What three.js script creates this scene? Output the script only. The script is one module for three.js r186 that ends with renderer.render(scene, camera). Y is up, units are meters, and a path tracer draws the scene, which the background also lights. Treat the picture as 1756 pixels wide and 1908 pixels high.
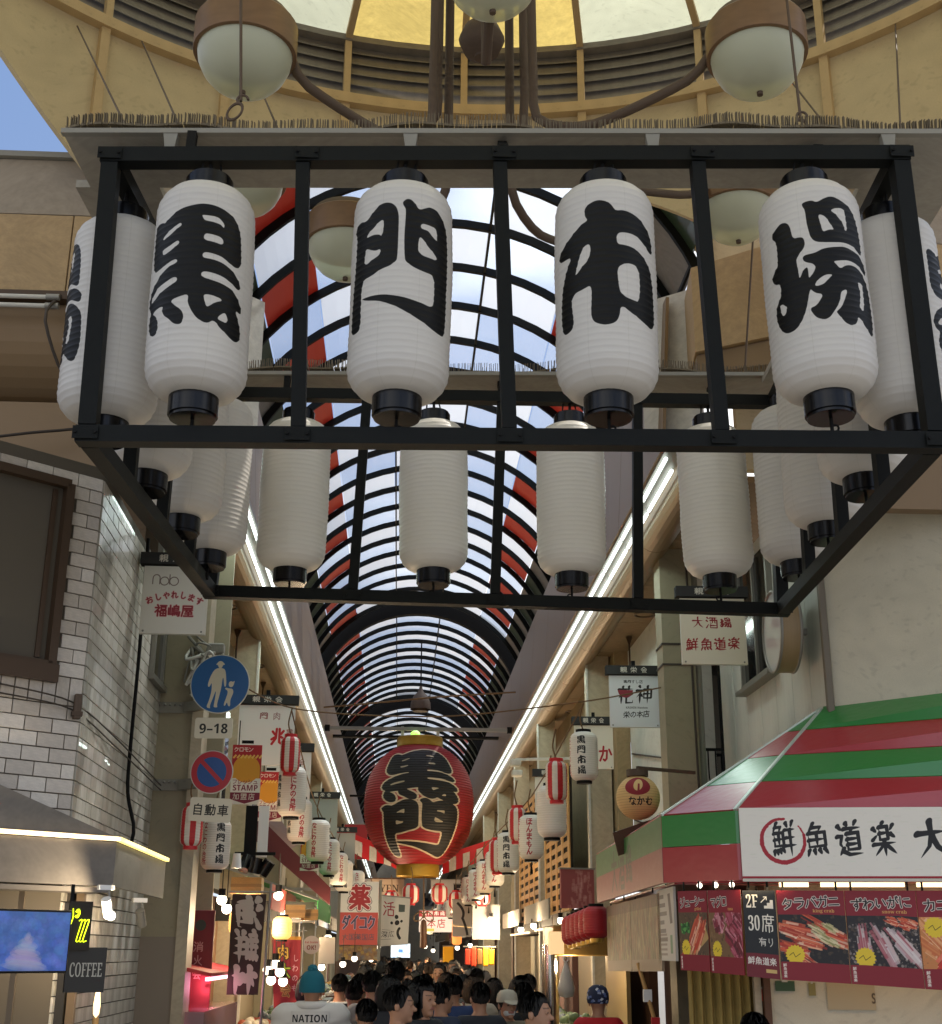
import * as THREE from 'three';
import { mergeGeometries } from 'three/addons/utils/BufferGeometryUtils.js';
import { MarchingCubes } from 'three/addons/objects/MarchingCubes.js';
import { RoundedBoxGeometry } from 'three/addons/geometries/RoundedBoxGeometry.js';
import { RectAreaLightUniformsLib } from 'three/addons/lights/RectAreaLightUniformsLib.js';
import { ImprovedNoise } from 'three/addons/math/ImprovedNoise.js';

RectAreaLightUniformsLib.init();
const D2R = Math.PI / 180, V3 = (x, y, z) => new THREE.Vector3(x, y, z);
let seed = 20240;
const rnd = () => { seed = (seed * 1664525 + 1013904223) >>> 0; return seed / 4294967296; };
const rr = (a, b) => a + (b - a) * rnd();
const noise = new ImprovedNoise();

// ---------------------------------------------------------------- camera, sky, sun, exposure
const scene = new THREE.Scene();
const camera = new THREE.PerspectiveCamera(42.92, 942 / 1024, 0.1, 2000);
camera.position.set(0, 1.9, 0);
camera.rotation.set(18.7 * D2R, -3.0 * D2R, 0.3 * D2R, 'YXZ');

const renderer = new THREE.WebGLRenderer({ antialias: true });
renderer.toneMapping = THREE.LinearToneMapping;
renderer.toneMappingExposure = 1.12;
renderer.shadowMap.enabled = true;

const sunDir = V3(0.42, 0.8, -0.45).normalize();
{ // bright blue sky with thin broken cloud and a haze towards the horizon
  const W = 1024, H = 512, d = new Float32Array(W * H * 4);
  for (let j = 0; j < H; j++) {
    const el = ((j + 0.5) / H - 0.5) * Math.PI, y = Math.sin(el), c = Math.cos(el);
    for (let i = 0; i < W; i++) {
      const az = ((i + 0.5) / W - 0.5) * 2 * Math.PI, x = Math.cos(az) * c, z = Math.sin(az) * c, o = (j * W + i) * 4;
      const hz = Math.pow(1 - Math.max(0, y), 3), s = Math.max(0, x * sunDir.x + y * sunDir.y + z * sunDir.z);
      let n = 0, a = 0.5, f = 1.6;
      const k = 1 / (0.25 + Math.max(0.02, y));
      for (let q = 0; q < 5; q++) { n += a * noise.noise(x * f * k + 522.965, 2.1 + q * 3, z * f * k + 985.455); a *= 0.55; f *= 2.1; }
      const cl = THREE.MathUtils.smoothstep(n, -0.12, 0.26) * 0.92, g = 0.25 * Math.pow(s, 6);
      const sky = [0.16 + 0.5 * hz + g, 0.28 + 0.48 * hz + g, 0.56 + 0.36 * hz + g * 0.9], w = [1.6 + g, 1.58 + g, 1.56 + g];
      for (let q = 0; q < 3; q++) d[o + q] = y < -0.02 ? 0.22 : sky[q] * (1 - cl) + w[q] * cl;
      d[o + 3] = 1;
    }
  }
  const t = new THREE.DataTexture(d, W, H, THREE.RGBAFormat, THREE.FloatType);
  t.mapping = THREE.EquirectangularReflectionMapping; t.magFilter = THREE.LinearFilter; t.needsUpdate = true;
  scene.background = t; scene.environment = t;
}
const sun = new THREE.DirectionalLight(0xfff6ea, 3.4);
sun.position.copy(sunDir).multiplyScalar(80); sun.target.position.set(0, 0, -15);
sun.castShadow = true; sun.shadow.mapSize.set(4096, 4096); sun.shadow.radius = 1.5;
Object.assign(sun.shadow.camera, { left: -60, right: 60, top: 60, bottom: -60, near: 1, far: 260 });
scene.add(sun, sun.target);

// ---------------------------------------------------------------- helpers
const used = {};
const numbered = (n) => { const k = used[n] = (used[n] ?? -1) + 1; return k ? n + '_' + String(k).padStart(3, '0') : n; };
function tag(o, label, category, group, kind) {
  Object.assign(o.userData, { label, category });
  if (group) o.userData.group = group;
  if (kind) o.userData.kind = kind;
  return o;
}
function thing(name, label, category, pos = [0, 0, 0], turn = 0, group) {
  const o = new THREE.Group(); o.name = numbered(name); scene.add(o);
  o.position.set(...pos); o.rotation.y = turn;
  return tag(o, label, category, group);
}
function part(name, geo, m, parent, pos, rot) {
  const o = new THREE.Mesh(Array.isArray(geo) ? join(geo) : geo, m); o.name = parent === scene ? numbered(name) : name;
  o.castShadow = o.receiveShadow = true;
  if (pos) o.position.set(...pos);
  if (rot) o.rotation.set(...rot);
  parent.add(o); return o;
}
function copyOf(o, pos, turn, label, group) {
  const c = o.clone(); c.name = numbered(o.name.replace(/_\d{3}$/, '')); c.userData = { ...o.userData };
  if (label) c.userData.label = label;
  if (group) c.userData.group = group;
  if (pos) c.position.set(...pos);
  if (turn !== undefined) c.rotation.y = turn;
  scene.add(c); return c;
}
const setting = (name, geo, m, category, label) => { const o = part(name, geo, m, scene); o.userData = { kind: 'structure', label, category }; return o; };
function join(list) {
  const g = list.map((x) => { const q = x.index ? x.toNonIndexed() : x; for (const k of Object.keys(q.attributes)) if (!['position', 'normal', 'uv'].includes(k)) q.deleteAttribute(k); return q; });
  return mergeGeometries(g);
}
// box with uv in metres
function bx(w, h, d, x = 0, y = 0, z = 0) {
  const g = new THREE.BoxGeometry(w, h, d), u = g.attributes.uv, s = [[d, h], [d, h], [w, d], [w, d], [w, h], [w, h]];
  for (let i = 0; i < 24; i++) { const [a, b] = s[i >> 2]; u.setXY(i, u.getX(i) * a, u.getY(i) * b); }
  return g.translate(x, y, z);
}
const rbx = (w, h, d, r = 0.01, x = 0, y = 0, z = 0) => new RoundedBoxGeometry(w, h, d, 1, Math.min(r, w / 2.1, h / 2.1, d / 2.1)).translate(x, y, z);
function turned(g, { p = [0, 0, 0], rx = 0, ry = 0, rz = 0, s } = {}) {
  const m = new THREE.Matrix4().compose(V3(...p), new THREE.Quaternion().setFromEuler(new THREE.Euler(rx, ry, rz, 'YXZ')), s ? V3(...s) : V3(1, 1, 1));
  return g.applyMatrix4(m);
}
// bar of w x h section between two points
function bar(a, b, w, h = w, up = [0, 1, 0]) {
  const A = V3(...a), B = V3(...b), d = B.clone().sub(A), L = d.length(); d.normalize();
  let U = V3(...up); if (Math.abs(U.dot(d)) > 0.95) U = V3(0, 0, 1);
  const X = U.clone().cross(d).normalize(), Y = d.clone().cross(X);
  return bx(w, h, L).applyMatrix4(new THREE.Matrix4().makeBasis(X, Y, d).setPosition(A.add(B).multiplyScalar(0.5)));
}
const cyl = (r, h, x = 0, y = 0, z = 0, n = 16, r2 = r) => new THREE.CylinderGeometry(r2, r, h, n).translate(x, y, z);
function tube(pts, r, n = 24, k = 8, closed = false) { return new THREE.TubeGeometry(new THREE.CatmullRomCurve3(pts.map((p) => V3(...p)), closed, 'catmullrom', 0.4), n, r, k, closed); }
const rod = (a, b, r, k = 6) => new THREE.TubeGeometry(new THREE.LineCurve3(V3(...a), V3(...b)), 1, r, k);
const lathe = (pts, n = 32) => new THREE.LatheGeometry(pts.map(([r, y]) => new THREE.Vector2(r, y)), n);
// prism along z from a 2-D outline
function prism(pts, len, x = 0, y = 0, z = 0) {
  const s = new THREE.Shape(pts.map(([a, b]) => new THREE.Vector2(a, b)));
  return new THREE.ExtrudeGeometry(s, { depth: len, bevelEnabled: false }).translate(x, y, z);
}
// slab from four corners (anticlockwise seen from the front) with thickness behind; uv 0..1
function slab(c, t, scale) {
  const [a, b, p, q] = c.map((v) => V3(...v)), n = b.clone().sub(a).cross(q.clone().sub(a)).normalize().multiplyScalar(-t);
  const k = [a, b, p, q].map((v) => v.clone().add(n)), pos = [], uv = [];
  const L = scale ? [a.distanceTo(b) * scale, a.distanceTo(q) * scale] : [1, 1];
  const quad = (w, x, y, z, m) => { for (const v of [w, x, y, w, y, z]) pos.push(v.x, v.y, v.z); for (const [i, j] of [[0, 0], [1, 0], [1, 1], [0, 0], [1, 1], [0, 1]]) uv.push(i * L[0] * m, j * L[1] * m); };
  quad(a, b, p, q, 1); quad(k[1], k[0], k[3], k[2], 1);
  quad(k[0], k[1], b, a, 0.05); quad(b, k[1], k[2], p, 0.05); quad(p, k[2], k[3], q, 0.05); quad(k[3], k[0], a, q, 0.05);
  const g = new THREE.BufferGeometry();
  g.setAttribute('position', new THREE.Float32BufferAttribute(pos, 3)); g.setAttribute('uv', new THREE.Float32BufferAttribute(uv, 2));
  g.computeVertexNormals(); return g;
}

// ---------------------------------------------------------------- materials
function grain(size, fn) {
  const d = new Uint8Array(size * size * 4);
  for (let j = 0; j < size; j++) for (let i = 0; i < size; i++) { const v = fn(i / size, j / size); const o = (j * size + i) * 4; d[o] = d[o + 1] = d[o + 2] = Math.max(0, Math.min(255, v * 255)); d[o + 3] = 255; }
  const t = new THREE.DataTexture(d, size, size); t.wrapS = t.wrapT = THREE.RepeatWrapping; t.magFilter = THREE.LinearFilter; t.needsUpdate = true; return t;
}
const per = (x, y, f, s) => { // tiling noise
  const a = x * 2 * Math.PI, b = y * 2 * Math.PI, r = f / 6.283;
  return noise.noise(Math.cos(a) * r + s, Math.sin(a) * r + Math.cos(b) * r * 1.3, Math.sin(b) * r * 1.3 + s * 1.7);
};
const fineBump = grain(256, (x, y) => 0.5 + 0.25 * per(x, y, 60, 3) + 0.35 * (rnd() - 0.5));
const coarse = grain(256, (x, y) => 0.95 + 0.05 * per(x, y, 5, 1) + 0.05 * per(x, y, 19, 5) + 0.04 * per(x, y, 55, 9));
const stained = grain(512, (x, y) => {
  const b = 0.95 + 0.035 * per(x, y, 4, 2) + 0.03 * per(x, y, 16, 8) + 0.035 * (rnd() - 0.5);
  return b - 0.05 * THREE.MathUtils.smoothstep(per(x, y, 46, 4) + 0.5 * per(x, y, 9, 6), 0.3, 0.75);
});
const brushed = grain(256, (x, y) => 0.5 + 0.3 * noise.noise(x * 3, y * 190, 4) + 0.25 * (rnd() - 0.5));
coarse.colorSpace = stained.colorSpace = THREE.SRGBColorSpace;
const rep = (t, s) => { const c = t.clone(); c.repeat.set(s, s); c.needsUpdate = true; return c; };
const coarse1 = rep(coarse, 0.7), stained1 = rep(stained, 0.45), fine4 = rep(fineBump, 4);
const mat = (color, roughness = 0.6, o = {}) => new THREE.MeshPhysicalMaterial({ color: new THREE.Color(color), roughness, ...o });
const lit = (color, k = 1, base = '#ffffff') => new THREE.MeshStandardMaterial({ color: new THREE.Color(base), emissive: new THREE.Color(color), emissiveIntensity: k, roughness: 0.6 });
const M = {
  black: mat('#101312', 0.55, { specularIntensity: 0.35, map: coarse1, bumpMap: fine4, bumpScale: 0.0012 }), blackMatte: mat('#141414', 0.75, { specularIntensity: 0.4 }), blackGloss: mat('#08080a', 0.25, { specularIntensity: 0.7 }),
  cream: mat('#d0bd94', 0.7, { map: stained1, bumpMap: fine4, bumpScale: 0.0008 }),
  creamTrim: mat('#c9ad7e', 0.6, { map: stained1 }),
  louver: mat('#857d70', 0.5, { map: coarse1 }), soffit: mat('#a8a296', 0.75, { map: coarse1 }), soffitTrim: mat('#8d8a80', 0.7),
  beige: mat('#c3a67c', 0.75, { map: coarse1, bumpMap: fine4, bumpScale: 0.006 }), beigeFlat: mat('#a39684', 0.6, { map: coarse1 }),
  bronze: mat('#80694c', 0.42, { metalness: 0.3, bumpMap: rep(brushed, 1), bumpScale: 0.0006 }), bronzeDark: mat('#4c3b2c', 0.5, { metalness: 0.3 }),
  ceiling: mat('#8a7458', 0.8, { map: coarse1 }), lampBand: mat('#7f6248', 0.4, { map: coarse1, metalness: 0.25 }),
  glassBowl: mat('#f0f3d6', 0.4, { transmission: 0.5, thickness: 0 }), rust: mat('#5b4a3c', 0.7, { map: coarse1 }),
  paper: mat('#e2e0dc', 0.42, { transmission: 0.18, thickness: 0 }),
  steelGrey: mat('#8f8d86', 0.45, { metalness: 0.5 }), chrome: mat('#c9c9c7', 0.16, { metalness: 1 }), concrete: mat('#8d8a80', 0.85, { map: stained1, bumpMap: fine4, bumpScale: 0.002 }),
  column: mat('#9a9076', 0.65, { map: stained1 }), columnPale: mat('#b8ab92', 0.6, { map: coarse1 }),
  white: mat('#e9e8e4', 0.5), offWhite: mat('#d3d0c6', 0.6, { map: coarse1 }), whiteWall: mat('#cfd0c8', 0.6, { map: stained1 }), creamWall: mat('#d6cfb9', 0.75, { map: stained1, bumpMap: fine4, bumpScale: 0.0015 }),
  red: mat('#c11f26', 0.45), gold: mat('#b8943a', 0.4, { metalness: 0.5, map: coarse1 }), green: mat('#1b8030', 0.35, { bumpMap: rep(coarse, 0.4), bumpScale: 0.01, clearcoat: 1, clearcoatRoughness: 0.22 }), awRed: mat('#a81c29', 0.35, { bumpMap: rep(coarse, 0.4), bumpScale: 0.01, clearcoat: 1, clearcoatRoughness: 0.22 }),
  wood: mat('#c79a5c', 0.6, { map: coarse1 }), woodDark: mat('#5a3a24', 0.6, { map: coarse1 }), darkGlass: mat('#15171a', 0.08, { clearcoat: 0.6 }), dark: mat('#26221e', 0.8),
  rope: mat('#6b5236', 0.9), wire: mat('#3b322b', 0.7), skin: new THREE.MeshPhysicalMaterial({ vertexColors: true, roughness: 0.55 }),
  tubeGlow: lit('#f2fffb', 2.0), warmGlow: lit('#ffd9a0', 2.6), bulb: lit('#fff1d8', 4), asphalt: mat('#96928a', 0.9, { map: stained1, bumpMap: fine4, bumpScale: 0.003 }),
};
function tex(w, h, draw) {
  const c = document.createElement('canvas'); c.width = w; c.height = h;
  const g = c.getContext('2d'); draw(g, w, h);
  const t = new THREE.CanvasTexture(c); t.colorSpace = THREE.SRGBColorSpace; t.anisotropy = 8; t.magFilter = THREE.LinearFilter; return t;
}
const printed = (w, h, draw, rough = 0.5, o = {}) => new THREE.MeshPhysicalMaterial({ map: tex(w, h, draw), roughness: rough, ...o });
const glowing = (w, h, draw, k) => { const t = tex(w, h, draw); return new THREE.MeshStandardMaterial({ map: t, emissiveMap: t, emissive: new THREE.Color(1, 1, 1), emissiveIntensity: k, roughness: 0.4 }); };
const fill = (g, c, x, y, w, h) => { g.fillStyle = c; g.fillRect(x, y, w, h); };
// ---------------------------------------------------------------- lettering
const OUTLINE = {
  kuro: [[[2,16,8,14,16,16,19,17,25,14,35,10,48,8,59,7,72,8,82,11,88,15,92,22,93,29,95,41,92,45,88,46,83,45,76,42,67,41,58,41,58,45,65,45,77,46,86,49,94,54,96,58,93,60,87,58,78,55,67,54,58,54,58,58,67,59,78,60,88,62,95,67,99,71,99,74,96,75,91,74,96,80,100,86,100,92,94,95,88,94,78,90,71,85,67,88,62,88,56,85,52,81,48,75,49,70,42,71,32,73,37,77,43,80,46,84,45,89,42,90,37,89,32,85,26,82,24,78,25,75,9,77,17,81,20,86,20,92,15,94,8,91,3,84,5,78,7,75,1,72,0,67,5,60,15,55,26,50,37,48,36,45,25,47,12,50,6,47,2,42,2,31,2,21]],[[55,15,62,15,68,15,73,17,75,19,75,22,72,20,65,19,58,19,56,17],[58,28,66,28,75,29,75,34,67,33,58,33],[36,20,38,21,37,23,19,30,18,27,20,26],[37,32,37,36,20,41,18,36,27,35],[37,57,38,61,27,64,8,70,5,68,12,63,24,60],[61,69,70,69,79,71,72,73,66,77,64,77,62,73],[73,84,79,79,82,79,84,82,83,85,80,85]]],
  mon: [[[1,20,2,17,8,14,13,15,16,16,22,12,28,8,33,6,39,6,45,9,47,13,48,17,48,31,48,45,47,48,42,51,37,52,31,54,25,56,15,57,15,73,15,86,13,90,8,91,2,90,0,86,1,68,3,45,5,24],[51,8,51,6,54,4,58,4,62,7,65,11,70,9,75,7,81,7,88,9,94,13,99,19,100,37,98,63,98,86,95,91,88,91,78,89,60,83,47,78,33,74,21,72,16,70,19,70,33,70,53,72,66,74,81,76,82,68,82,53,71,53,61,51,55,48,54,45,53,31,54,13,53,10]],[[18,26,22,24,28,20,32,18,34,18,35,20,34,30,31,28,25,27,18,28],[17,35,22,37,28,39,33,38,33,42,28,44,16,48],[67,20,75,20,83,20,84,25,84,29,79,27,74,24,67,24],[66,29,70,31,75,35,84,39,84,42,77,42,69,42,66,40,65,37]]],
  ichi: [[[32,12,32,9,38,6,44,5,50,6,56,9,58,13,65,12,75,13,85,16,95,21,99,27,100,34,96,35,92,34,85,30,78,28,70,27,59,28,59,36,66,36,75,37,83,39,91,44,96,50,98,60,99,76,98,84,95,87,90,88,84,86,72,82,61,77,60,84,57,89,49,91,43,90,38,88,36,83,37,73,37,63,30,65,18,67,18,76,20,85,18,89,12,91,7,90,4,84,4,68,6,59,12,47,19,40,8,40,2,39,0,35,7,31,19,25,28,20,35,18,32,15]],[[29,36,37,34,36,45,28,50,22,55,23,50],[59,52,65,49,71,48,76,49,79,52,80,63,78,73,75,73,61,71,59,60]]],
  ba: [[[5,23,6,20,12,17,17,16,22,17,25,21,26,30,32,30,35,31,36,35,35,38,30,42,27,45,28,52,28,59,32,53,36,51,36,56,36,60,43,53,41,50,37,49,33,47,33,44,36,43,43,43,51,40,61,39,70,38,80,40,89,42,96,47,96,50,94,53,86,50,80,48,72,47,64,48,57,49,60,51,63,54,68,51,75,50,83,51,91,55,98,61,99,71,100,82,97,91,94,94,88,93,82,89,75,84,73,89,70,91,65,92,60,89,56,84,55,83,60,80,64,74,68,67,61,69,60,74,57,79,53,83,49,87,44,88,39,86,36,83,34,79,39,78,43,75,46,71,41,70,38,68,36,66,34,71,31,79,27,85,21,90,14,91,8,89,3,84,0,77,1,71,5,67,9,64,10,56,4,55,0,51,1,48,6,45,9,44,10,36,10,27],[37,9,37,7,41,6,46,6,49,8,55,5,62,3,70,4,78,6,85,10,89,17,91,29,91,39,88,40,83,38,78,36,70,35,58,36,49,36,44,35,41,32,40,27,39,21,39,12]],[[60,13,66,11,72,10,75,12,75,16,75,26,72,26,72,22,68,18,64,15],[49,16,54,17,57,20,59,24,62,27,57,27,52,29,51,27,50,22],[6,70,10,70,12,72,14,73,12,77,9,78,7,76],[40,64,43,61,49,58,56,58,53,60,48,64,43,65,41,65],[79,61,83,60,86,62,86,68,84,80,78,79,80,73,82,67,80,63]]],
};
const STROKES = {
  親: [[25, 2, 25, 12], [5, 14, 45, 14], [15, 20, 20, 32], [36, 20, 30, 32], [3, 36, 47, 36], [5, 52, 46, 52], [26, 38, 26, 98], [24, 54, 4, 82], [28, 54, 46, 78], [56, 6, 56, 62, 92, 62, 92, 6, 56, 6], [56, 24, 92, 24], [56, 43, 92, 43], [66, 62, 62, 80, 48, 96], [80, 62, 80, 92, 98, 92, 98, 80]],
  栄: [[22, 4, 28, 20], [48, 2, 50, 18], [80, 4, 70, 20], [8, 42, 8, 26, 92, 26, 92, 42], [6, 56, 94, 56], [50, 36, 50, 98], [48, 58, 8, 92], [52, 58, 92, 92]],
  会: [[50, 2, 8, 42], [50, 2, 92, 42], [28, 42, 72, 42], [12, 60, 88, 60], [44, 62, 26, 92, 76, 88], [64, 72, 84, 98]],
  自: [[50, 2, 40, 16], [18, 16, 18, 98], [18, 16, 82, 16, 82, 98], [18, 42, 82, 42], [18, 68, 82, 68], [18, 94, 82, 94]],
  動: [[46, 4, 10, 12], [4, 24, 54, 24], [10, 36, 50, 36, 50, 62, 10, 62, 10, 36], [10, 49, 50, 49], [29, 8, 29, 88], [6, 76, 54, 76], [2, 94, 56, 90], [60, 30, 94, 30, 90, 88, 80, 96, 72, 90], [76, 6, 74, 52, 56, 96]],
  車: [[8, 16, 92, 16], [18, 32, 82, 32, 82, 66, 18, 66, 18, 32], [18, 49, 82, 49], [4, 82, 96, 82], [50, 2, 50, 98]],
  福: [[20, 2, 28, 14], [4, 26, 38, 26, 4, 64], [24, 46, 24, 98], [28, 50, 40, 64], [46, 8, 96, 8], [52, 20, 90, 20, 90, 40, 52, 40, 52, 20], [48, 52, 94, 52, 94, 96, 48, 96, 48, 52], [48, 74, 94, 74], [71, 52, 71, 96]],
  嶋: [[18, 4, 18, 80], [4, 28, 4, 82, 34, 82, 34, 28], [66, 2, 60, 12], [48, 12, 86, 12, 86, 44, 48, 44], [48, 12, 48, 60, 98, 60], [48, 28, 86, 28], [98, 60, 94, 94, 84, 96], [46, 72, 42, 90], [58, 72, 58, 86], [70, 72, 74, 86], [82, 70, 86, 82]],
  屋: [[14, 8, 90, 8, 90, 28, 14, 28], [14, 8, 14, 50, 4, 96], [28, 42, 92, 42], [52, 42, 36, 60, 86, 58], [72, 50, 88, 64], [32, 76, 90, 76], [60, 62, 60, 94], [22, 95, 98, 95]],
  お: [[8, 26, 60, 26], [32, 4, 32, 84, 16, 90, 10, 72, 30, 56, 66, 48, 88, 62, 82, 84, 60, 92], [72, 14, 92, 30]],
  し: [[28, 4, 28, 72, 40, 92, 64, 90, 86, 70]], や: [[8, 50, 50, 34, 82, 32, 90, 48, 72, 62], [46, 12, 54, 28], [24, 28, 48, 96]],
  れ: [[24, 4, 24, 96], [6, 28, 32, 26, 4, 78], [24, 46, 52, 24, 66, 30, 64, 84, 76, 92, 96, 76]],
  ま: [[14, 20, 86, 20], [14, 42, 86, 42], [52, 4, 52, 80, 36, 94, 16, 88, 22, 72, 46, 70, 88, 92]],
  す: [[6, 24, 94, 24], [56, 4, 56, 60, 40, 70, 30, 56, 42, 44, 56, 52, 58, 72, 40, 98]],
  鮮: [[22, 2, 4, 28], [14, 14, 38, 14, 28, 30], [8, 30, 46, 30, 46, 66, 8, 66, 8, 30], [8, 48, 46, 48], [27, 30, 27, 66], [4, 78, 2, 94], [16, 78, 18, 92], [28, 76, 32, 90], [40, 74, 48, 88], [62, 4, 68, 18], [90, 2, 82, 18], [54, 24, 98, 24], [56, 46, 96, 46], [50, 68, 100, 68], [76, 24, 76, 98]],
  魚: [[40, 2, 12, 34], [34, 14, 70, 14, 56, 30], [16, 30, 86, 30, 86, 70, 16, 70, 16, 30], [16, 50, 86, 50], [51, 30, 51, 70], [14, 80, 6, 98], [36, 80, 40, 96], [58, 80, 66, 94], [80, 78, 94, 96]],
  道: [[42, 4, 48, 14], [80, 2, 72, 14], [32, 20, 98, 20], [62, 22, 56, 32], [42, 34, 86, 34, 86, 80, 42, 80, 42, 34], [42, 50, 86, 50], [42, 65, 86, 65], [10, 10, 22, 24], [4, 40, 22, 40, 14, 62, 24, 76], [24, 76, 8, 94], [20, 82, 46, 94, 98, 94]],
  楽: [[50, 2, 42, 12], [34, 14, 66, 14, 66, 50, 34, 50, 34, 14], [34, 32, 66, 32], [10, 16, 22, 28], [6, 48, 24, 36], [88, 12, 76, 26], [76, 36, 94, 48], [6, 62, 94, 62], [50, 52, 50, 98], [46, 64, 8, 94], [54, 64, 92, 94]],
  大: [[6, 34, 94, 34], [50, 4, 50, 40, 40, 68, 8, 96], [52, 44, 66, 72, 94, 96]],
  酒: [[10, 6, 24, 18], [4, 32, 18, 44], [4, 94, 24, 62], [34, 10, 98, 10], [38, 30, 94, 30, 94, 96, 38, 96, 38, 30], [56, 10, 56, 50, 44, 62], [76, 10, 76, 54, 88, 54], [38, 76, 94, 76]],
  花: [[6, 18, 94, 18], [32, 4, 32, 28], [68, 4, 68, 28], [34, 34, 8, 66], [24, 54, 24, 98], [88, 44, 56, 66], [54, 34, 54, 92, 92, 92, 94, 76]],
  神: [[20, 2, 28, 14], [4, 26, 38, 26, 4, 64], [24, 46, 24, 98], [30, 50, 42, 62], [48, 22, 92, 22, 92, 68, 48, 68, 48, 22], [48, 45, 92, 45], [70, 4, 70, 98]],
  本: [[6, 28, 94, 28], [50, 4, 50, 98], [46, 32, 6, 76], [54, 32, 94, 76], [32, 74, 68, 74]],
  店: [[50, 2, 50, 14], [12, 14, 94, 14], [14, 14, 14, 52, 4, 96], [54, 24, 54, 58], [54, 38, 88, 38], [30, 58, 84, 58, 84, 94, 30, 94, 30, 58]],
  薬: [[6, 14, 94, 14], [32, 4, 32, 24], [68, 4, 68, 24], [36, 30, 64, 30, 64, 58, 36, 58, 36, 30], [36, 44, 64, 44], [14, 34, 24, 42], [8, 58, 24, 48], [86, 32, 76, 42], [76, 48, 92, 58], [4, 68, 96, 68], [50, 58, 50, 98], [46, 70, 8, 94], [54, 70, 92, 94]],
  国: [[8, 6, 92, 6, 92, 96, 8, 96, 8, 6], [26, 26, 74, 26], [30, 50, 70, 50], [24, 78, 76, 78], [50, 26, 50, 78], [64, 60, 72, 70]],
  ダ: [[36, 6, 8, 50], [30, 22, 76, 22, 60, 66, 14, 96], [30, 46, 58, 66], [80, 4, 86, 16], [92, 2, 98, 14]], イ: [[82, 6, 10, 56], [54, 30, 54, 96]],
  コ: [[10, 18, 86, 18, 86, 86], [8, 86, 94, 86]], ク: [[38, 6, 8, 50], [32, 24, 84, 24, 66, 68, 20, 96]],
  活: [[10, 6, 24, 18], [4, 32, 18, 44], [4, 94, 24, 62], [84, 6, 38, 16], [30, 36, 98, 36], [64, 14, 64, 56], [42, 56, 88, 56, 88, 94, 42, 94, 42, 56]],
  ふ: [[42, 6, 58, 18], [44, 34, 58, 62, 46, 84, 30, 84], [18, 58, 6, 82], [78, 56, 96, 78]], ぐ: [[66, 6, 24, 50, 66, 96], [76, 18, 82, 30], [88, 14, 94, 26]],
  深: [[10, 6, 24, 18], [4, 32, 18, 44], [4, 94, 24, 62], [34, 30, 34, 14, 96, 14, 96, 30], [54, 22, 40, 44], [76, 22, 90, 42], [34, 58, 98, 58], [66, 40, 66, 98], [62, 62, 34, 88], [70, 62, 98, 88]],
  広: [[54, 2, 54, 14], [14, 14, 96, 14], [16, 14, 16, 54, 4, 96], [54, 30, 34, 84, 84, 80], [70, 60, 90, 94]],
  海: [[10, 6, 24, 18], [4, 32, 18, 44], [4, 94, 24, 62], [50, 2, 34, 30], [44, 16, 98, 16], [44, 30, 92, 30, 86, 92, 74, 96], [44, 30, 38, 78, 96, 78], [32, 54, 100, 54], [64, 36, 66, 46], [62, 62, 64, 72]],
  村: [[4, 28, 46, 28], [26, 4, 26, 98], [24, 32, 4, 66], [30, 36, 46, 54], [52, 30, 100, 30], [82, 4, 82, 88, 68, 94], [60, 44, 70, 62]],
  肉: [[14, 24, 14, 98], [14, 24, 86, 24, 86, 88, 74, 96], [50, 4, 48, 32, 26, 58], [50, 38, 74, 54], [46, 58, 24, 86], [50, 66, 74, 84]],
  席: [[50, 2, 50, 12], [10, 12, 94, 12], [12, 12, 12, 54, 4, 96], [20, 28, 94, 28], [38, 18, 38, 50, 74, 50, 74, 18], [30, 94, 30, 62, 82, 62, 82, 88, 74, 92], [56, 52, 56, 98]],
  有: [[4, 20, 96, 20], [44, 2, 8, 60], [32, 42, 84, 42, 84, 88, 74, 96], [32, 42, 32, 98], [32, 58, 84, 58], [32, 74, 84, 74]], り: [[26, 8, 24, 46, 32, 56], [68, 6, 72, 50, 60, 78, 40, 96]],
  な: [[8, 22, 56, 22], [34, 4, 12, 58], [70, 18, 92, 34], [66, 42, 66, 80, 50, 92, 34, 84, 40, 72, 58, 70, 90, 92]], に: [[16, 6, 12, 60, 18, 96], [46, 26, 90, 26], [44, 70, 56, 86, 94, 86]],
  わ: [[26, 4, 26, 96], [6, 28, 34, 26, 4, 80], [26, 50, 60, 28, 86, 38, 90, 66, 62, 94]], の: [[52, 14, 46, 60, 26, 84, 10, 66, 18, 34, 52, 14, 82, 26, 92, 56, 72, 84, 56, 92]],
  台: [[48, 4, 20, 42, 82, 38], [66, 22, 88, 52], [20, 58, 80, 58, 80, 94, 20, 94, 20, 58]], 所: [[4, 10, 46, 10], [10, 28, 42, 28, 42, 52, 10, 52], [10, 28, 10, 60, 2, 96], [92, 4, 58, 14], [58, 14, 58, 60, 46, 96], [58, 40, 98, 40], [80, 40, 80, 98]],
  ほ: [[14, 6, 10, 60, 18, 96], [40, 14, 94, 14], [38, 40, 96, 40], [68, 14, 68, 80, 52, 94, 38, 84, 46, 72, 64, 72, 94, 90]], ん: [[54, 4, 8, 94, 34, 52, 48, 56, 54, 88, 70, 92, 94, 60]],
  も: [[48, 4, 34, 70, 46, 92, 70, 90, 82, 66], [10, 32, 66, 34], [8, 56, 64, 60]], か: [[6, 34, 62, 30, 58, 80, 44, 94, 34, 86], [36, 4, 30, 50, 8, 94], [78, 22, 94, 54]],
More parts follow.
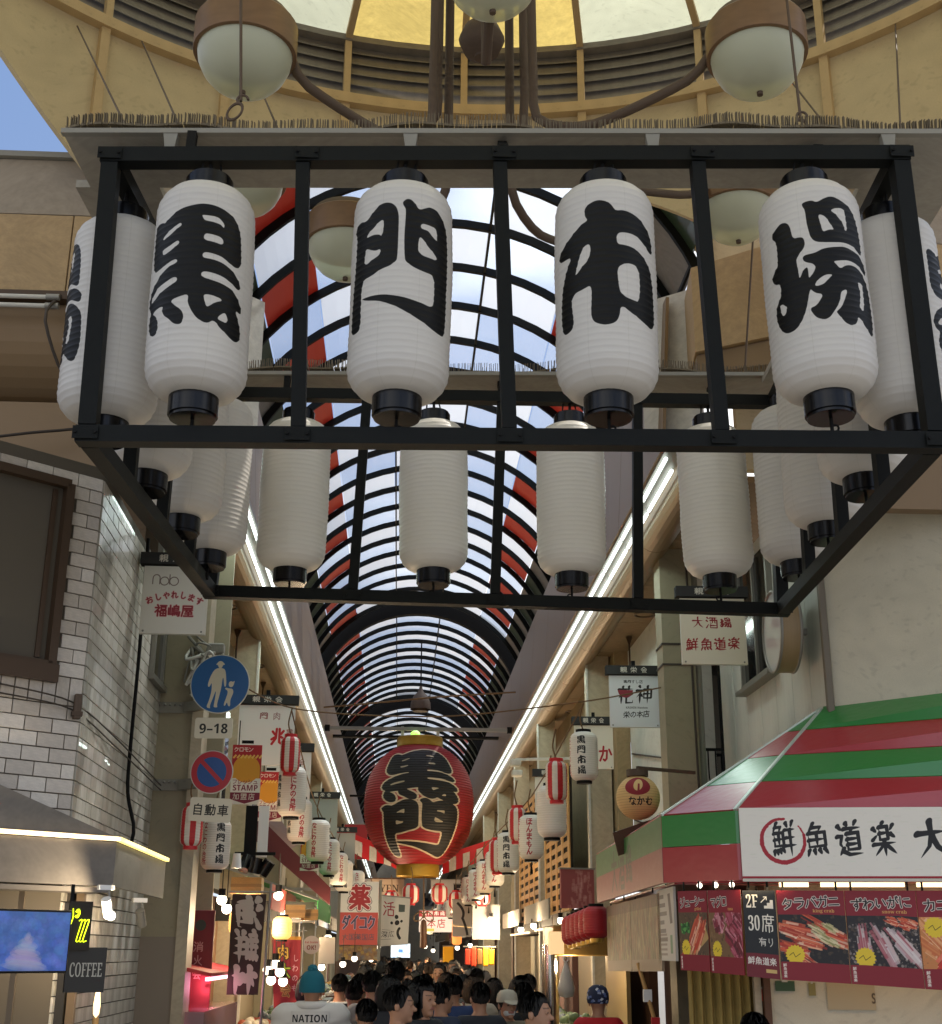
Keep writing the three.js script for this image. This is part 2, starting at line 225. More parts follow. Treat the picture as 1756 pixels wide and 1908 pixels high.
  む: [[8, 28, 60, 28], [34, 4, 34, 60, 20, 70, 14, 56, 26, 46, 34, 60, 36, 84, 60, 92, 84, 86, 88, 64], [76, 20, 92, 36]], ロ: [[14, 14, 86, 14, 86, 88, 14, 88, 14, 14]],
  モ: [[16, 14, 84, 14], [6, 44, 94, 44], [44, 14, 44, 82, 54, 90, 88, 88]], ン: [[10, 14, 32, 32], [8, 92, 50, 76, 92, 26]], フ: [[10, 16, 88, 16, 72, 62, 26, 96]], レ: [[24, 6, 24, 90, 60, 74, 92, 40]],
  ッ: [[10, 34, 20, 58], [40, 28, 48, 52], [88, 28, 72, 72, 34, 96]], シ: [[16, 8, 38, 22], [8, 38, 30, 52], [10, 94, 56, 76, 92, 28]], ュ: [[22, 40, 72, 40, 66, 84], [6, 88, 94, 88]],
  加: [[4, 28, 50, 28, 46, 86, 34, 92], [26, 4, 24, 50, 4, 96], [60, 22, 60, 94], [60, 22, 94, 22, 94, 88, 60, 88]],
  盟: [[8, 6, 44, 6, 44, 42, 8, 42, 8, 6], [8, 24, 44, 24], [56, 6, 90, 6, 90, 46, 80, 50], [56, 6, 56, 34, 46, 52], [56, 20, 90, 20], [56, 34, 90, 34], [14, 62, 86, 62, 86, 92], [14, 62, 14, 92], [38, 62, 38, 92], [62, 62, 62, 92], [4, 94, 96, 94]],
  タ: [[38, 6, 8, 50], [32, 24, 84, 24, 66, 68, 20, 96], [34, 46, 66, 68]], ラ: [[20, 10, 80, 10], [8, 36, 90, 36, 74, 72, 34, 96]], バ: [[30, 26, 22, 60, 6, 90], [60, 24, 78, 50, 94, 86], [74, 6, 82, 18], [88, 2, 96, 14]],
  カ: [[8, 30, 86, 30, 78, 86, 62, 92], [46, 4, 42, 52, 12, 94]], ニ: [[16, 24, 84, 24], [6, 82, 94, 82]], い: [[16, 14, 14, 64, 30, 86, 40, 70], [72, 22, 90, 68]], マ: [[8, 18, 90, 18, 50, 70], [34, 52, 64, 92]], ー: [[8, 50, 92, 50]],
  兆: [[40, 4, 36, 60, 8, 96], [60, 4, 60, 84, 72, 92, 94, 90, 96, 72], [12, 20, 28, 38], [6, 68, 30, 54], [88, 16, 72, 34], [72, 52, 94, 66]], 平: [[10, 14, 90, 14], [28, 26, 36, 44], [72, 24, 64, 44], [4, 56, 96, 56], [50, 14, 50, 98]],
  生: [[28, 6, 12, 34], [24, 24, 86, 24], [18, 54, 82, 54], [6, 92, 94, 92], [50, 4, 50, 92]], ビ: [[24, 8, 24, 86, 80, 86], [78, 30, 24, 50], [80, 6, 86, 18], [92, 2, 98, 14]], ル: [[34, 10, 30, 60, 8, 92], [60, 8, 60, 88, 92, 56]],
  消: [[10, 6, 24, 18], [4, 32, 18, 44], [4, 94, 24, 62], [64, 4, 64, 36], [40, 12, 48, 26], [90, 10, 80, 26], [40, 96, 40, 38, 90, 38, 90, 88, 80, 94], [40, 56, 90, 56], [40, 72, 90, 72]], 火: [[50, 4, 50, 40, 38, 70, 8, 96], [52, 46, 66, 74, 94, 96], [20, 30, 28, 52], [84, 28, 68, 50]],
};
const DOTS = [[78, 4, 84, 16], [90, 0, 96, 12]];
for (const [a, b] of [['ガ', 'カ'], ['が', 'か'], ['ず', 'す'], ['グ', 'ク'], ['ジ', 'シ']]) STROKES[a] = [...STROKES[b], ...DOTS];
const SHAPED = { 黒: 'kuro', 門: 'mon', 市: 'ichi', 場: 'ba' };
function smoothPath(g, p, fx, fy) { // closed outline through the midpoints of its sides
  const n = p.length / 2, X = (i) => fx(p[(i % n) * 2]), Y = (i) => fy(p[(i % n) * 2 + 1]);
  g.moveTo((X(0) + X(1)) / 2, (Y(0) + Y(1)) / 2);
  for (let i = 1; i <= n; i++) g.quadraticCurveTo(X(i), Y(i), (X(i) + X(i + 1)) / 2, (Y(i) + Y(i + 1)) / 2);
  g.closePath();
}
function glyphShape(g, key, x, y, w, h, ink) {
  g.fillStyle = ink; g.beginPath();
  for (const set of OUTLINE[key]) for (const p of set) smoothPath(g, p, (u) => x + (u / 100) * w, (v) => y + (v / 100) * h);
  g.fill('evenodd');
}
// one character in the box (x, y, w, h); weight is the pen's width in hundredths
function glyph(g, ch, x, y, w, h, ink, weight = 9, rim, rimW = 0) {
  if (SHAPED[ch]) { if (rim) glyphShape(g, SHAPED[ch], x - rimW, y - rimW, w + 2 * rimW, h + 2 * rimW, rim); return glyphShape(g, SHAPED[ch], x, y, w, h, ink); }
  const pen = (c, lw) => {
    g.strokeStyle = c; g.lineWidth = lw; g.lineCap = 'round'; g.lineJoin = 'round'; g.beginPath();
    for (const s of STROKES[ch]) for (let i = 0; i < s.length; i += 2) { const px = x + (s[i] / 100) * w, py = y + (s[i + 1] / 100) * h; i ? g.lineTo(px, py) : g.moveTo(px, py); }
    g.stroke();
  };
  if (!STROKES[ch]) { g.fillStyle = ink; g.font = `bold ${h}px sans-serif`; g.textAlign = 'center'; g.textBaseline = 'middle'; g.fillText(ch, x + w / 2, y + h / 2); return; }
  if (rim) pen(rim, (weight / 100) * w + rimW * 2);
  pen(ink, (weight / 100) * w);
}
// the same strokes with a brush: heavy start, thin running end
function brushed1(g, ch, x, y, w, h, ink, weight = 14) {
  if (!STROKES[ch]) return glyph(g, ch, x, y, w, h, ink, weight);
  g.fillStyle = ink;
  for (const s of STROKES[ch]) {
    const P = []; for (let i = 0; i < s.length; i += 2) P.push([x + (s[i] / 100) * w, y + (s[i + 1] / 100) * h]);
    let L = 0; for (let i = 1; i < P.length; i++) L += Math.hypot(P[i][0] - P[i - 1][0], P[i][1] - P[i - 1][1]);
    let a = 0; for (let i = 1; i < P.length; i++) { const q = Math.hypot(P[i][0] - P[i - 1][0], P[i][1] - P[i - 1][1]), n = Math.ceil(q / 1.2); for (let k = 0; k <= n; k++) { const t = (a + (q * k) / n) / L, r = (weight / 200) * w * (0.55 + 0.55 * Math.exp(-t * 6) + 0.25 * Math.sin(t * 3.1) - 0.5 * t * t * t); const f = k / n; g.beginPath(); g.ellipse(P[i - 1][0] + (P[i][0] - P[i - 1][0]) * f, P[i - 1][1] + (P[i][1] - P[i - 1][1]) * f, Math.max(0.6, r * 1.15), Math.max(0.6, r * 0.8), -0.7, 0, 7); g.fill(); } a += q; }
  }
}
function across(g, s, x, y, size, ink, weight, gap = 0.1, rim, rimW) { [...s].forEach((c, i) => c !== ' ' && glyph(g, c, x + i * size * (1 + gap), y, size, size, ink, weight, rim, rimW)); }
function down(g, s, x, y, size, ink, weight, gap = 0.08, rim, rimW) { [...s].forEach((c, i) => c !== ' ' && glyph(g, c, x, y + i * size * (1 + gap), size, size, ink, weight, rim, rimW)); }
function latin(g, s, x, y, px, ink, font = 'sans-serif', align = 'center', weight = 'bold', maxW) { g.fillStyle = ink; g.font = `${weight} ${px}px ${font}`; g.textAlign = align; g.textBaseline = 'middle'; maxW ? g.fillText(s, x, y, maxW) : g.fillText(s, x, y); }
// ---------------------------------------------------------------- ground
setting('ground', new THREE.CircleGeometry(700, 48).rotateX(-Math.PI / 2).translate(0, -0.012, 0), M.asphalt, 'ground', 'grey asphalt ground of the street crossing');
setting('street_paving', bx(4.6, 0.01, 118, 0.35, 0, -67), mat('#8b857a', 0.7, { map: stained1 }), 'paving', 'worn stone paving of the covered market street');

// ---------------------------------------------------------------- glass barrel vault of the market street
const XC = 0.35;
const clearPane = new THREE.MeshPhysicalMaterial({ color: new THREE.Color('#e9eff6'), transmission: 1, thickness: 0, roughness: 0.42, ior: 1.3, bumpMap: rep(fineBump, 2), bumpScale: 0.0006 });
const milkPane = mat('#eef1f4', 0.8, { transmission: 0.85, thickness: 0 });
const redPane = mat('#cf4a2c', 0.6, { transmission: 0.45, thickness: 0 });
const greenPane = mat('#3a4a38', 0.6), greyPane = mat('#8d887f', 0.7, { map: coarse1 });
const arcGeo = (R, a0, a1, t, len, n = 8) => { // shell between two angles, radius R inside, thickness t, along -z
  const o = [], s = (a1 - a0) / n;
  for (let i = 0; i <= n; i++) o.push([R * Math.cos((a0 + s * i) * D2R), R * Math.sin((a0 + s * i) * D2R)]);
  for (let i = n; i >= 0; i--) o.push([(R + t) * Math.cos((a0 + s * i) * D2R), (R + t) * Math.sin((a0 + s * i) * D2R)]);
  return prism(o, len);
};
function vault(label, z0, z1, step, yc, R, deep = 0.095) {
  const v = thing('barrel_vault_roof', label, 'glass roof', [XC, yc, z0], 0, 'glass vault sections over the market street');
  const len = z0 - z1, n = Math.round(len / step), w = len / n;
  const rib = arcGeo(R + 0.03 - deep, 4, 176, deep, 0.052, 30), cuts = [10, 24, 40, 57, 78, 102, 123, 140, 156, 170];
  const panes = cuts.slice(1).map((b, i) => arcGeo(R + 0.04, cuts[i] + 0.25, b - 0.25, 0.008, w - 0.03, 5));
  const loose = { clear: [], red: [] };
  for (let k = 0; k <= n; k++) {
    part('rib', rib, M.black, v, [0, 0, -k * w]);
    if (k === n) break;
    panes.forEach((g, i) => {
      const side = i < 4 ? i : 8 - i;      // 0 lowest ... 4 crown
      let m = clearPane;
      if (side === 0) m = greyPane;
      else if (side === 1) m = k % 2 ? greenPane : greyPane;
      else if (side === 2 && k % 2 === (i < 4 ? 1 : 0)) m = redPane;
      else if ((k * 7 + i * 3) % 5 < 2 && side > 1) m = milkPane;
      part('pane', g, m, v, [0, 0, -(k + 1) * w + 0.015]);
    });
  }
  for (const a of [24, 78, 102, 156]) part('purlin', bx(0.028, 0.05, len + 0.05, (R - 0.03) * Math.cos(a * D2R), (R - 0.03) * Math.sin(a * D2R), -len / 2), M.black, v);
  return v;
}
vault('first and highest glass vault with red and green side panes behind the lanterns', -11.2, -30.2, 1.0, 7.25, 2.65);
vault('second glass vault of black ribs above the hanging brown lamp', -31, -41.8, 1.0, 7.18, 2.58, 0.1);
vault('third glass vault of black ribs above the big red lantern', -42.6, -55.6, 1.3, 7.1, 2.5, 0.11);
vault('farthest and darkest glass vault at the end of the market street', -56.4, -110, 2.14, 7.02, 2.42, 0.12);
{ // end walls between vault sections
  const crescent = (R0, y0, R1, y1, z, label) => {
    const s = new THREE.Shape(); s.absarc(0, y0, R0 + 0.15, 0, Math.PI); s.lineTo(-R0 - 0.15, y0 - 0.6); s.lineTo(R0 + 0.15, y0 - 0.6);
    const h = new THREE.Path(); h.absarc(0, y1, R1 - 0.12, 0, Math.PI); h.lineTo(-R1 + 0.12, y0 - 0.55); h.lineTo(R1 - 0.12, y0 - 0.55); s.holes.push(h);
    tag(part('arch_wall', new THREE.ExtrudeGeometry(s, { depth: 0.2, bevelEnabled: false, curveSegments: 40 }), M.blackMatte, scene, [XC, 0, z]), label, 'arch', 'arches between the vault sections');
  };
  crescent(2.65, 7.25, 2.56, 7.18, -30.7, 'dark steel arch between the first and the second glass vault');
  crescent(2.6, 7.18, 2.46, 7.1, -42.3, 'dark steel arch between the second and the third glass vault');
  crescent(2.52, 7.1, 2.38, 7.02, -56.1, 'dark steel arch between the third and the farthest glass vault');
  const lower = arcGeo(2.66, 26, 154, 0.22, 0.35, 36);
  const ring = tag(part('entrance_arch', lower, M.green.clone(), scene, [XC, 7.25, -11.15]), 'dark green arch rim at the mouth of the glass vault', 'arch');
  ring.material.color.set('#31452c'); ring.material.roughness = 0.6;
}
// ---------------------------------------------------------------- eaves along both sides: fascia, curved bronze duct, tubes, side ceiling
const zA = -10.6, zB = -110;
function eaves(sgn, xf, word) {
  const e = thing('arcade_eave', `bronze eave with curved duct running along the ${word} of the street`, 'eave', [0, 0, 0], 0, 'eaves of the market street');
  const out = sgn, L = 2.4;
  for (let z = zA; z > zB; z -= L) {     // fascia panels and duct lengths are pieces of their own
    const w = Math.min(L, z - zB) - 0.012;
    part('fascia_panel', slab([[xf, 6.12, z], [xf, 6.12, z - w], [xf + out * 0.1, 7.62, z - w], [xf + out * 0.1, 7.62, z]], 0.03, 1), M.bronze, e);
    const o = [];
    for (let i = 0; i <= 14; i++) { const a = (i / 14) * Math.PI; o.push([xf + out * (0.36 - 0.2 * Math.cos(a)), 6.1 - 0.2 * Math.sin(a)]); }
    o.push([xf + out * 0.56, 6.2], [xf + out * 0.16, 6.2]);
    part('duct', prism(sgn > 0 ? o : o.slice().reverse(), w, 0, 0, z - w), M.bronze, e);
  }
  part('light_tray', bx(0.17, 0.05, zA - zB, xf + out * 0.075, 6.115, (zA + zB) / 2), M.steelGrey, e);
  return e;
}
eaves(-1, XC - 1.91, 'left'); eaves(1, XC + 1.92, 'right');
for (const [x, word] of [[XC - 1.985, 'left'], [XC + 1.995, 'right']]) {
  const t = thing('fluorescent_light_row', `double row of white fluorescent tubes under the ${word} eave`, 'light', [x, 6.06, 0], 0, 'fluorescent rows under the eaves');
  const g = new THREE.CapsuleGeometry(0.019, 1.13, 3, 8).rotateX(Math.PI / 2);
  const far = [];
  for (let z = zA - 0.65, k = 0; z > -100; z -= 1.24, k++) for (const dx of [-0.056, 0.056]) {
    if (k < 44) part('tube', g, M.tubeGlow, t, [dx, 0, z - (dx > 0 ? 0.3 : 0)]); else far.push(g.clone().translate(dx, 0, z - (dx > 0 ? 0.3 : 0)));
  }
  part('far_tubes', far, M.tubeGlow, t).userData.kind = 'stuff';
  for (let z = zA - 6; z > -60; z -= 12) {
    const l = new THREE.RectAreaLight(0xe6fff4, 10, 0.12, 12); l.position.set(x, 6.0, z); l.rotation.set(-Math.PI / 2, 0, 0); l.castShadow = true; scene.add(l);
  }
}
{ // side ceilings behind the ducts, in boards
  const board = (x0, x1, label) => {
    const c = thing('side_ceiling', label, 'ceiling', [0, 0, 0], 0, 'side ceilings of the market street');
    for (let z = -11.2; z > -90; z -= 1.82) part('ceiling_board', bx(Math.abs(x1 - x0), 0.06, 1.805, (x0 + x1) / 2, 6.08, z - 0.91), M.ceiling, c);
  };
  board(XC - 2.42, XC - 3.6, 'brown boarded side ceiling behind the left bronze duct');
  board(XC + 2.42, XC + 4.4, 'brown boarded side ceiling behind the right bronze duct');
  const spots = thing; let k = 0;
  for (const x of [-2.3, 3.05]) for (let z = -12.6; z > -44; z -= 3.6) {
    const s = thing('recessed_downlight', x < 0 ? 'dark round recessed downlight in the left side ceiling' : 'dark round recessed downlight in the right side ceiling', 'downlight', [x + 0.05, 6.05, z], 0, x < 0 ? 'downlights of the left ceiling' : 'downlights of the right ceiling');
    part('rim', new THREE.TorusGeometry(0.13, 0.018, 6, 20).rotateX(Math.PI / 2), M.bronzeDark, s);
    part('well', cyl(0.125, 0.02, 0, 0.012, 0, 20), M.blackMatte, s);
    part('hanger', lathe([[0.001, -0.5], [0.012, -0.5], [0.012, -0.12], [0.05, -0.02], [0.001, -0.01]], 10).translate(0.0, 0, -1.2), M.bronzeDark, s);
  }
}
// ---------------------------------------------------------------- round canopy over the crossing
const RC = [0.44, -5.08], RR = 5.0;
{
  const ro = thing('round_canopy', 'cream round canopy with louvre band and yellow and white skylight panes', 'canopy');
  const at = (a, r, y) => [RC[0] + Math.sin(a) * r, y, RC[1] - Math.cos(a) * r], seg = 12.4 * D2R;
  const low = (a) => { // lower edge of the wall: arched over the street, cut away towards the ends
    const d = Math.abs(a) / D2R, x = Math.sin(a) * RR + RC[0] - XC, q = Math.abs(x) / 2.78;
    const arch = q < 1 ? 6.5 + 2.05 * Math.sqrt(1 - q * q) : 6.5;
    const ends = a < 0 ? 7.85 + (d - 38.5) * 0.075 : 7.85;
    return Math.min(9.08, Math.max(arch, ends));
  };
  for (let k = -5; k < 5; k++) {          // wall panels, each a curved sheet
    const a0 = k * seg + 0.004, a1 = (k + 1) * seg - 0.004, N = 8, pos = [], uv = [], idx = [];
    for (const r of [RR, RR + 0.05]) for (let i = 0; i <= N; i++) { const a = a0 + ((a1 - a0) * i) / N, b = low(a); for (const y of [b, 9.1]) { pos.push(...at(a, r, y)); uv.push(a * RR, y); } }
    const q = (a, b, c, d) => idx.push(a, b, c, a, c, d), o = 2 * (N + 1);
    for (let i = 0; i < N; i++) { const b = 2 * i; q(b, b + 2, b + 3, b + 1); q(o + b + 1, o + b + 3, o + b + 2, o + b); q(b, o + b, o + b + 2, b + 2); q(b + 1, b + 3, o + b + 3, o + b + 1); }
    q(0, 1, o + 1, o); q(2 * N, o + 2 * N, o + 2 * N + 1, 2 * N + 1);
    const g = new THREE.BufferGeometry(); g.setAttribute('position', new THREE.Float32BufferAttribute(pos, 3)); g.setAttribute('uv', new THREE.Float32BufferAttribute(uv, 2)); g.setIndex(idx);
    const f = g.toNonIndexed(); f.computeVertexNormals(); part('wall_panel', f, M.cream, ro);
  }
  for (let k = -4; k <= 4; k++) { const a = k * seg, b = low(a); if (b < 8.9) part('wall_rib', bar(at(a, RR - 0.03, b), at(a, RR - 0.03, 9.1), 0.075, 0.06, [Math.sin(a), 0, -Math.cos(a)]), M.creamTrim, ro); }
  const ringPts = (r, y, n, a0, a1) => Array.from({ length: n + 1 }, (_, i) => at(a0 + ((a1 - a0) * i) / n, r, y));
  const ringBand = (r0, r1, y0, y1, a0, a1, n = 60) => { // ring section r0..r1, y0..y1
    const g = [], s = new THREE.Shape([new THREE.Vector2(r0, y0), new THREE.Vector2(r1, y0), new THREE.Vector2(r1, y1), new THREE.Vector2(r0, y1)]);
    for (let i = 0; i < n; i++) { const p = a0 + ((a1 - a0) * i) / n, q = a0 + ((a1 - a0) * (i + 1)) / n; g.push(...[[r0, y0, r1, y0], [r1, y0, r1, y1], [r1, y1, r0, y1], [r0, y1, r0, y0]].map(([ra, ya, rb, yb]) => slabQuad(at(p, ra, ya), at(q, ra, ya), at(q, rb, yb), at(p, rb, yb)))); }
    return join(g);
  };
  function slabQuad(a, b, c, d) { const g = new THREE.BufferGeometry(); g.setAttribute('position', new THREE.Float32BufferAttribute([...a, ...b, ...c, ...a, ...c, ...d], 3)); g.setAttribute('uv', new THREE.Float32BufferAttribute([0, 0, 0.3, 0, 0.3, 0.1, 0, 0, 0.3, 0.1, 0, 0.1], 2)); g.computeVertexNormals(); return g; }
  const A = 70 * D2R;
  part('rail', ringBand(RR - 0.09, RR + 0.05, 9.09, 9.19, -A, A), M.creamTrim, ro);
  part('rail', ringBand(RR - 0.1, RR + 0.12, 9.74, 9.8, -Math.PI, Math.PI, 96), M.louver, ro);
  for (let k = -5; k < 5; k++) for (let i = 0; i < 5; i++) {
    const y = 9.22 + i * 0.112, g = []; for (let j = 0; j < 6; j++) { const p = k * seg + (j / 6) * seg, q = p + seg / 6; g.push(slabQuad(at(p, RR - 0.03, y), at(q, RR - 0.03, y), at(q, RR + 0.05, y + 0.19), at(p, RR + 0.05, y + 0.19)), slabQuad(at(p, RR - 0.03, y - 0.012), at(q, RR - 0.03, y - 0.012), at(q, RR - 0.03, y), at(p, RR - 0.03, y))); }
    part('louver_slat', join(g), M.louver, ro);
  }
  for (let k = -5; k <= 5; k++) part('mullion', bar(at(k * seg, RR - 0.06, 9.15), at(k * seg, RR - 0.06, 9.78), 0.06, 0.06, [Math.sin(k * seg), 0, -Math.cos(k * seg)]), M.creamTrim, ro);
  // skylight: shallow cone of panes between radial bars
  const yel = mat('#fbecb4', 0.8, { transmission: 0.8, thickness: 0, map: rep(coarse, 3) }), pale = mat('#f2f3e2', 0.8, { transmission: 0.8, thickness: 0, map: rep(stained, 2) });
  const nS = 29, st = (2 * Math.PI) / nS;
  for (let k = 0; k < nS; k++) {
    const a0 = (k - 0) * st, a1 = a0 + st, kk = k > nS / 2 ? k - nS : k, y0 = 9.8, y1 = 10.7;
    const m = [-1, 0, 5, 6, -6, -7, 12, 13].includes(kk) ? yel : pale;
    part('skylight_pane', slab([at(a0, RR, y0), at(a1, RR, y0), at(a1, 0.5, y1), at(a0, 0.5, y1)], 0.012, 0.3), m, ro);
    part('skylight_bar', bar(at(a0, RR, y0 - 0.03), at(a0, 0.4, y1 - 0.03), 0.06, 0.06), M.creamTrim, ro);
  }
  part('skylight_boss', cyl(0.55, 0.12, RC[0], 10.72, RC[1], 24), M.creamTrim, ro);
  for (const r of [2.2, 3.7]) part('outer_frame', tube(ringPts(r, 10.75, 40, 0, Math.PI * 1.99), 0.05, 80, 6), M.steelGrey, ro);
  for (const a of [78, 102, 258, 282]) part('post', bar(at(a * D2R, RR - 0.05, 0), at(a * D2R, RR - 0.05, 9.78), 0.14), M.creamTrim, ro);
}
{ // box beam ring that carries the lantern frame, with bird spikes
  const r = thing('box_beam_ring', 'grey rectangular box beam ring topped with bird spikes above the lantern frame', 'beam');
  const y0 = 6.2, h = 0.05, th = -3.4 * D2R, pv = [0.35, -7.9]; // the ring hangs slightly askew to the street
  r.rotation.y = th; r.position.set(pv[0] - (pv[0] * Math.cos(th) + pv[1] * Math.sin(th)), 0, pv[1] - (-pv[0] * Math.sin(th) + pv[1] * Math.cos(th)));
  part('front_beam', bx(5.14, h, 0.52, 0.72, y0 + h / 2, -6.44), M.soffit, r);
  part('back_beam', bx(4.7, h, 0.42, 0.8, y0 + 0.06 + h / 2, -9.72), M.soffit, r);
  part('side_beam', bx(0.5, h, 2.8, -1.69, y0 + h / 2 + 0.003, -8.1), M.soffit, r);
  part('side_beam', bx(0.55, h, 2.8, 2.99, y0 + h / 2 + 0.003, -8.1), M.soffit, r);
  part('front_lip', bx(5.16, 0.03, 0.04, 0.72, y0 + 0.012, -6.165), M.soffitTrim, r);
  part('back_lip', bx(4.74, 0.03, 0.05, 0.8, y0 + 0.075, -9.49), M.soffitTrim, r);
  for (const x of [-1.25, 0.08, 1.42, 2.72]) part('bracket', prism([[-0.04, 0], [0.04, 0], [0.02, -0.14], [-0.02, -0.14]], 0.05, x, y0 - 0.003, -6.2), M.soffitTrim, r);
  const spikes = (x0, x1, y, z, n, up) => {
    const g = [];
    for (let i = 0; i < n; i++) {
      const x = x0 + ((x1 - x0) * i) / n + rr(-0.006, 0.006), hh = up * rr(0.92, 1.05), sag = 0.025 * Math.sin(i * 0.045) + 0.012 * Math.sin(i * 0.13);
      g.push(turned(bx(0.0045, hh, 0.02).translate(0, hh / 2, 0), { p: [x, y + sag, z], rx: rr(0.05, 0.2), rz: rr(-0.05, 0.05) }));
      if (i % 2) g.push(turned(bx(0.004, hh * 0.9, 0.018).translate(0, hh * 0.45, 0), { p: [x, y + sag, z - 0.05], rx: rr(-0.3, -0.1), rz: rr(-0.06, 0.06) }));
      g.push(bx(((x1 - x0) / n) * 1.02, 0.014, 0.07, x, y + sag, z - 0.02));
    }
    return join(g);
  };
  const sp = mat('#6a5f4c', 0.8);
  part('bird_spikes', spikes(-1.84, 3.28, 6.262, -6.2, 420, 0.068), sp, r).userData.kind = 'stuff';
  part('bird_spikes', spikes(-1.4, 2.95, 6.33, -9.54, 260, 0.075), sp, r).userData.kind = 'stuff';
  for (const [x, z] of [[-1.5, -9.6], [2.6, -9.6]]) part('hanger_rod', rod([x, 6.3, z], [x + (x < 0 ? -0.35 : 0.35), 9.12, z - 0.1], 0.009), M.rust, r);
}
for (const [a, b, l] of [[[-1.6, 6.24, -6.3], [-2.75, 9.0, -8.9], 'thin rusty stay wire slanting up from the left end of the spiked beam'], [[-1.3, 6.24, -6.3], [-2.3, 9.12, -9.2], 'second rusty stay wire beside the left end of the spiked beam'], [[-0.75, 6.24, -6.3], [-1.4, 9.12, -9.6], 'rusty stay wire rising behind the left globe lamp'], [[2.5, 6.24, -6.3], [3.2, 9.1, -9.3], 'rusty stay wire rising behind the right globe lamp'], [[2.8, 6.24, -6.3], [3.9, 9.1, -8.6], 'rusty stay wire at the right end of the spiked beam']])
  tag(part('stay_wire', rod(a, b, 0.007), M.rust, scene), l, 'wire');
for (const [x, z, l] of [[-0.98, -6.26, 'hanging chain with an iron ring in front of the left globe lamp'], [2.2, -6.22, 'hanging chain with a shackle in front of the right globe lamp']]) {
  const c = thing('hanging_chain', l, 'chain', [x, 6.27, z]);
  part('chain', rod([0, 0.16, 0], [x < 0 ? -0.25 : 0.03, 3.72, -0.3], 0.009), M.rust, c);
  part('ring', new THREE.TorusGeometry(0.05, 0.009, 8, 20).scale(0.7, 1.2, 1).rotateZ(x < 0 ? -0.5 : 0), M.rust, c, [x < 0 ? -0.03 : 0, 0.09, 0]);
  part('hook', new THREE.TorusGeometry(0.03, 0.008, 6, 16, 4.5), M.rust, c, [0.01, 0.17, 0]);
}
// ---------------------------------------------------------------- beige street-side canopies left and right of the crossing
function sideCanopy(x0, x1, z, label) {
  const c = thing('street_canopy', label, 'canopy', [0, 0, 0], 0, 'beige canopies beside the crossing'), w = x1 - x0, cx = (x0 + x1) / 2;
  part('roof_edge', bx(w, 0.05, 0.3, cx, 8.02, z - 0.1), M.soffitTrim, c);
  part('upper_band', bx(w, 0.5, 0.25, cx, 7.74, z - 0.12), M.beigeFlat, c);
  const n = Math.round(w / 0.75);
  for (let i = 0; i < n; i++) part('wall_panel', rbx(w / n - 0.008, 0.7, 0.06, 0.006, x0 + ((i + 0.5) * w) / n, 7.12, z), M.beige, c);
  part('ledge', bx(w, 0.07, 0.3, cx, 6.73, z - 0.06), M.bronzeDark, c);
  const o = []; for (let i = 0; i <= 14; i++) { const a = (i / 14) * Math.PI * 0.62; o.push([-0.05 - 0.5 * (1 - Math.cos(a)), 6.69 - 0.75 * Math.sin(a)]); } o.push([-0.95, 6.69]);
  part('curved_fascia', turned(prism(o.map(([a, b]) => [-a, b]), w), { p: [x0, 0, z + 0.05], ry: Math.PI / 2 }), M.bronze, c);
  part('lower_band', bx(w, 0.72, 0.12, cx, 5.6, z - 0.3), M.bronze, c);
  part('underside', slab([[x0, 5.92, z - 0.5], [x1, 5.92, z - 0.5], [x1, 5.95, z - 2.2], [x0, 5.95, z - 2.2]].reverse(), 0.05, 1), M.bronze, c);
  return c;
}
sideCanopy(-9, -1.92, -9.3, 'beige panelled street canopy left of the lanterns');
sideCanopy(3.42, 10, -9.3, 'beige panelled street canopy right of the lanterns');
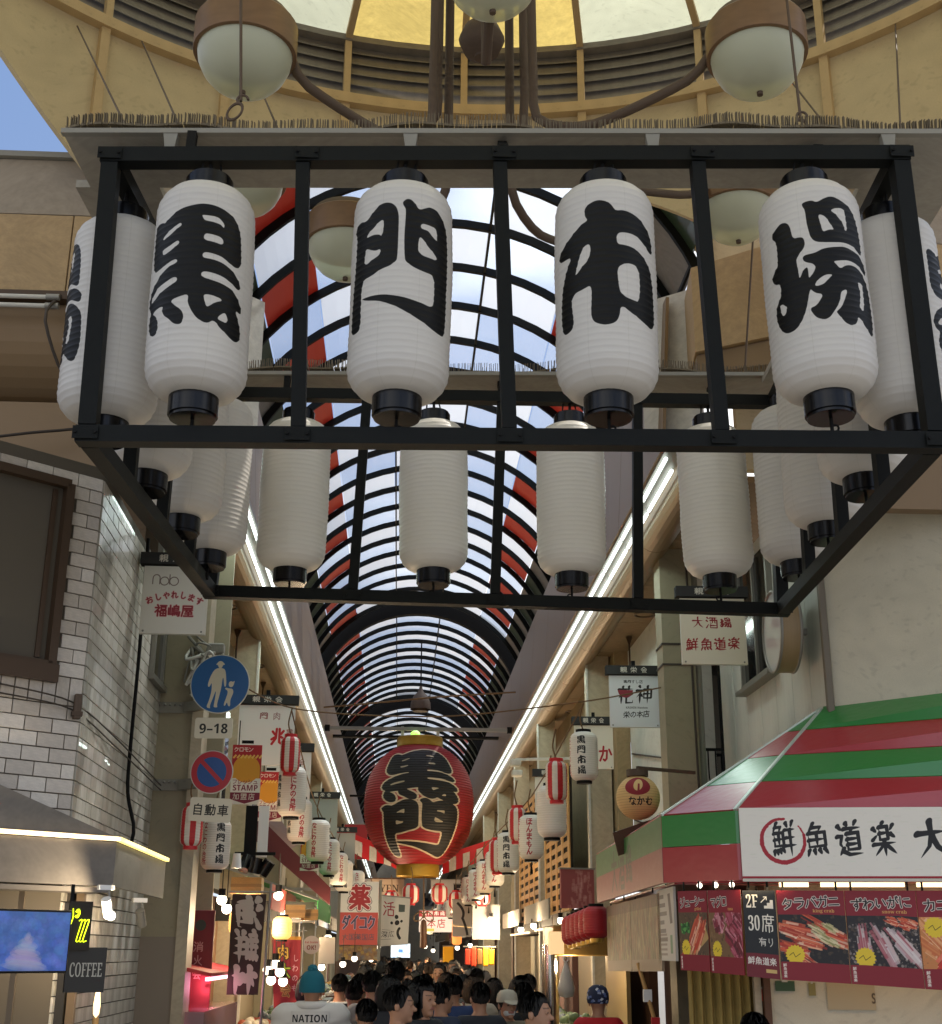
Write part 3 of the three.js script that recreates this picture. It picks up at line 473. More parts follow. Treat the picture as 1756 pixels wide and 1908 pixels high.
{
  const p = thing('conduit_pair', 'pair of pale pipes ending on the ledge of the left beige canopy', 'pipe', [-3.3, 6.66, -9.12]);
  for (const y of [0, -0.075]) { part('pipe', cyl(0.018, 1.2, 0, 0, 0, 10).rotateZ(Math.PI / 2), M.offWhite, p, [-0.1, y, 0]); part('end_cap', cyl(0.026, 0.1, 0, 0, 0, 12).rotateZ(Math.PI / 2), M.steelGrey, p, [0.55, y, 0]); }
  tag(part('loose_cable', tube([[-2.72, 6.72, -9.2], [-2.74, 6.4, -8.95], [-2.6, 6.0, -9.1], [-2.35, 5.75, -9.4], [-2.9, 5.6, -9.3], [-3.6, 5.45, -9.2]], 0.012), M.wire, scene), 'black cable drooping down the left curved bronze canopy', 'cable');
  const gable = new THREE.Shape([[2.68, 6.1], [4.6, 6.1], [4.6, 8.3], [3.2, 9.95], [-3.2, 9.95], [-4.2, 8.3], [-4.2, 6.1], [-2.68, 6.1], ...Array.from({ length: 31 }, (_, i) => [-2.68 * Math.cos((i / 30) * Math.PI), 7.25 + 2.66 * Math.sin((i / 30) * Math.PI)])].map(([a, c]) => new THREE.Vector2(a, c)));
  tag(part('gable_wall', new THREE.ExtrudeGeometry(gable, { depth: 0.1, bevelEnabled: false, curveSegments: 40 }), M.cream, scene, [XC, 0, -11.1]), 'cream gable wall around the mouth of the first glass vault', 'wall');
  const b = thing('ceiling_box', 'textured beige end box of the right eave beside the arch', 'panel', [0, 0, 0]);
  part('front_panel', slab([[2.44, 6.78, -10.0], [3.3, 6.96, -9.9], [3.3, 7.86, -9.9], [2.44, 7.59, -10.0]], 0.6, 1), M.beige, b);
  part('bottom_panel', slab([[2.46, 6.6, -10.05], [3.3, 6.7, -9.95], [3.3, 6.95, -9.95], [2.46, 6.77, -10.05]], 0.55, 1), M.bronze, b);
  const l = thing('fascia_end', 'pale speckled end panel of the left eave beside the vault', 'panel');
  part('panel', slab([[-1.62, 6.3, -10.5], [-1.35, 6.3, -10.9], [-1.35, 7.6, -10.9], [-1.75, 7.6, -10.5]], 0.05, 1), M.offWhite, l);
  const l2 = thing('fascia_end', 'pale speckled end panel of the right eave beside the vault', 'panel');
  part('panel', slab([[2.15, 6.3, -10.9], [2.6, 6.3, -10.55], [2.6, 7.7, -10.55], [2.15, 7.7, -10.9]], 0.05, 1), M.offWhite, l2);
}
// ---------------------------------------------------------------- lantern frame
const FR = { FTL: [-1.66, 6.03, -6.26], FTR: [2.64, 6.03, -5.98], FBL: [-1.63, 4.385, -6.26], FBR: [2.655, 4.35, -5.98], BBL: [-1.46, 4.47, -9.6], BBR: [2.82, 4.34, -9.32], BTL: [-1.4, 6.1, -9.6], BTR: [2.87, 6.03, -9.32] };
const mixp = (a, b, t) => a.map((v, i) => v + (b[i] - v) * t);
{
  const f = thing('steel_cage', 'black steel box frame hanging over the market entrance and holding the white lanterns', 'frame');
  const w = 0.09, beam = (a, b, n = 'beam', s = w) => part(n, bar(a, b, s, s), M.black, f);
  const up = (p, d) => [p[0], p[1] + d, p[2]];
  beam(mixp(FR.FTL, FR.FTR, -0.012), mixp(FR.FTL, FR.FTR, 1.012)); beam(mixp(FR.FBL, FR.FBR, -0.012), mixp(FR.FBL, FR.FBR, 1.012));
  beam(FR.BTL, FR.BTR); beam(mixp(FR.BBL, FR.BBR, -0.012), mixp(FR.BBL, FR.BBR, 1.012));
  for (const [a, b] of [['FTL', 'BTL'], ['FTR', 'BTR'], ['FBL', 'BBL'], ['FBR', 'BBR']]) beam(mixp(FR[a], FR[b], 0.017), mixp(FR[a], FR[b], 0.983));
  for (const [t, b] of [['FTL', 'FBL'], ['FTR', 'FBR'], ['BTL', 'BBL'], ['BTR', 'BBR']]) beam(up(FR[t], -0.051), up(FR[b], 0.051), 'upright');
  for (const k of [0.25, 0.5, 0.75]) {
    beam(up(mixp(FR.FTL, FR.FTR, k - 0.005), -0.051), up(mixp(FR.FBL, FR.FBR, k), 0.051), 'upright', 0.074);
    beam(up(mixp(FR.BTL, FR.BTR, k), -0.051), up(mixp(FR.BBL, FR.BBR, k), 0.051), 'upright', 0.074);
    beam(up(mixp(FR.FTL, FR.BTL, k), -0.051), up(mixp(FR.FBL, FR.BBL, k), 0.051), 'upright', 0.074);
    beam(up(mixp(FR.FTR, FR.BTR, k), -0.051), up(mixp(FR.FBR, FR.BBR, k), 0.051), 'upright', 0.074);
  }
  for (const [a, b] of [['FBL', 'FBR'], ['FTL', 'FTR'], ['BBL', 'BBR']]) for (const k of [0, 0.25, 0.5, 0.75, 1]) {
    const q = mixp(FR[a], FR[b], k); part('gusset', rbx(0.13, 0.07, 0.006, 0.002, q[0], q[1], q[2] + 0.056), M.black, f);
    for (const s of [-0.05, 0.05]) part('bolt', cyl(0.009, 0.012, 0, 0, 0, 6).rotateX(Math.PI / 2), M.blackMatte, f, [q[0] + s, q[1], q[2] + 0.064]);
  }
  for (const k of [0.1, 0.5, 0.9]) { part('hanger', bar(up(mixp(FR.FTL, FR.FTR, k), 0.05), [mixp(FR.FTL, FR.FTR, k)[0], 6.2, -6.25], 0.05), M.blackMatte, f); part('hanger', bar(up(mixp(FR.BTL, FR.BTR, k), 0.05), [mixp(FR.BTL, FR.BTR, k)[0], 6.26, -9.6], 0.05), M.blackMatte, f); }
}
const lanternProfile = (R, H, ribs, cap, swell = 0.02) => {
  const p = [], n = ribs * 6, rc = R * 0.56;
  for (let i = 0; i <= n; i++) {
    const y = (i / n) * H, e = Math.min(y, H - y);
    let r = e < rc ? R - rc + Math.sqrt(Math.max(0, rc * rc - (rc - e) ** 2)) : R;
    r = Math.max(cap, r) * (1 + swell * Math.sin((y / H) * Math.PI) - swell);
    p.push([r - 0.0034 * Math.abs(Math.sin((i / n) * ribs * Math.PI)) ** 0.6 + 0.003, y - H / 2]);
  }
  return p;
};
const bigGeos = [0, 1, 2, 3].map((v) => { // four bodies, each with its own soft dents
  const g = lathe(lanternProfile(0.263, 1.2, 34, 0.122), 56), p = g.attributes.position;
  for (let i = 0; i < p.count; i++) { const x = p.getX(i), y = p.getY(i), z = p.getZ(i), k = 1 + 0.022 * noise.noise(x * 5 + v * 7, y * 3.2, z * 5) + 0.007 * noise.noise(x * 16, y * 22 + v * 5, z * 16); p.setXYZ(i, x * k, y, z * k); }
  g.computeVertexNormals(); return g;
});
let turnOf = 0;
const textFace = (key) => { // paper with one brush character; u = 0.5 is the face
  const m = M.paper.clone(); m.map = tex(1024, 768, (g, w, h) => {
    fill(g, '#e6e4e1', 0, 0, w, h);
    for (let i = 0; i < 900; i++) { g.fillStyle = `rgba(${150 + rnd() * 60},${140 + rnd() * 60},${120 + rnd() * 50},${rnd() * 0.05})`; g.fillRect(rnd() * w, rnd() * h, 2 + rnd() * 26, 1 + rnd() * 3); }
    for (let i = 0; i < 8; i++) fill(g, 'rgba(190,186,178,0.25)', (i + 0.5) * w / 8, 0, 2, h);
    const tw = w * 132 / 360; glyphShape(g, key, (w - tw) / 2, h * 0.125, tw, h * 0.7, '#08090a');
  });
  m.transmission = 0; m.roughness = 0.5; m.specularIntensity = 0.5; return m;
};
const faces = { kuro: textFace('kuro'), mon: textFace('mon'), ichi: textFace('ichi'), ba: textFace('ba') };
const plainPaper = mat('#dddad2', 0.45);
const capGeo = join([cyl(0.128, 0.105, 0, 0, 0, 28), cyl(0.118, 0.02, 0, 0.06, 0, 28)]);
function bigLantern(top, key, turn, label, group, plain) {
  const l = thing('paper_lantern', label, 'lantern', [top[0], top[1] - 0.24, top[2]], turn, group);
  l.rotation.z = rr(-0.02, 0.02); l.rotation.x = rr(-0.02, 0.02);
  const b = part('body', bigGeos[turnOf++ % 4], plain ? plainPaper : faces[key], l, [0, -0.6, 0]); b.rotation.y = Math.PI + rr(-0.04, 0.04); b.scale.set(rr(0.985, 1.012), 1, rr(0.985, 1.012));
  part('cap', capGeo, M.blackGloss, l, [0, 0.03, 0]);
  part('cap', capGeo, M.blackGloss, l, [0, -1.245, 0], [Math.PI, 0, 0]);
  part('hook', join([rod([0, 0.08, 0], [0, 0.24, 0], 0.012), rod([-0.06, 0.1, 0], [-0.03, 0.24, 0.02], 0.006), rod([0.06, 0.1, 0], [0.05, 0.24, -0.01], 0.006)]), M.blackMatte, l);
  part('tie', join([rod([0, -1.29, 0], [0.0, -1.4, 0], 0.01), new THREE.TorusGeometry(0.018, 0.006, 6, 12).translate(0.015, -1.37, 0)]), M.blackMatte, l);
  return l;
}
const names = { kuro: '黒', mon: '門', ichi: '市', ba: '場' };
const ks = ['kuro', 'mon', 'ichi', 'ba'];
[0.128, 0.375, 0.625, 0.878].forEach((k, i) => {
  const word = ['first character, a barred box over four drops', 'gate character of two leaves', 'market character with one thick upright', 'last character of two brushed halves'][i];
  bigLantern(mixp(FR.FTL, FR.FTR, k), ks[i], [-2, -2, -9, -10][i] * D2R, `white front lantern with the ${word}`, 'white lanterns in the black frame');
});
const rowOrder = ['first, beside the front corner', 'second from the front corner', 'third from the front corner', 'fourth, beside the back corner'];
[0.1, 0.36, 0.62, 0.88].forEach((k, i) => {
  bigLantern(mixp(FR.FTL, FR.BTL, k), ks[3 - i], -94 * D2R, `white paper lantern on the left side of the frame, ${rowOrder[i]}`, 'white lanterns in the black frame');
  bigLantern(mixp(FR.FTR, FR.BTR, k), ks[i], 86 * D2R, `white paper lantern on the right side of the frame, ${rowOrder[i]}`, 'white lanterns in the black frame');
});
[0.125, 0.375, 0.625, 0.88].forEach((k, i) => bigLantern(mixp(FR.BTL, FR.BTR, k), ks[3 - i], 177 * D2R, `blank-backed white lantern on the back of the frame, ${['beside the left corner', 'left of its middle upright', 'right of its middle upright', 'beside the right corner'][i]}`, 'white lanterns in the black frame', true));

// ---------------------------------------------------------------- chandelier of globe lamps
{
  const bowl = lathe([[0.001, -0.27], [0.07, -0.262], [0.14, -0.238], [0.2, -0.195], [0.25, -0.135], [0.283, -0.06], [0.292, 0]], 40);
  const band = lathe([[0.293, -0.005], [0.315, -0.005], [0.318, 0.0], [0.318, 0.2], [0.312, 0.21], [0.28, 0.212]], 40);
  const dome = lathe([[0.31, 0.212], [0.27, 0.27], [0.19, 0.32], [0.09, 0.345], [0.001, 0.35]], 32);
  const spots = [[-1.06, 7.16, -6.8, 'at the left in front of the stay wires'], [0.46, 7.63, -6.55, 'in the middle at the front of the cluster'], [2.16, 7.3, -6.8, 'at the right in front of the louvres'], [2.52, 7.4, -8.75, 'behind the right front lantern, against the cream wall'], [-0.5, 7.0, -8.8, 'behind the gate-character lantern'], [-1.3, 7.53, -8.8, 'behind the first front lantern'], [1.5, 7.0, -8.9, 'behind the market-character lantern']];
  const ch = thing('chandelier_stem', 'rusty chandelier stem with curved pipe arms reaching to the globe lamps', 'chandelier', [0.45, 0, -7.5]);
  part('stem', cyl(0.05, 2.9, 0, 9.2, 0, 14), M.rust, ch); part('hub', lathe([[0.001, 7.75], [0.12, 7.8], [0.16, 7.9], [0.12, 8.0], [0.05, 8.05]], 20), M.rust, ch);
  for (const [x, y, z, w] of spots) {
    const l = thing('globe_lamp', `frosted bowl lamp with a brown band, ${w}`, 'lamp', [x, y, z], 0, 'globe lamps of the chandelier');
    part('bowl', bowl, M.glassBowl, l); part('band', band, M.lampBand, l); part('top', dome, M.rust, l);
    part('nut', cyl(0.02, 0.03, 0, -0.275, 0, 8), M.rust, l);
    const dx = x - 0.45, dz = z + 7.5, q = Math.hypot(dx, dz), s = (k, yy) => [dx * k, yy, dz * k];
    const near = 0.3 / q;
    const c0 = 0.36 / q; part('arm', tube([s(c0, 10.2), s(c0, 8.6), s(c0 * 1.02, y + 0.25), s(c0 * 1.12, y - 0.14), s(0.42, y - 0.26), s(0.75, y - 0.08), s(1 - near, y + 0.08)], 0.032, 40, 10), M.rust, ch);
  }
}
// ---------------------------------------------------------------- white-tiled corner building on the left
const tileW = [mat('#d3c9bc', 0.3, { clearcoat: 0.3, map: coarse }), mat('#c4baad', 0.32, { clearcoat: 0.3, map: coarse }), mat('#ded6ca', 0.28, { clearcoat: 0.3, map: coarse })];
const tileG = [mat('#cdc8bb', 0.3, { clearcoat: 0.3, map: coarse }), mat('#bdb8aa', 0.32, { clearcoat: 0.3, map: coarse }), mat('#d8d3c7', 0.28, { clearcoat: 0.3, map: coarse })];
{
  const b = thing('tiled_building', 'white tiled corner building with a dark window above the grey awning', 'building');
  const CX = -2.2, CZ = -9.0, dir = [-0.755, 0.656], mortar = mat('#5a5348', 0.9), y0 = 0, y1 = 5.22;
  const nrm = [0.656, 0.755]; const Q = (s, y, o) => [CX + dir[0] * s + nrm[0] * o, y, CZ + dir[1] * s + nrm[1] * o];
  part('wall', slab([Q(4, y0, 0), Q(0, y0, 0), Q(0, y1, 0), Q(4, y1, 0)], 0.3, 1), mortar, b);
  part('wall', slab([[CX, y0, CZ], [CX - 0.05, y0, -12.6], [CX - 0.05, y1, -12.6], [CX, y1, CZ]], 0.3, 1), mortar, b);
  const th = 0.0975, tw = 0.195, ry = Math.atan2(0.656, 0.755), g1 = rbx(tw - 0.007, th - 0.007, 0.018, 0.003), gh = rbx(tw / 2 - 0.007, th - 0.007, 0.018, 0.003), gv = rbx(tw / 2 - 0.009, th * 2 - 0.009, 0.018, 0.003);
  const win = { s0: 0.265, s1: 1.9, y0: 3.72, y1: 5.02 };
  const far = [];
  for (let r = 0; r * th < 2.72; r++) {
    const y = 2.4 + (r + 0.5) * th, sold = r === 11 || r === 12;
    if (sold) { if (r === 11) for (let i = 0; i < 22; i++) part('tile', gv, tileW[Math.floor(rnd() * 3)], b, Q((i + 0.5) * tw / 2, y + th / 2, 0.006 + rr(0, 0.002)), [0, ry, 0]); continue; }
    const off = r % 2 ? 0 : tw / 2;
    if (off) part('tile', gh, tileW[Math.floor(rnd() * 3)], b, Q(tw / 4, y, 0.006), [0, ry, 0]);
    for (let i = 0; i < 9; i++) {
      const s = off + (i + 0.5) * tw;
      if (y > win.y0 - 0.05 && y < win.y1 + 0.05 && s > win.s0 - 0.06) continue;
      if (s > 1.5) { far.push(turned(g1.clone(), { p: Q(s, y, 0.006), ry })); continue; }
      part('tile', g1, tileW[Math.floor(rnd() * 3)], b, Q(s, y, 0.006 + rr(0, 0.0025)), [0, ry, 0]);
    }
  }
  part('far_tiles', far, tileW[0], b).userData.kind = 'stuff';
  const rest = [[], [], []];
  for (let r = 0; r * th < 2.72; r++) for (let i = 0; i < 36; i++) {
    const y = 2.4 + (r + 0.5) * th, z = CZ - (i + 0.5) * (tw / 2) - 0.006, x = CX - 0.05 * ((CZ - z) / 3.6) + 0.005 + rr(0, 0.003);
    if (z < -11.3 && y > 4.15) continue;
    if (i < 4) part('tile', gh, tileG[Math.floor(rnd() * 3)], b, [x, y, z], [0, Math.PI / 2, 0]);
    else rest[Math.floor(rnd() * 3)].push(turned(gh.clone(), { p: [x, y, z], ry: Math.PI / 2 }));
  }
  for (let r = 0; r < 24; r++) for (let i = 0; i < 36; i++) { const y = 2.4 - (r + 0.5) * th; rest[(r + i) % 3].push(turned(gh.clone(), { p: [CX - 0.05 * (i * tw / 2 / 3.6) + 0.006, y, CZ - (i + 0.5) * tw / 2 - 0.006], ry: Math.PI / 2 })); }
  rest.forEach((g, i) => part('far_tiles', g, tileG[i], b).userData.kind = 'stuff');
  // window on the splayed face
  const wn = part('window', slab([Q(win.s1, win.y0, -0.03), Q(win.s0, win.y0, -0.03), Q(win.s0, win.y1, -0.03), Q(win.s1, win.y1, -0.03)], 0.02), mat('#1c1a18', 0.75), b);
  const fr = [];
  for (const [a, c] of [[[win.s0, win.y0], [win.s0, win.y1]], [[win.s0, win.y1], [win.s1, win.y1]], [[win.s0, win.y0], [win.s1, win.y0]], [[win.s1, win.y0], [win.s1, win.y1]]]) fr.push(bar(Q(a[0], a[1], 0.02), Q(c[0], c[1], 0.02), 0.06, 0.09, [nrm[0], 0, nrm[1]]));
  part('frame', fr, M.bronzeDark, wn); part('sill', bar(Q(win.s0 - 0.05, win.y0 - 0.05, 0.05), Q(win.s1, win.y0 - 0.05, 0.05), 0.05, 0.12, [0, 1, 0]), M.bronzeDark, wn);
  part('screen_frame', bar(Q(win.s0 + 0.09, win.y0 + 0.05, 0.0), Q(win.s0 + 0.09, win.y1 - 0.05, 0.0), 0.035, 0.03, [nrm[0], 0, nrm[1]]), M.bronzeDark, wn);
  const wn2 = part('window', bx(0.02, 1.5, 0.9, CX - 0.01, 4.95, -11.85), M.darkGlass, b);
  part('frame', [bx(0.06, 0.05, 0.98, CX, 4.18, -11.85), bx(0.05, 1.5, 0.05, CX, 4.95, -11.38), bx(0.05, 1.5, 0.05, CX, 4.95, -11.85), bx(0.05, 1.5, 0.05, CX, 4.95, -12.32)], M.steelGrey, wn2);
  part('cable_riser', tube([[-2.17, 5.2, -10.62], [-2.17, 4.2, -10.66], [-2.18, 3.2, -10.7], [-2.14, 2.95, -10.74], [-2.1, 2.82, -10.72], [-2.12, 2.7, -10.74]], 0.015, 30, 6), M.blackMatte, b);
}
{ // old wires strung along the tiles
  const f = (p, r, l) => tag(part('service_cable', tube(p, r, 40, 6), M.wire, scene), l, 'cable', undefined);
  f([[-3.1, 3.62, -8.2], [-2.7, 3.56, -8.52], [-2.24, 3.5, -8.9], [-2.15, 3.42, -10], [-2.13, 3.3, -11.9]], 0.006, 'upper thin grey cable strung across the white tiles');
  f([[-3.1, 3.56, -8.2], [-2.7, 3.5, -8.52], [-2.24, 3.45, -8.9], [-2.15, 3.36, -10], [-2.13, 3.26, -11.9]], 0.006, 'lower thin grey cable strung across the white tiles');
  const j = thing('junction_bracket', 'rusty cable bracket on the corner of the white tiles', 'bracket', [-2.2, 3.47, -8.93], 0.4);
  part('plate', rbx(0.05, 0.17, 0.05, 0.008), M.rust, j); part('clip', bx(0.07, 0.03, 0.06, 0, -0.05, 0), M.bronzeDark, j);
}
{ // grey awning of the corner shop with its light strip
  const a = thing('shop_awning', 'grey awning with a warm light strip along the corner shop', 'awning');
  const CX = -1.86, CZ = -8.95, dir = [-0.755, 0.656], Q = (s, y, o = 0) => [CX + dir[0] * s + 0.656 * o, y, CZ + dir[1] * s + 0.755 * o];
  const grey = mat('#7d7770', 0.75, { map: coarse1 }), grey2 = mat('#88857b', 0.7, { map: stained1 });
  part('top', slab([Q(4, 2.62, 0), Q(0, 2.62, 0), Q(0.0, 2.67, -0.34), Q(4, 4.0, -0.34)], 0.02, 1), grey, a);
  part('fascia', slab([Q(4, 2.3, 0), Q(0, 2.3, 0), Q(0, 2.58, 0), Q(4, 2.58, 0)], 0.03, 1), grey, a);
  part('side_fascia', slab([[CX, 2.3, CZ], [CX - 0.02, 2.3, -11.0], [CX - 0.02, 2.58, -11.0], [CX, 2.58, CZ]], 0.03, 1), grey2, a);
  part('side_top', slab([[CX, 2.62, CZ], [CX - 0.02, 2.62, -11.0], [CX - 0.3, 2.68, -11.0], [CX - 0.3, 2.68, CZ]], 0.02, 1), grey2, a);
  part('soffit', slab([Q(4, 2.29, -0.02), Q(0.02, 2.29, -0.02), Q(0.0, 2.29, -0.4), Q(4, 2.29, -0.42)], 0.03, 1), grey, a);
  part('light_strip', [bar(Q(4, 2.6, 0.012), Q(0, 2.6, 0.012), 0.03, 0.026)], lit('#ffdca0', 2.2), a);
  part('light_strip', [bar([CX + 0.012, 2.6, CZ], [CX - 0.008, 2.6, -11.0], 0.03, 0.026)], lit('#ffe27a', 1.6), a);
  const l = new THREE.RectAreaLight(0xffd9a0, 2, 3.5, 0.04); l.position.set(...Q(1.8, 2.6, 0.05)); l.lookAt(...Q(1.8, 2.45, 1)); scene.add(l);
  const wall = thing('coffee_shop', 'dark shop front with slatted shutter under the grey awning', 'shop front');
  part('panel', slab([Q(4, 0, -0.34), Q(0.0, 0, -0.34), Q(0.0, 2.29, -0.34), Q(4, 2.29, -0.34)], 0.04, 1), mat('#3b342b', 0.7, { map: coarse1 }), wall);
  for (let i = 0; i < 4; i++) part('slat', bar(Q(3.4, 2.26 - i * 0.075, -0.31), Q(0.52, 2.26 - i * 0.075, -0.31), 0.045, 0.03), M.woodDark, wall);
  part('door_frame', bar(Q(0.5, 0, -0.29), Q(0.5, 2.29, -0.29), 0.09, 0.06), mat('#5d5346', 0.6), wall);
  part('door_frame', bar(Q(0.06, 0, -0.29), Q(0.06, 2.29, -0.29), 0.05, 0.06), mat('#6d5b45', 0.6), wall);
  part('door_glass', slab([Q(0.46, 0.1, -0.3), Q(0.1, 0.1, -0.3), Q(0.1, 2.2, -0.3), Q(0.46, 2.2, -0.3)], 0.01), mat('#2e2a22', 0.2), wall);
  // screen
  const tv = thing('television', 'wall television showing a pale cone on blue above the shop door', 'television', [-2.12, 1.95, -7.78], 41 * D2R);
  part('housing', rbx(0.62, 0.34, 0.05, 0.008), M.blackGloss, tv);
  part('screen', new THREE.PlaneGeometry(0.6, 0.315), glowing(256, 144, (g, w, h) => {
    const n = g.createLinearGradient(0, 0, 0, h); n.addColorStop(0, '#41609c'); n.addColorStop(1, '#2d4f9c'); g.fillStyle = n; g.fillRect(0, 0, w, h);
    for (let i = 0; i < 500; i++) { g.fillStyle = `rgba(${60 + rnd() * 60},${100 + rnd() * 50},${170 + rnd() * 60},0.12)`; g.beginPath(); g.arc(rnd() * w, rnd() * h, 2 + rnd() * 14, 0, 7); g.fill(); }
    for (let i = 0; i < 26; i++) { g.fillStyle = `rgba(${150 + rnd() * 40},${140 + rnd() * 40},${170 + rnd() * 30},0.25)`; const y = 50 + i * 3.2, r = 6 + i * 2.1; g.beginPath(); g.ellipse(150 + rr(-6, 6), y + 8, r, 9, 0.1, 0, 7); g.fill(); }
  }, 0.28), tv, [0, 0, 0.027]);
  part('bracket', bx(0.1, 0.1, 0.24, 0, 0, -0.14), M.blackMatte, tv);
  const cf = thing('coffee_sign', 'dark hanging sign reading COFFEE beside the shop door', 'sign', [-1.9, 1.79, -8.56], 25 * D2R);
  part('board', new THREE.BoxGeometry(0.24, 0.26, 0.03), [0, 0, 0, 0, 1, 0].map((k) => (k ? printed(256, 256, (g, w, h) => { fill(g, '#2a261f', 0, 0, w, h); g.save(); g.translate(w / 2, h / 2); g.scale(0.62, 1.3); latin(g, 'COFFEE', 0, 0, 86, '#b9b4a6', 'serif'); g.restore(); }) : M.blackMatte)), cf);
  part('arm', bar([-0.12, 0.13, 0], [-0.12, 0.5, 0], 0.02), M.blackMatte, cf);
  const ne = thing('neon_sign', 'yellow neon lettering on the dark post of the corner shop', 'neon sign', [-1.93, 2.06, -8.5], 30 * D2R);
  const ny = lit('#e8ff20', 2.0, '#e8ff20'), zig = (pts, r = 0.004) => tube(pts.map(([x, y]) => [x, y, 0]), r, 30, 6);
  part('letter', zig([[-0.09, 0.12], [-0.085, 0.05], [-0.1, -0.01]]), ny, ne); part('letter', zig([[-0.06, 0.09], [-0.045, 0.11], [-0.035, 0.08], [-0.05, 0.05], [-0.065, 0.06]], 0.01), ny, ne);
  for (let i = 0; i < 3; i++) part('letter', zig([[-0.03 + i * 0.03, 0.02], [-0.005 + i * 0.03, 0.022], [-0.04 + i * 0.028, -0.14], [-0.012 + i * 0.03, -0.142]]), ny, ne);
  part('back_board', bx(0.2, 0.4, 0.02, -0.02, -0.02, -0.02), mat('#2a2219', 0.7), ne); ne.scale.setScalar(0.72);
  const flame = thing('torch_lamp', 'small glowing candle-shaped lamp below the coffee sign', 'lamp', [-1.84, 1.6, -8.7]);
  part('flame', lathe([[0.001, -0.09], [0.018, -0.07], [0.022, -0.02], [0.014, 0.06], [0.001, 0.1]], 12), lit('#ffd08a', 2.5), flame); part('holder', cyl(0.02, 0.4, 0, -0.29, 0, 10), M.wood, flame);
  for (const [x, y, z, on, l] of [[-1.83, 2.2, -8.7, 1, 'white track spotlight switched on under the grey awning'], [-1.8, 2.16, -9.7, 0, 'grey track spotlight switched off under the awning corner']]) {
    const s = thing('track_spotlight', l, 'spotlight', [x, y, z], 0.5);
    part('base', bx(0.1, 0.03, 0.04, -0.02, 0.08, 0), M.white, s); part('stem', rod([0, 0.07, 0], [0.01, 0.0, 0], 0.008), M.steelGrey, s);
    part('head', turned(cyl(0.032, 0.12, 0, 0, 0, 16), { rz: 0.35, rx: 0.5, p: [0, -0.04, 0] }), on ? M.white : M.steelGrey, s);
    if (on) { part('lens', new THREE.SphereGeometry(0.028, 14, 10), lit('#fff6e4', 5), s, [0.02, -0.09, 0.03]); const p = new THREE.PointLight(0xffe6c0, 2.2, 0, 2); p.position.set(x + 0.03, y - 0.13, z + 0.06); p.castShadow = true; scene.add(p); }
  }
}
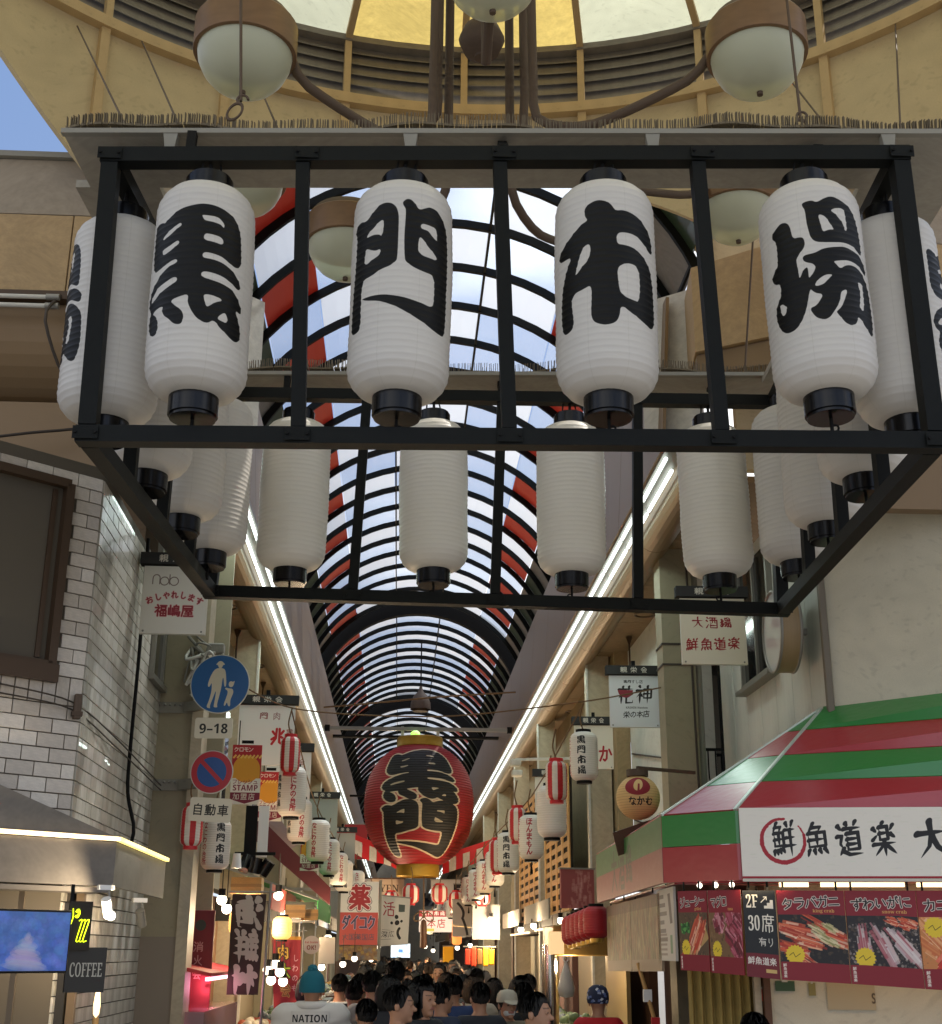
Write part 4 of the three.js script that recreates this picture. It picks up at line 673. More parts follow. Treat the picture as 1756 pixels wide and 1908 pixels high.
{ // riveted steel post with road signs
  const p = thing('steel_post', 'olive steel post with banded brackets carrying the round road signs', 'post', [-2.08, 0, -12.2]);
  part('shaft', bx(0.32, 6.02, 0.3, 0, 3.01, 0), M.column, p);
  part('flange', bx(0.1, 6.02, 0.34, 0.215, 3.01, 0.02), M.columnPale, p);
  for (const y of [4.02, 3.32]) { part('band', bx(0.36, 0.1, 0.34, 0, y, 0), M.concrete, p); for (let i = 0; i < 7; i++) part('rivet', new THREE.SphereGeometry(0.012, 6, 5), M.steelGrey, p, [-0.14 + i * 0.047, y + 0.025, 0.175]); part('arm', bar([0.1, y, 0.18], [0.5, y, 0.5], 0.05, 0.09), M.concrete, p); }
  part('cover', slab([[-0.18, 0.0, 0.17], [0.19, 0.0, 0.17], [0.19, 2.02, 0.17], [-0.18, 2.02, 0.17]], 0.04, 1), printed(256, 512, (g, w, h) => { fill(g, '#857a6c', 0, 0, w, h); for (let i = 0; i < 900; i++) { g.fillStyle = `rgba(${110 + rnd() * 70},${95 + rnd() * 60},${85 + rnd() * 50},0.12)`; g.fillRect(rnd() * w, rnd() * h, 3 + rnd() * 22, 2 + rnd() * 12); } down(g, '台車', 90, 150, 50, 'rgba(190,180,165,0.6)', 10); }, 0.8), p);
  const plate = (name, label, pos, geo, m, cat) => { const s = thing(name, label, cat, pos, -4 * D2R); part('plate', geo, m, s); part('back_channel', bx(0.04, 0.1, 0.04, 0, 0, -0.04), M.steelGrey, s); return s; };
  const disc = (r) => { const h = new THREE.Shape(); h.absarc(0, 0, r, 0, Math.PI * 2); const g = new THREE.ExtrudeGeometry(h, { depth: 0.012, bevelEnabled: false, curveSegments: 32 }), u = g.attributes.uv, q = g.attributes.position; for (let i = 0; i < u.count; i++) u.setXY(i, q.getX(i) / r / 2 + 0.5, q.getY(i) / r / 2 + 0.5); return g; };
  const discMat = (draw) => printed(512, 512, draw, 0.35);
  plate('road_sign', 'round blue pedestrian road sign with an adult and a child figure', [-1.61, 4.14, -11.5], disc(0.262), discMat((g, w) => {
    fill(g, '#b9b7ae', 0, 0, w, w); g.fillStyle = '#12528c'; g.beginPath(); g.arc(w / 2, w / 2, w * 0.485, 0, 7); g.fill();
    g.fillStyle = '#c4bba6'; const f = (p) => { g.beginPath(); smoothPath(g, p, (x) => x * 5.12, (y) => y * 5.12); g.fill(); };
    f([43, 15, 46, 11, 51, 11, 55, 15, 57, 17, 53, 18, 52, 22, 49, 24, 46, 22, 45, 18, 41, 17]); f([38, 27, 44, 23, 53, 23, 58, 26, 60, 40, 61, 52, 59, 56, 57, 52, 56, 42, 54, 38, 53, 56, 50, 72, 47, 86, 49, 90, 42, 90, 42, 86, 44, 70, 44, 60, 40, 74, 35, 88, 37, 92, 29, 90, 33, 80, 37, 62, 36, 46, 33, 56, 29, 54, 32, 40]);
    f([65, 48, 68, 45, 72, 47, 75, 44, 74, 50, 72, 55, 68, 56, 65, 53]); f([66, 58, 60, 56, 59, 59, 65, 62, 62, 74, 58, 86, 61, 88, 64, 80, 66, 88, 70, 88, 69, 78, 72, 70, 74, 64, 72, 58]);
  }), 'road sign');
  plate('road_sign', 'round blue no-parking road sign with a red rim and red slash', [-1.63, 3.37, -11.5], disc(0.185), discMat((g, w) => {
    fill(g, '#b9b7ae', 0, 0, w, w); const c = (r, k) => { g.fillStyle = k; g.beginPath(); g.arc(w / 2, w / 2, w * r, 0, 7); g.fill(); }; c(0.48, '#a81f2a'); c(0.345, '#1c4a8a');
    g.strokeStyle = '#a81f2a'; g.lineWidth = w * 0.1; g.beginPath(); g.moveTo(w * 0.24, w * 0.24); g.lineTo(w * 0.76, w * 0.76); g.stroke();
  }), 'road sign');
  const flat = (w, h) => { const s = new THREE.Shape(), r = 0.025; s.moveTo(-w / 2 + r, -h / 2); s.lineTo(w / 2 - r, -h / 2); s.quadraticCurveTo(w / 2, -h / 2, w / 2, -h / 2 + r); s.lineTo(w / 2, h / 2 - r); s.quadraticCurveTo(w / 2, h / 2, w / 2 - r, h / 2); s.lineTo(-w / 2 + r, h / 2); s.quadraticCurveTo(-w / 2, h / 2, -w / 2, h / 2 - r); s.lineTo(-w / 2, -h / 2 + r); s.quadraticCurveTo(-w / 2, -h / 2, -w / 2 + r, -h / 2); const g = new THREE.ExtrudeGeometry(s, { depth: 0.01, bevelEnabled: false }); const u = g.attributes.uv, q = g.attributes.position; for (let i = 0; i < u.count; i++) u.setXY(i, q.getX(i) / w + 0.5, q.getY(i) / h + 0.5); return g; };
  plate('time_plate', 'small pale plate reading 9-18 under the blue pedestrian sign', [-1.64, 3.75, -11.5], flat(0.33, 0.18), printed(256, 140, (g, w, h) => { fill(g, '#d5ccb9', 0, 0, w, h); latin(g, '9–18', w / 2, h / 2 + 4, 92, '#20201e', 'sans-serif', 'center', 'bold'); }, 0.6), 'sign plate');
  const car = plate('vehicle_plate', 'small pale plate reading 自動車 under the no-parking sign', [-1.62, 3.05, -11.5], flat(0.36, 0.2), printed(256, 142, (g, w, h) => { fill(g, '#d7cfbc', 0, 0, w, h); across(g, '自動車', 18, 38, 66, '#25231f', 11, 0.17); }, 0.6), 'sign plate');
  car.rotation.z = -0.05;
  const c = thing('cable_tangle', 'grey tangle of old cables and clamps on the post above the blue sign', 'cables', [-1.85, 4.5, -11.95]);
  for (let i = 0; i < 9; i++) part('cable', tube([[rr(-0.15, 0.05), rr(-0.05, 0.2), rr(-0.05, 0.1)], [rr(-0.15, 0.2), rr(-0.2, 0.1), rr(0, 0.12)], [rr(-0.1, 0.25), rr(-0.1, 0.1), rr(0, 0.1)], [rr(-0.16, 0.0), rr(-0.42, -0.25), 0.02]], rr(0.008, 0.018), 24, 6), i % 2 ? M.offWhite : M.concrete, c);
  part('clamp', rbx(0.16, 0.1, 0.1, 0.02, 0.12, 0.05, 0.02), M.concrete, c);
}
// ---------------------------------------------------------------- cream corner building and seafood shop on the right
{
  const b = thing('cream_building', 'cream rendered building with a white panelled side behind the striped awning', 'building');
  const cor = [3.46, 0, -10.25], e = [7.2, 0, -8.35];
  const F = (k, y, o = 0) => [cor[0] + (e[0] - cor[0]) * k + o * 0.453, y, cor[2] + (e[2] - cor[2]) * k + o * 0.891];
  const seams = [0, 0.245, 0.55, 1];
  for (let i = 0; i < 3; i++) part('wall_panel', slab([F(seams[i] + 0.004, 0), F(seams[i + 1] - 0.001, 0), F(seams[i + 1] - 0.001, 5.75), F(seams[i] + 0.004, 5.75)], 0.2, 1), M.creamWall, b);
  part('roof_edge', slab([F(0, 5.755, 0.06), F(1, 5.755, 0.06), F(1, 5.95, 0.06), F(0, 5.95, 0.06)], 0.3, 1), M.bronzeDark, b);
  part('corner_trim', bx(0.05, 3.35, 0.05, 3.43, 4.1, -10.22), mat('#6d6455', 0.6), b);
  for (let z = -10.3, i = 0; z > -13.9; z -= 0.52, i++) part('side_panel', rbx(0.05, 3.4, 0.512, 0.006, 3.5, 4.1, z - 0.26), M.whiteWall, b);
  part('shop_ceiling', bx(3.4, 0.06, 3.5, 5.2, 2.43, -12.1), M.ceiling, b); part('shop_back_wall', bx(0.1, 2.4, 3.6, 5.6, 1.2, -12.1), M.woodDark, b); part('shop_end_wall', bx(2.4, 2.4, 0.1, 4.6, 1.2, -13.9), M.woodDark, b);
  const w = part('window', bx(0.03, 1.2, 1.05, 3.47, 5.05, -12.3), M.darkGlass, b);
  part('frame', [bx(0.08, 0.06, 1.15, 3.46, 4.43, -12.3), bx(0.08, 1.2, 0.05, 3.46, 5.05, -11.76), bx(0.08, 1.2, 0.05, 3.46, 5.05, -12.84), bx(0.06, 1.2, 0.04, 3.46, 5.05, -12.3)], M.steelGrey, w);
  part('sill', bx(0.14, 0.04, 1.2, 3.43, 4.38, -12.3), M.steelGrey, w);
  const wl = thing('barred_window', 'dark narrow window with a bent iron railing beside the right column', 'window', [3.3, 4.2, -14.1]);
  part('glass', bx(0.8, 1.5, 0.03, 0, 0.2, -0.15), M.darkGlass, wl);
  part('frame', [bx(0.05, 1.6, 0.1, -0.4, 0.2, 0), bx(0.08, 1.6, 0.1, 0.3, 0.2, 0)], M.concrete, wl);
  for (let i = 0; i < 8; i++) part('rail_bar', tube([[-0.3 + i * 0.08, -0.2, 0.06], [-0.3 + i * 0.08, -0.5, 0.07], [-0.29 + i * 0.08, -0.62, 0.14], [-0.3 + i * 0.08, -0.68, 0.06]], 0.008, 14, 5), M.black, wl);
  part('rail_top', bar([-0.36, -0.2, 0.06], [0.3, -0.2, 0.06], 0.03), M.black, wl); part('rail_foot', bar([-0.36, -0.69, 0.06], [0.3, -0.69, 0.06], 0.04), M.black, wl);
  const m = thing('round_lightbox', 'round double-sided lightbox sign standing off the white panelled wall', 'sign', [3.24, 4.52, -10.75], -93 * D2R);
  part('rim', new THREE.CylinderGeometry(0.35, 0.35, 0.17, 48, 1, true).rotateX(Math.PI / 2), mat('#9b8460', 0.5, { map: stained1, side: THREE.DoubleSide }), m);
  for (const s of [-1, 1]) { part('face', new THREE.CylinderGeometry(0.335, 0.335, 0.01, 48).rotateX(Math.PI / 2).translate(0, 0, s * 0.075), mat('#c9cdce', 0.12, { clearcoat: 1 }), m); part('hoop', new THREE.TorusGeometry(0.345, 0.014, 8, 48), M.steelGrey, m, [0, 0, s * 0.082]); }
  part('bracket', bx(0.06, 0.05, 0.14, 0, 0, -0.14), M.steelGrey, m);
}
const aw = { corner: [1.97, -9.95], cham: [2.42, -9.5], end: [5.4, -9.05], back: [2.08, -14.1], yT: 2.89, yB: 2.4, apex: [3.4, 3.8, -10.3] };
{
  const a = thing('striped_awning', 'green and red striped metal awning over the seafood shop', 'awning');
  const top = (k) => [aw.apex, [5.6, 3.92, -9.15]][k], back = [3.42, 3.72, -14.1];
  const eave = [[aw.back[0], aw.yT, aw.back[1]], [aw.corner[0], aw.yT, aw.corner[1]], [aw.cham[0], aw.yT, aw.cham[1]], [aw.end[0], aw.yT + 0.02, aw.end[1]]];
  const ridge = [back, aw.apex, aw.apex, top(1)], mats = [M.green, M.awRed, M.green, M.awRed];
  for (let f = 0; f < 3; f++) for (let i = 0; i < 4; i++) {
    const k0 = i / 4, k1 = (i + 1) / 4 - 0.006, A = mixp(ridge[f], eave[f], k0), B = mixp(ridge[f + 1], eave[f + 1], k0), C = mixp(ridge[f + 1], eave[f + 1], k1), D = mixp(ridge[f], eave[f], k1);
    part(['side_stripe', 'corner_stripe', 'front_stripe'][f], slab([D, C, B, A], 0.012, 1), mats[i], a);
  }
  for (const i of [1, 2]) part('hip_trim', bar(mixp(aw.apex, eave[i], 0.02), eave[i], 0.025, 0.018), mat('#b9c2b4', 0.3, { metalness: 0.3 }), a);
  const band = (P, Q, y0, y1, m, n) => part(n, slab([[P[0], y0, P[1]], [Q[0], y0, Q[1]], [Q[0], y1, Q[1]], [P[0], y1, P[1]]], 0.03, 1), m, a);
  const yM = 2.655;
  for (const [P, Q] of [[aw.corner, aw.cham], [aw.cham, aw.end]]) { band(P, Q, yM, aw.yT - 0.006, M.green, 'fascia_band'); band(P, Q, aw.yB, yM - 0.004, M.awRed, 'fascia_band'); }
  part('soffit', slab([[2.2, 2.41, -14], [3.4, 2.41, -14], [3.4, 2.41, -10.1], [2.05, 2.41, -9.95]].reverse(), 0.02, 1), M.awRed, a);
  part('soffit', slab([[2.06, 2.415, -9.92], [3.4, 2.415, -10.1], [5.4, 2.415, -9.3], [5.4, 2.415, -9.1], [2.42, 2.415, -9.55]].slice(0, 4).reverse(), 0.02, 1), M.awRed, a);
  part('lettered_fascia', slab([[aw.back[0], aw.yB + 0.001, aw.back[1]], [aw.corner[0] - 0.004, aw.yB + 0.001, aw.corner[1]], [aw.corner[0] - 0.004, aw.yT - 0.007, aw.corner[1]], [aw.back[0], aw.yT - 0.007, aw.back[1]]], 0.034), printed(1024, 120, (g, w, h) => { fill(g, '#23682f', 0, 0, w, h * 0.48); fill(g, '#862c33', 0, h * 0.48, w, h * 0.52); for (let i = 0; i < 500; i++) { g.fillStyle = 'rgba(170,160,140,0.05)'; g.fillRect(rnd() * w, rnd() * h, 4 + rnd() * 30, 2 + rnd() * 12); } [...'大酒場'].forEach((c, i) => glyph(g, c, 300 + i * 120, 16, 96, 90, 'rgba(30,34,30,0.75)', 12)); }, 0.5, { clearcoat: 0.25, clearcoatRoughness: 0.3 }), a);
  const s = thing('shop_signboard', 'long white signboard with brushed 鮮魚道楽大 and a red ring', 'signboard');
  const A = [aw.cham[0] + 0.02, aw.yB + 0.01, aw.cham[1] + 0.035], B = [aw.end[0], aw.yB + 0.01, aw.end[1] + 0.035];
  part('board', slab([A, B, [B[0], aw.yT + 0.01, B[2]], [A[0], aw.yT + 0.01, A[2]]], 0.03), printed(2048, 336, (g, w, h) => {
    fill(g, '#e9e4d8', 0, 0, w, h); for (let i = 0; i < 600; i++) { g.fillStyle = `rgba(${150 + rnd() * 60},${140 + rnd() * 60},${120 + rnd() * 60},0.06)`; g.fillRect(rnd() * w, rnd() * h, 3 + rnd() * 40, 1 + rnd() * 8); }
    fill(g, '#9d1b2a', 0, h - 10, w, 10);
    for (let i = 0; i < 210; i++) { const t0 = -0.75 + (i / 210) * 5.55; g.strokeStyle = '#a8202e'; g.lineWidth = (i < 18 ? 2 : 7) + 9 * Math.sin((i / 210) * 3.1) + rnd() * 5; g.lineCap = 'round'; g.beginPath(); g.arc(205 + rr(-1.5, 1.5), 158 + rr(-1.5, 1.5), 103, t0, t0 + 0.035); g.stroke(); }
    const brush = (c, x, y, sx, sy, wt) => { g.save(); g.translate(x, y); g.transform(1, -0.12, 0.06, 1, 0, 0); brushed1(g, c, 0, 0, sx, sy, '#17181b', wt * 1.45); g.restore(); };
    brush('鮮', 150, 75, 112, 170, 11); brush('魚', 305, 80, 112, 160, 12); brush('道', 455, 76, 122, 165, 12); brush('楽', 622, 78, 120, 165, 12); brush('大', 830, 70, 150, 180, 14); brush('酒', 1010, 76, 130, 165, 12); brush('場', 1170, 76, 130, 165, 12);
  }, 0.55), s);
  part('frame', [bar([A[0], A[1] - 0.012, A[2]], [B[0], B[1] - 0.012, B[2]], 0.03, 0.02)], mat('#c9c2b4', 0.5), s);
}
{ // menu boards under the awning
  const food = (g, x, y, w, h, kind) => {
    g.save(); g.beginPath(); g.rect(x, y, w, h); g.clip();
    const blob = (c, a, b, r, q = 1, t = 0) => { g.fillStyle = c; g.beginPath(); g.ellipse(x + a * w, y + b * h, r * w, r * w * q, t, 0, 7); g.fill(); };
    fill(g, ['#5d4630', '#7a5a38', '#1d1a1c', '#242024', '#c9814a'][kind], x, y, w, h);
    const sliver = (px, py, L, t, cs, th) => { // one piece of food in the printed picture, built of fine streaks
      g.save(); g.translate(x + px * w, y + py * h); g.rotate(t); for (let i = 0; i < 26; i++) { g.strokeStyle = cs[Math.floor(rnd() * cs.length)]; g.lineWidth = th * rr(0.12, 0.34); const o = rr(-0.5, 0.5) * th, a = rr(-0.5, 0.1) * L, e = rr(0.1, 0.5) * L, q = Math.sqrt(1 - (2 * o / th) ** 2 * 0.8); g.globalAlpha = 0.75; g.beginPath(); g.moveTo(a * q, o); g.quadraticCurveTo(0, o + rr(-3, 3), e * q, o + rr(-2, 2)); g.stroke(); } g.globalAlpha = 1; g.restore(); };
    for (let i = 0; i < 160; i++) { g.globalAlpha = 0.25; blob(['#3a2a20', '#8a6a48', '#181416', '#a88458'][i % 4], rnd(), rnd(), rr(0.005, 0.03), rr(0.5, 1.5), rnd() * 3); } g.globalAlpha = 1;
    const crab = ['#c23a24', '#d9633c', '#efae86', '#a32a1a', '#f3cdb0', '#b84a30'];
    if (kind === 0) { g.save(); g.translate(x + w * 0.6, y + h * 0.72); g.rotate(-0.5); fill(g, '#b8925a', -w * 0.4, -h * 0.12, w * 0.8, h * 0.3); g.restore(); for (let i = 0; i < 70; i++) blob(['#2f6e2c', '#1f4a1e', '#5a9a48'][i % 3], rr(0.08, 0.36), rr(0.28, 0.48), rr(0.01, 0.04)); for (const k of [0, 1, 2]) sliver(0.5 + k * 0.1, 0.5 + k * 0.06, w * 0.85, -0.95, crab, w * 0.15); sliver(0.2, 0.9, w * 0.5, -0.8, crab, w * 0.12); }
    if (kind === 1) for (let i = 0; i < 13; i++) sliver(rr(0.1, 0.95), rr(0.1, 0.95), w * 0.45, rr(0.3, 1.4), ['#6a1826', '#8e2a3a', '#b8566a', '#d99aa2', '#551420'], w * 0.24);
    if (kind === 2) { for (let i = 0; i < 9; i++) sliver(rr(0.15, 0.8), 0.2 + i * 0.08, w * rr(0.5, 0.8), rr(0.2, 0.6), crab, w * 0.13); for (let i = 0; i < 5; i++) sliver(rr(0.5, 0.9), rr(0.2, 0.6), w * 0.3, 0.5, ['#c9b98a', '#8a8a50', '#e6d8b0'], w * 0.09); }
    if (kind === 3) { for (let i = 0; i < 420; i++) blob(['#4a4442', '#2d2826', '#6a5f58', '#8a7f78'][i % 4], rnd(), rr(0.15, 1), rr(0.006, 0.022)); for (const [a, t] of [[0.22, 1.5], [0.5, 1.1], [0.78, 0.85]]) sliver(a, 0.6, w * 0.85, t, ['#d6c6c2', '#c2aeb0', '#e8dedb', '#b9868a', '#a8505a'], w * 0.17); for (let i = 0; i < 8; i++) sliver(rr(0.55, 0.95), rr(0.05, 0.22), w * 0.2, 0.3, crab, w * 0.07); }
    if (kind === 4) { for (let i = 0; i < 12; i++) sliver(rr(0.1, 0.9), rr(0.2, 0.95), w * 0.9, 0.75 + rr(-0.15, 0.15), ['#d98a50', '#e8a870', '#f0c8a0', '#c96a3a'], w * 0.2); sliver(0.5, 0.5, w * 1.0, -0.85, ['#b8201a', '#d23a2a', '#e86a50', '#f0b0a0', '#9a1814'], w * 0.24); sliver(0.8, 0.25, w * 0.7, -0.8, ['#241a18', '#3a2a26'], w * 0.04); }
    { g.fillStyle = '#e8c832'; g.beginPath(); const bx0 = x + w * (kind === 4 ? 0.2 : 0.22), by = y + h * (kind === 4 ? 0.2 : 0.85), R = w * 0.15; for (let i = 0; i < 36; i++) { const r = i % 2 ? R : R * 0.85, t = (i / 36) * 6.283; g.lineTo(bx0 + r * Math.cos(t), by + r * Math.sin(t)); } g.fill(); g.strokeStyle = '#3a2a10'; g.lineWidth = 3; g.beginPath(); g.moveTo(bx0 - R * 0.6, by + R * 0.1); g.lineTo(bx0 - R * 0.2, by - R * 0.2); g.lineTo(bx0, by + R * 0.25); g.lineTo(bx0 + R * 0.5, by - R * 0.1); g.stroke(); }
    g.restore();
  };
  const menu = (title, kind, sub) => printed(384, 512, (g, w, h) => {
    fill(g, '#861826', 0, 0, w, h); const n = [...title].length, sz = Math.min(64, (w - 50) / n / 1.02);
    g.save(); g.translate(26, 34); g.rotate(-0.06); across(g, title, 0, 14, sz, '#1c1414', 11, 0.02, '#d9d0c4', 4); g.restore();
    latin(g, sub, w * 0.68, 118, 26, '#d8a85a', 'serif');
    food(g, 0, 140, w, 270, kind); down(g, '鮮魚道楽', 12, 420, 19, '#e3dccb', 13);
  }, 0.5);
  const side = M.blackMatte, q = (m) => [side, side, side, side, m, side];
  const A = [2.03, -9.83], cham = [2.43, -9.52], E = [5.3, -9.1];
  const boardAt = (label, P, Q, yT, yB0, yB1, m, name = 'menu_board') => { const b = thing(name, label, 'menu board', [0, 0, 0], 0, 'menu boards under the striped awning'); part('panel', slab([[P[0], yB0, P[1]], [Q[0], yB1, Q[1]], [Q[0], yT, Q[1]], [P[0], yT, P[1]]], 0.02), m, b); part('hook', [bar([P[0] + 0.05, yT, P[1] - 0.012], [P[0] + 0.05, 2.4, P[1] - 0.012], 0.012), bar([Q[0] - 0.05, yT, Q[1] - 0.012], [Q[0] - 0.05, 2.4, Q[1] - 0.012], 0.012)], M.blackMatte, b); };
  const ln = (P, Q, k) => [P[0] + (Q[0] - P[0]) * k, P[1] + (Q[1] - P[1]) * k];
  boardAt('grilled prawn menu board at the corner of the awning', ln(A, cham, 0.03), ln(A, cham, 0.48), 2.335, 1.79, 1.78, menu('ジューシー', 0, 'grilled'));
  boardAt('dark red tuna menu board beside the grilled prawn board', ln(A, cham, 0.5), ln(A, cham, 0.99), 2.335, 1.775, 1.76, menu('マグロ', 1, 'tuna'));
  boardAt('black board reading 2F and 30席有り between the food boards', ln(cham, E, 0.005), ln(cham, E, 0.083), 2.33, 1.755, 1.735, printed(256, 600, (g, w, h) => {
    fill(g, '#15181b', 0, 0, w, h); fill(g, '#6e1420', 0, h * 0.73, w, h * 0.27); g.save(); g.translate(70, 75); g.scale(0.8, 1.25); latin(g, '2F', 0, 0, 104, '#e2ddd0', 'serif'); g.restore();
    g.fillStyle = '#e2ddd0'; g.beginPath(); g.moveTo(140, 128); for (let i = 0; i < 4; i++) { g.lineTo(140 + i * 24, 128 - i * 20); g.lineTo(164 + i * 24, 128 - i * 20); } g.lineTo(236, 128); g.fill(); g.strokeStyle = '#e2ddd0'; g.lineWidth = 7; g.beginPath(); g.moveTo(140, 86); g.lineTo(186, 46); g.moveTo(160, 46); g.lineTo(186, 46); g.lineTo(186, 70); g.stroke();
    g.save(); g.translate(78, 230); g.scale(0.72, 1.25); latin(g, '30', 0, 0, 118, '#e2ddd0', 'serif'); g.restore(); glyph(g, '席', 138, 168, 100, 124, '#e2ddd0', 9); across(g, '有り', 108, 330, 58, '#e2ddd0', 9, 0.1); across(g, '鮮魚道楽', 14, 462, 52, '#e2ddd0', 11, 0.08); fill(g, '#cfae6a', 150, 540, 84, 24);
  }));
  boardAt('king crab menu board right of the black 2F board', ln(cham, E, 0.087), ln(cham, E, 0.248), 2.33, 1.735, 1.71, menu('タラバガニ', 2, 'king crab'));
  boardAt('snow crab menu board beside the king crab board', ln(cham, E, 0.25), ln(cham, E, 0.418), 2.33, 1.71, 1.68, menu('ずわいがに', 3, 'snow crab'));
  boardAt('crab stick menu board beside the snow crab board', ln(cham, E, 0.42), ln(cham, E, 0.6), 2.33, 1.68, 1.65, menu('カニかま', 4, 'crab'));
  boardAt('black board past the crab stick board', ln(cham, E, 0.602), ln(cham, E, 0.7), 2.33, 1.65, 1.63, mat('#15181b', 0.6));
  // sun-bleached boards along the side
  const S0 = [2.06, -10.02], S1 = [2.16, -14.0];
  const bleached = () => printed(512, 256, (g, w, h) => { fill(g, '#85775f', 0, 0, w, h); for (let i = 0; i < 900; i++) { g.fillStyle = ['rgba(186,168,128,0.3)', 'rgba(118,98,76,0.3)', 'rgba(176,110,84,0.25)', 'rgba(150,158,100,0.22)', 'rgba(92,80,70,0.3)'][i % 5]; g.beginPath(); g.ellipse(rnd() * w, h * 0.1 + rnd() * h * 0.72, 2 + rnd() * 9, 6 + rnd() * 34, rr(-0.5, 0.5), 0, 7); g.fill(); } for (let i = 0; i < 5; i++) fill(g, 'rgba(70,60,54,0.5)', i * w / 5, 0, 2, h); fill(g, '#94816a', 0, h * 0.84, w, h * 0.16); fill(g, 'rgba(98,72,66,0.5)', 0, 0, w, h * 0.16); }, 0.6);
  boardAt('bleached menu board at the far end of the awning side', S1, ln(S1, S0, 0.42), 2.36, 1.73, 1.75, bleached());
  boardAt('bleached menu board in the middle of the awning side', ln(S1, S0, 0.425), ln(S1, S0, 0.83), 2.36, 1.75, 1.77, bleached());
  boardAt('white price list hanging at the near end of the awning side', ln(S1, S0, 0.8), ln(S1, S0, 0.985), 2.38, 1.85, 1.85, printed(192, 384, (g, w, h) => { fill(g, '#b9b8b2', 0, 0, w, h); for (let i = 0; i < 6; i++) fill(g, 'rgba(90,86,84,0.7)', 20, 30 + i * 46, 60 + (i % 3) * 16, 22); g.save(); g.translate(150, 110); g.rotate(1.45); fill(g, '#6a6460', -80, -14, 160, 28); g.restore(); fill(g, '#6f8f70', 140, 250, 26, 96); for (let i = 0; i < 5; i++) fill(g, 'rgba(110,96,92,0.6)', 24, 240 + i * 26, 80, 12); }, 0.6), 'price_list');
  // lamps between awning and boards
  const lampLine = thing('awning_tube_lights', 'warm tube lights glowing in the gap under the signboard', 'light', [0, 0, 0]);
  for (const [k0, k1] of [[0.1, 0.17], [0.2, 0.4], [0.43, 0.52], [0.55, 0.72]]) { const P = ln(cham, E, k0), Q = ln(cham, E, k1); part('tube', bar([P[0], 2.372, P[1] - 0.05], [Q[0], 2.372, Q[1] - 0.05], 0.03, 0.03), M.warmGlow, lampLine); }
  for (const k of [0.3, 0.55, 0.8]) { const P = ln(A, cham, k); part('bulb', new THREE.SphereGeometry(0.02, 10, 8), M.bulb, lampLine, [P[0] + 0.05, 2.375, P[1] - 0.05]); }
  const l = new THREE.RectAreaLight(0xffe0b0, 14, 2.2, 0.04); l.position.set(3.5, 2.35, -9.48); l.lookAt(3.5, 0, -9.8); scene.add(l);
  // stall front below: curtain, counter wall with notices
  const cu = thing('striped_curtain', 'hanging ochre pleated curtain under the menu boards', 'curtain', [0, 0, 0]);
  const pleat = []; for (let i = 0; i <= 60; i++) { const k = i / 60; pleat.push([2.2 + k * 0.5, -10.35 + 0.035 * Math.sin(i * 0.78) + k * 0.18]); }
  const cg = new THREE.PlaneGeometry(1, 1, 60, 1), cp = cg.attributes.position; for (let i = 0; i <= 60; i++) for (const r of [0, 1]) cp.setXYZ(i + r * 61, pleat[i][0], r ? 0.15 : 2.3, pleat[i][1]); cg.computeVertexNormals();
  part('cloth', cg, mat('#a08a4e', 0.85, { side: THREE.DoubleSide, map: coarse1 }), cu); part('rail', bar([2.15, 2.31, -10.36], [2.75, 2.31, -10.16], 0.02), M.steelGrey, cu);
  const sf = thing('stall_wall', 'cream stall wall with paper notices behind the menu boards', 'wall');
  part('panel', slab([[2.72, 0, -10.1], [5.6, 0, -9.55], [5.6, 2.4, -9.55], [2.72, 2.4, -10.1]], 0.06, 1), M.creamWall, sf);
  part('post', bar([2.72, 0, -10.06], [2.72, 2.4, -10.06], 0.05), M.woodDark, sf); part('post', bar([2.66, 0, -10.1], [2.66, 2.4, -10.1], 0.05), M.columnPale, sf);
  const note = (label, x, y, w, h, m) => { const n = thing('paper_notice', label, 'notice', [x, y, -10.1 + (x - 2.72) * 0.191 + 0.012], -10.8 * D2R); part('sheet', bx(w, h, 0.004), m, n); part('tape', bx(w * 0.3, 0.015, 0.006, 0, h / 2, 0), M.offWhite, n); };
  note('green and black sticker row on the cream stall wall', 2.86, 1.68, 0.14, 0.07, mat('#3d5a40', 0.6)); note('small orange notice on the post of the stall', 2.7, 1.62, 0.05, 0.09, mat('#d0452a', 0.6)); note('small olive sticker on the cream stall wall', 3.05, 1.66, 0.05, 0.09, mat('#8f8450', 0.6));
  note('cream poster with a dark dancing figure on the stall wall', 3.32, 1.64, 0.34, 0.24, printed(256, 180, (g, w, h) => { fill(g, '#b9a98a', 0, 0, w, h); fill(g, '#a3937a', 10, 8, w - 20, 56); g.strokeStyle = '#b0502e'; g.lineWidth = 5; g.beginPath(); g.moveTo(12, 78); g.lineTo(120, 84); g.stroke(); g.strokeStyle = '#39402a'; g.beginPath(); g.moveTo(140, 84); g.lineTo(244, 96); g.stroke(); g.strokeStyle = '#2a2019'; g.lineWidth = 14; g.beginPath(); g.moveTo(128, 40); g.lineTo(130, 100); g.lineTo(150, 140); g.stroke(); latin(g, 'S L A N E Y S', w / 2, 166, 17, '#4a3c2c', 'sans-serif'); }, 0.7));
}
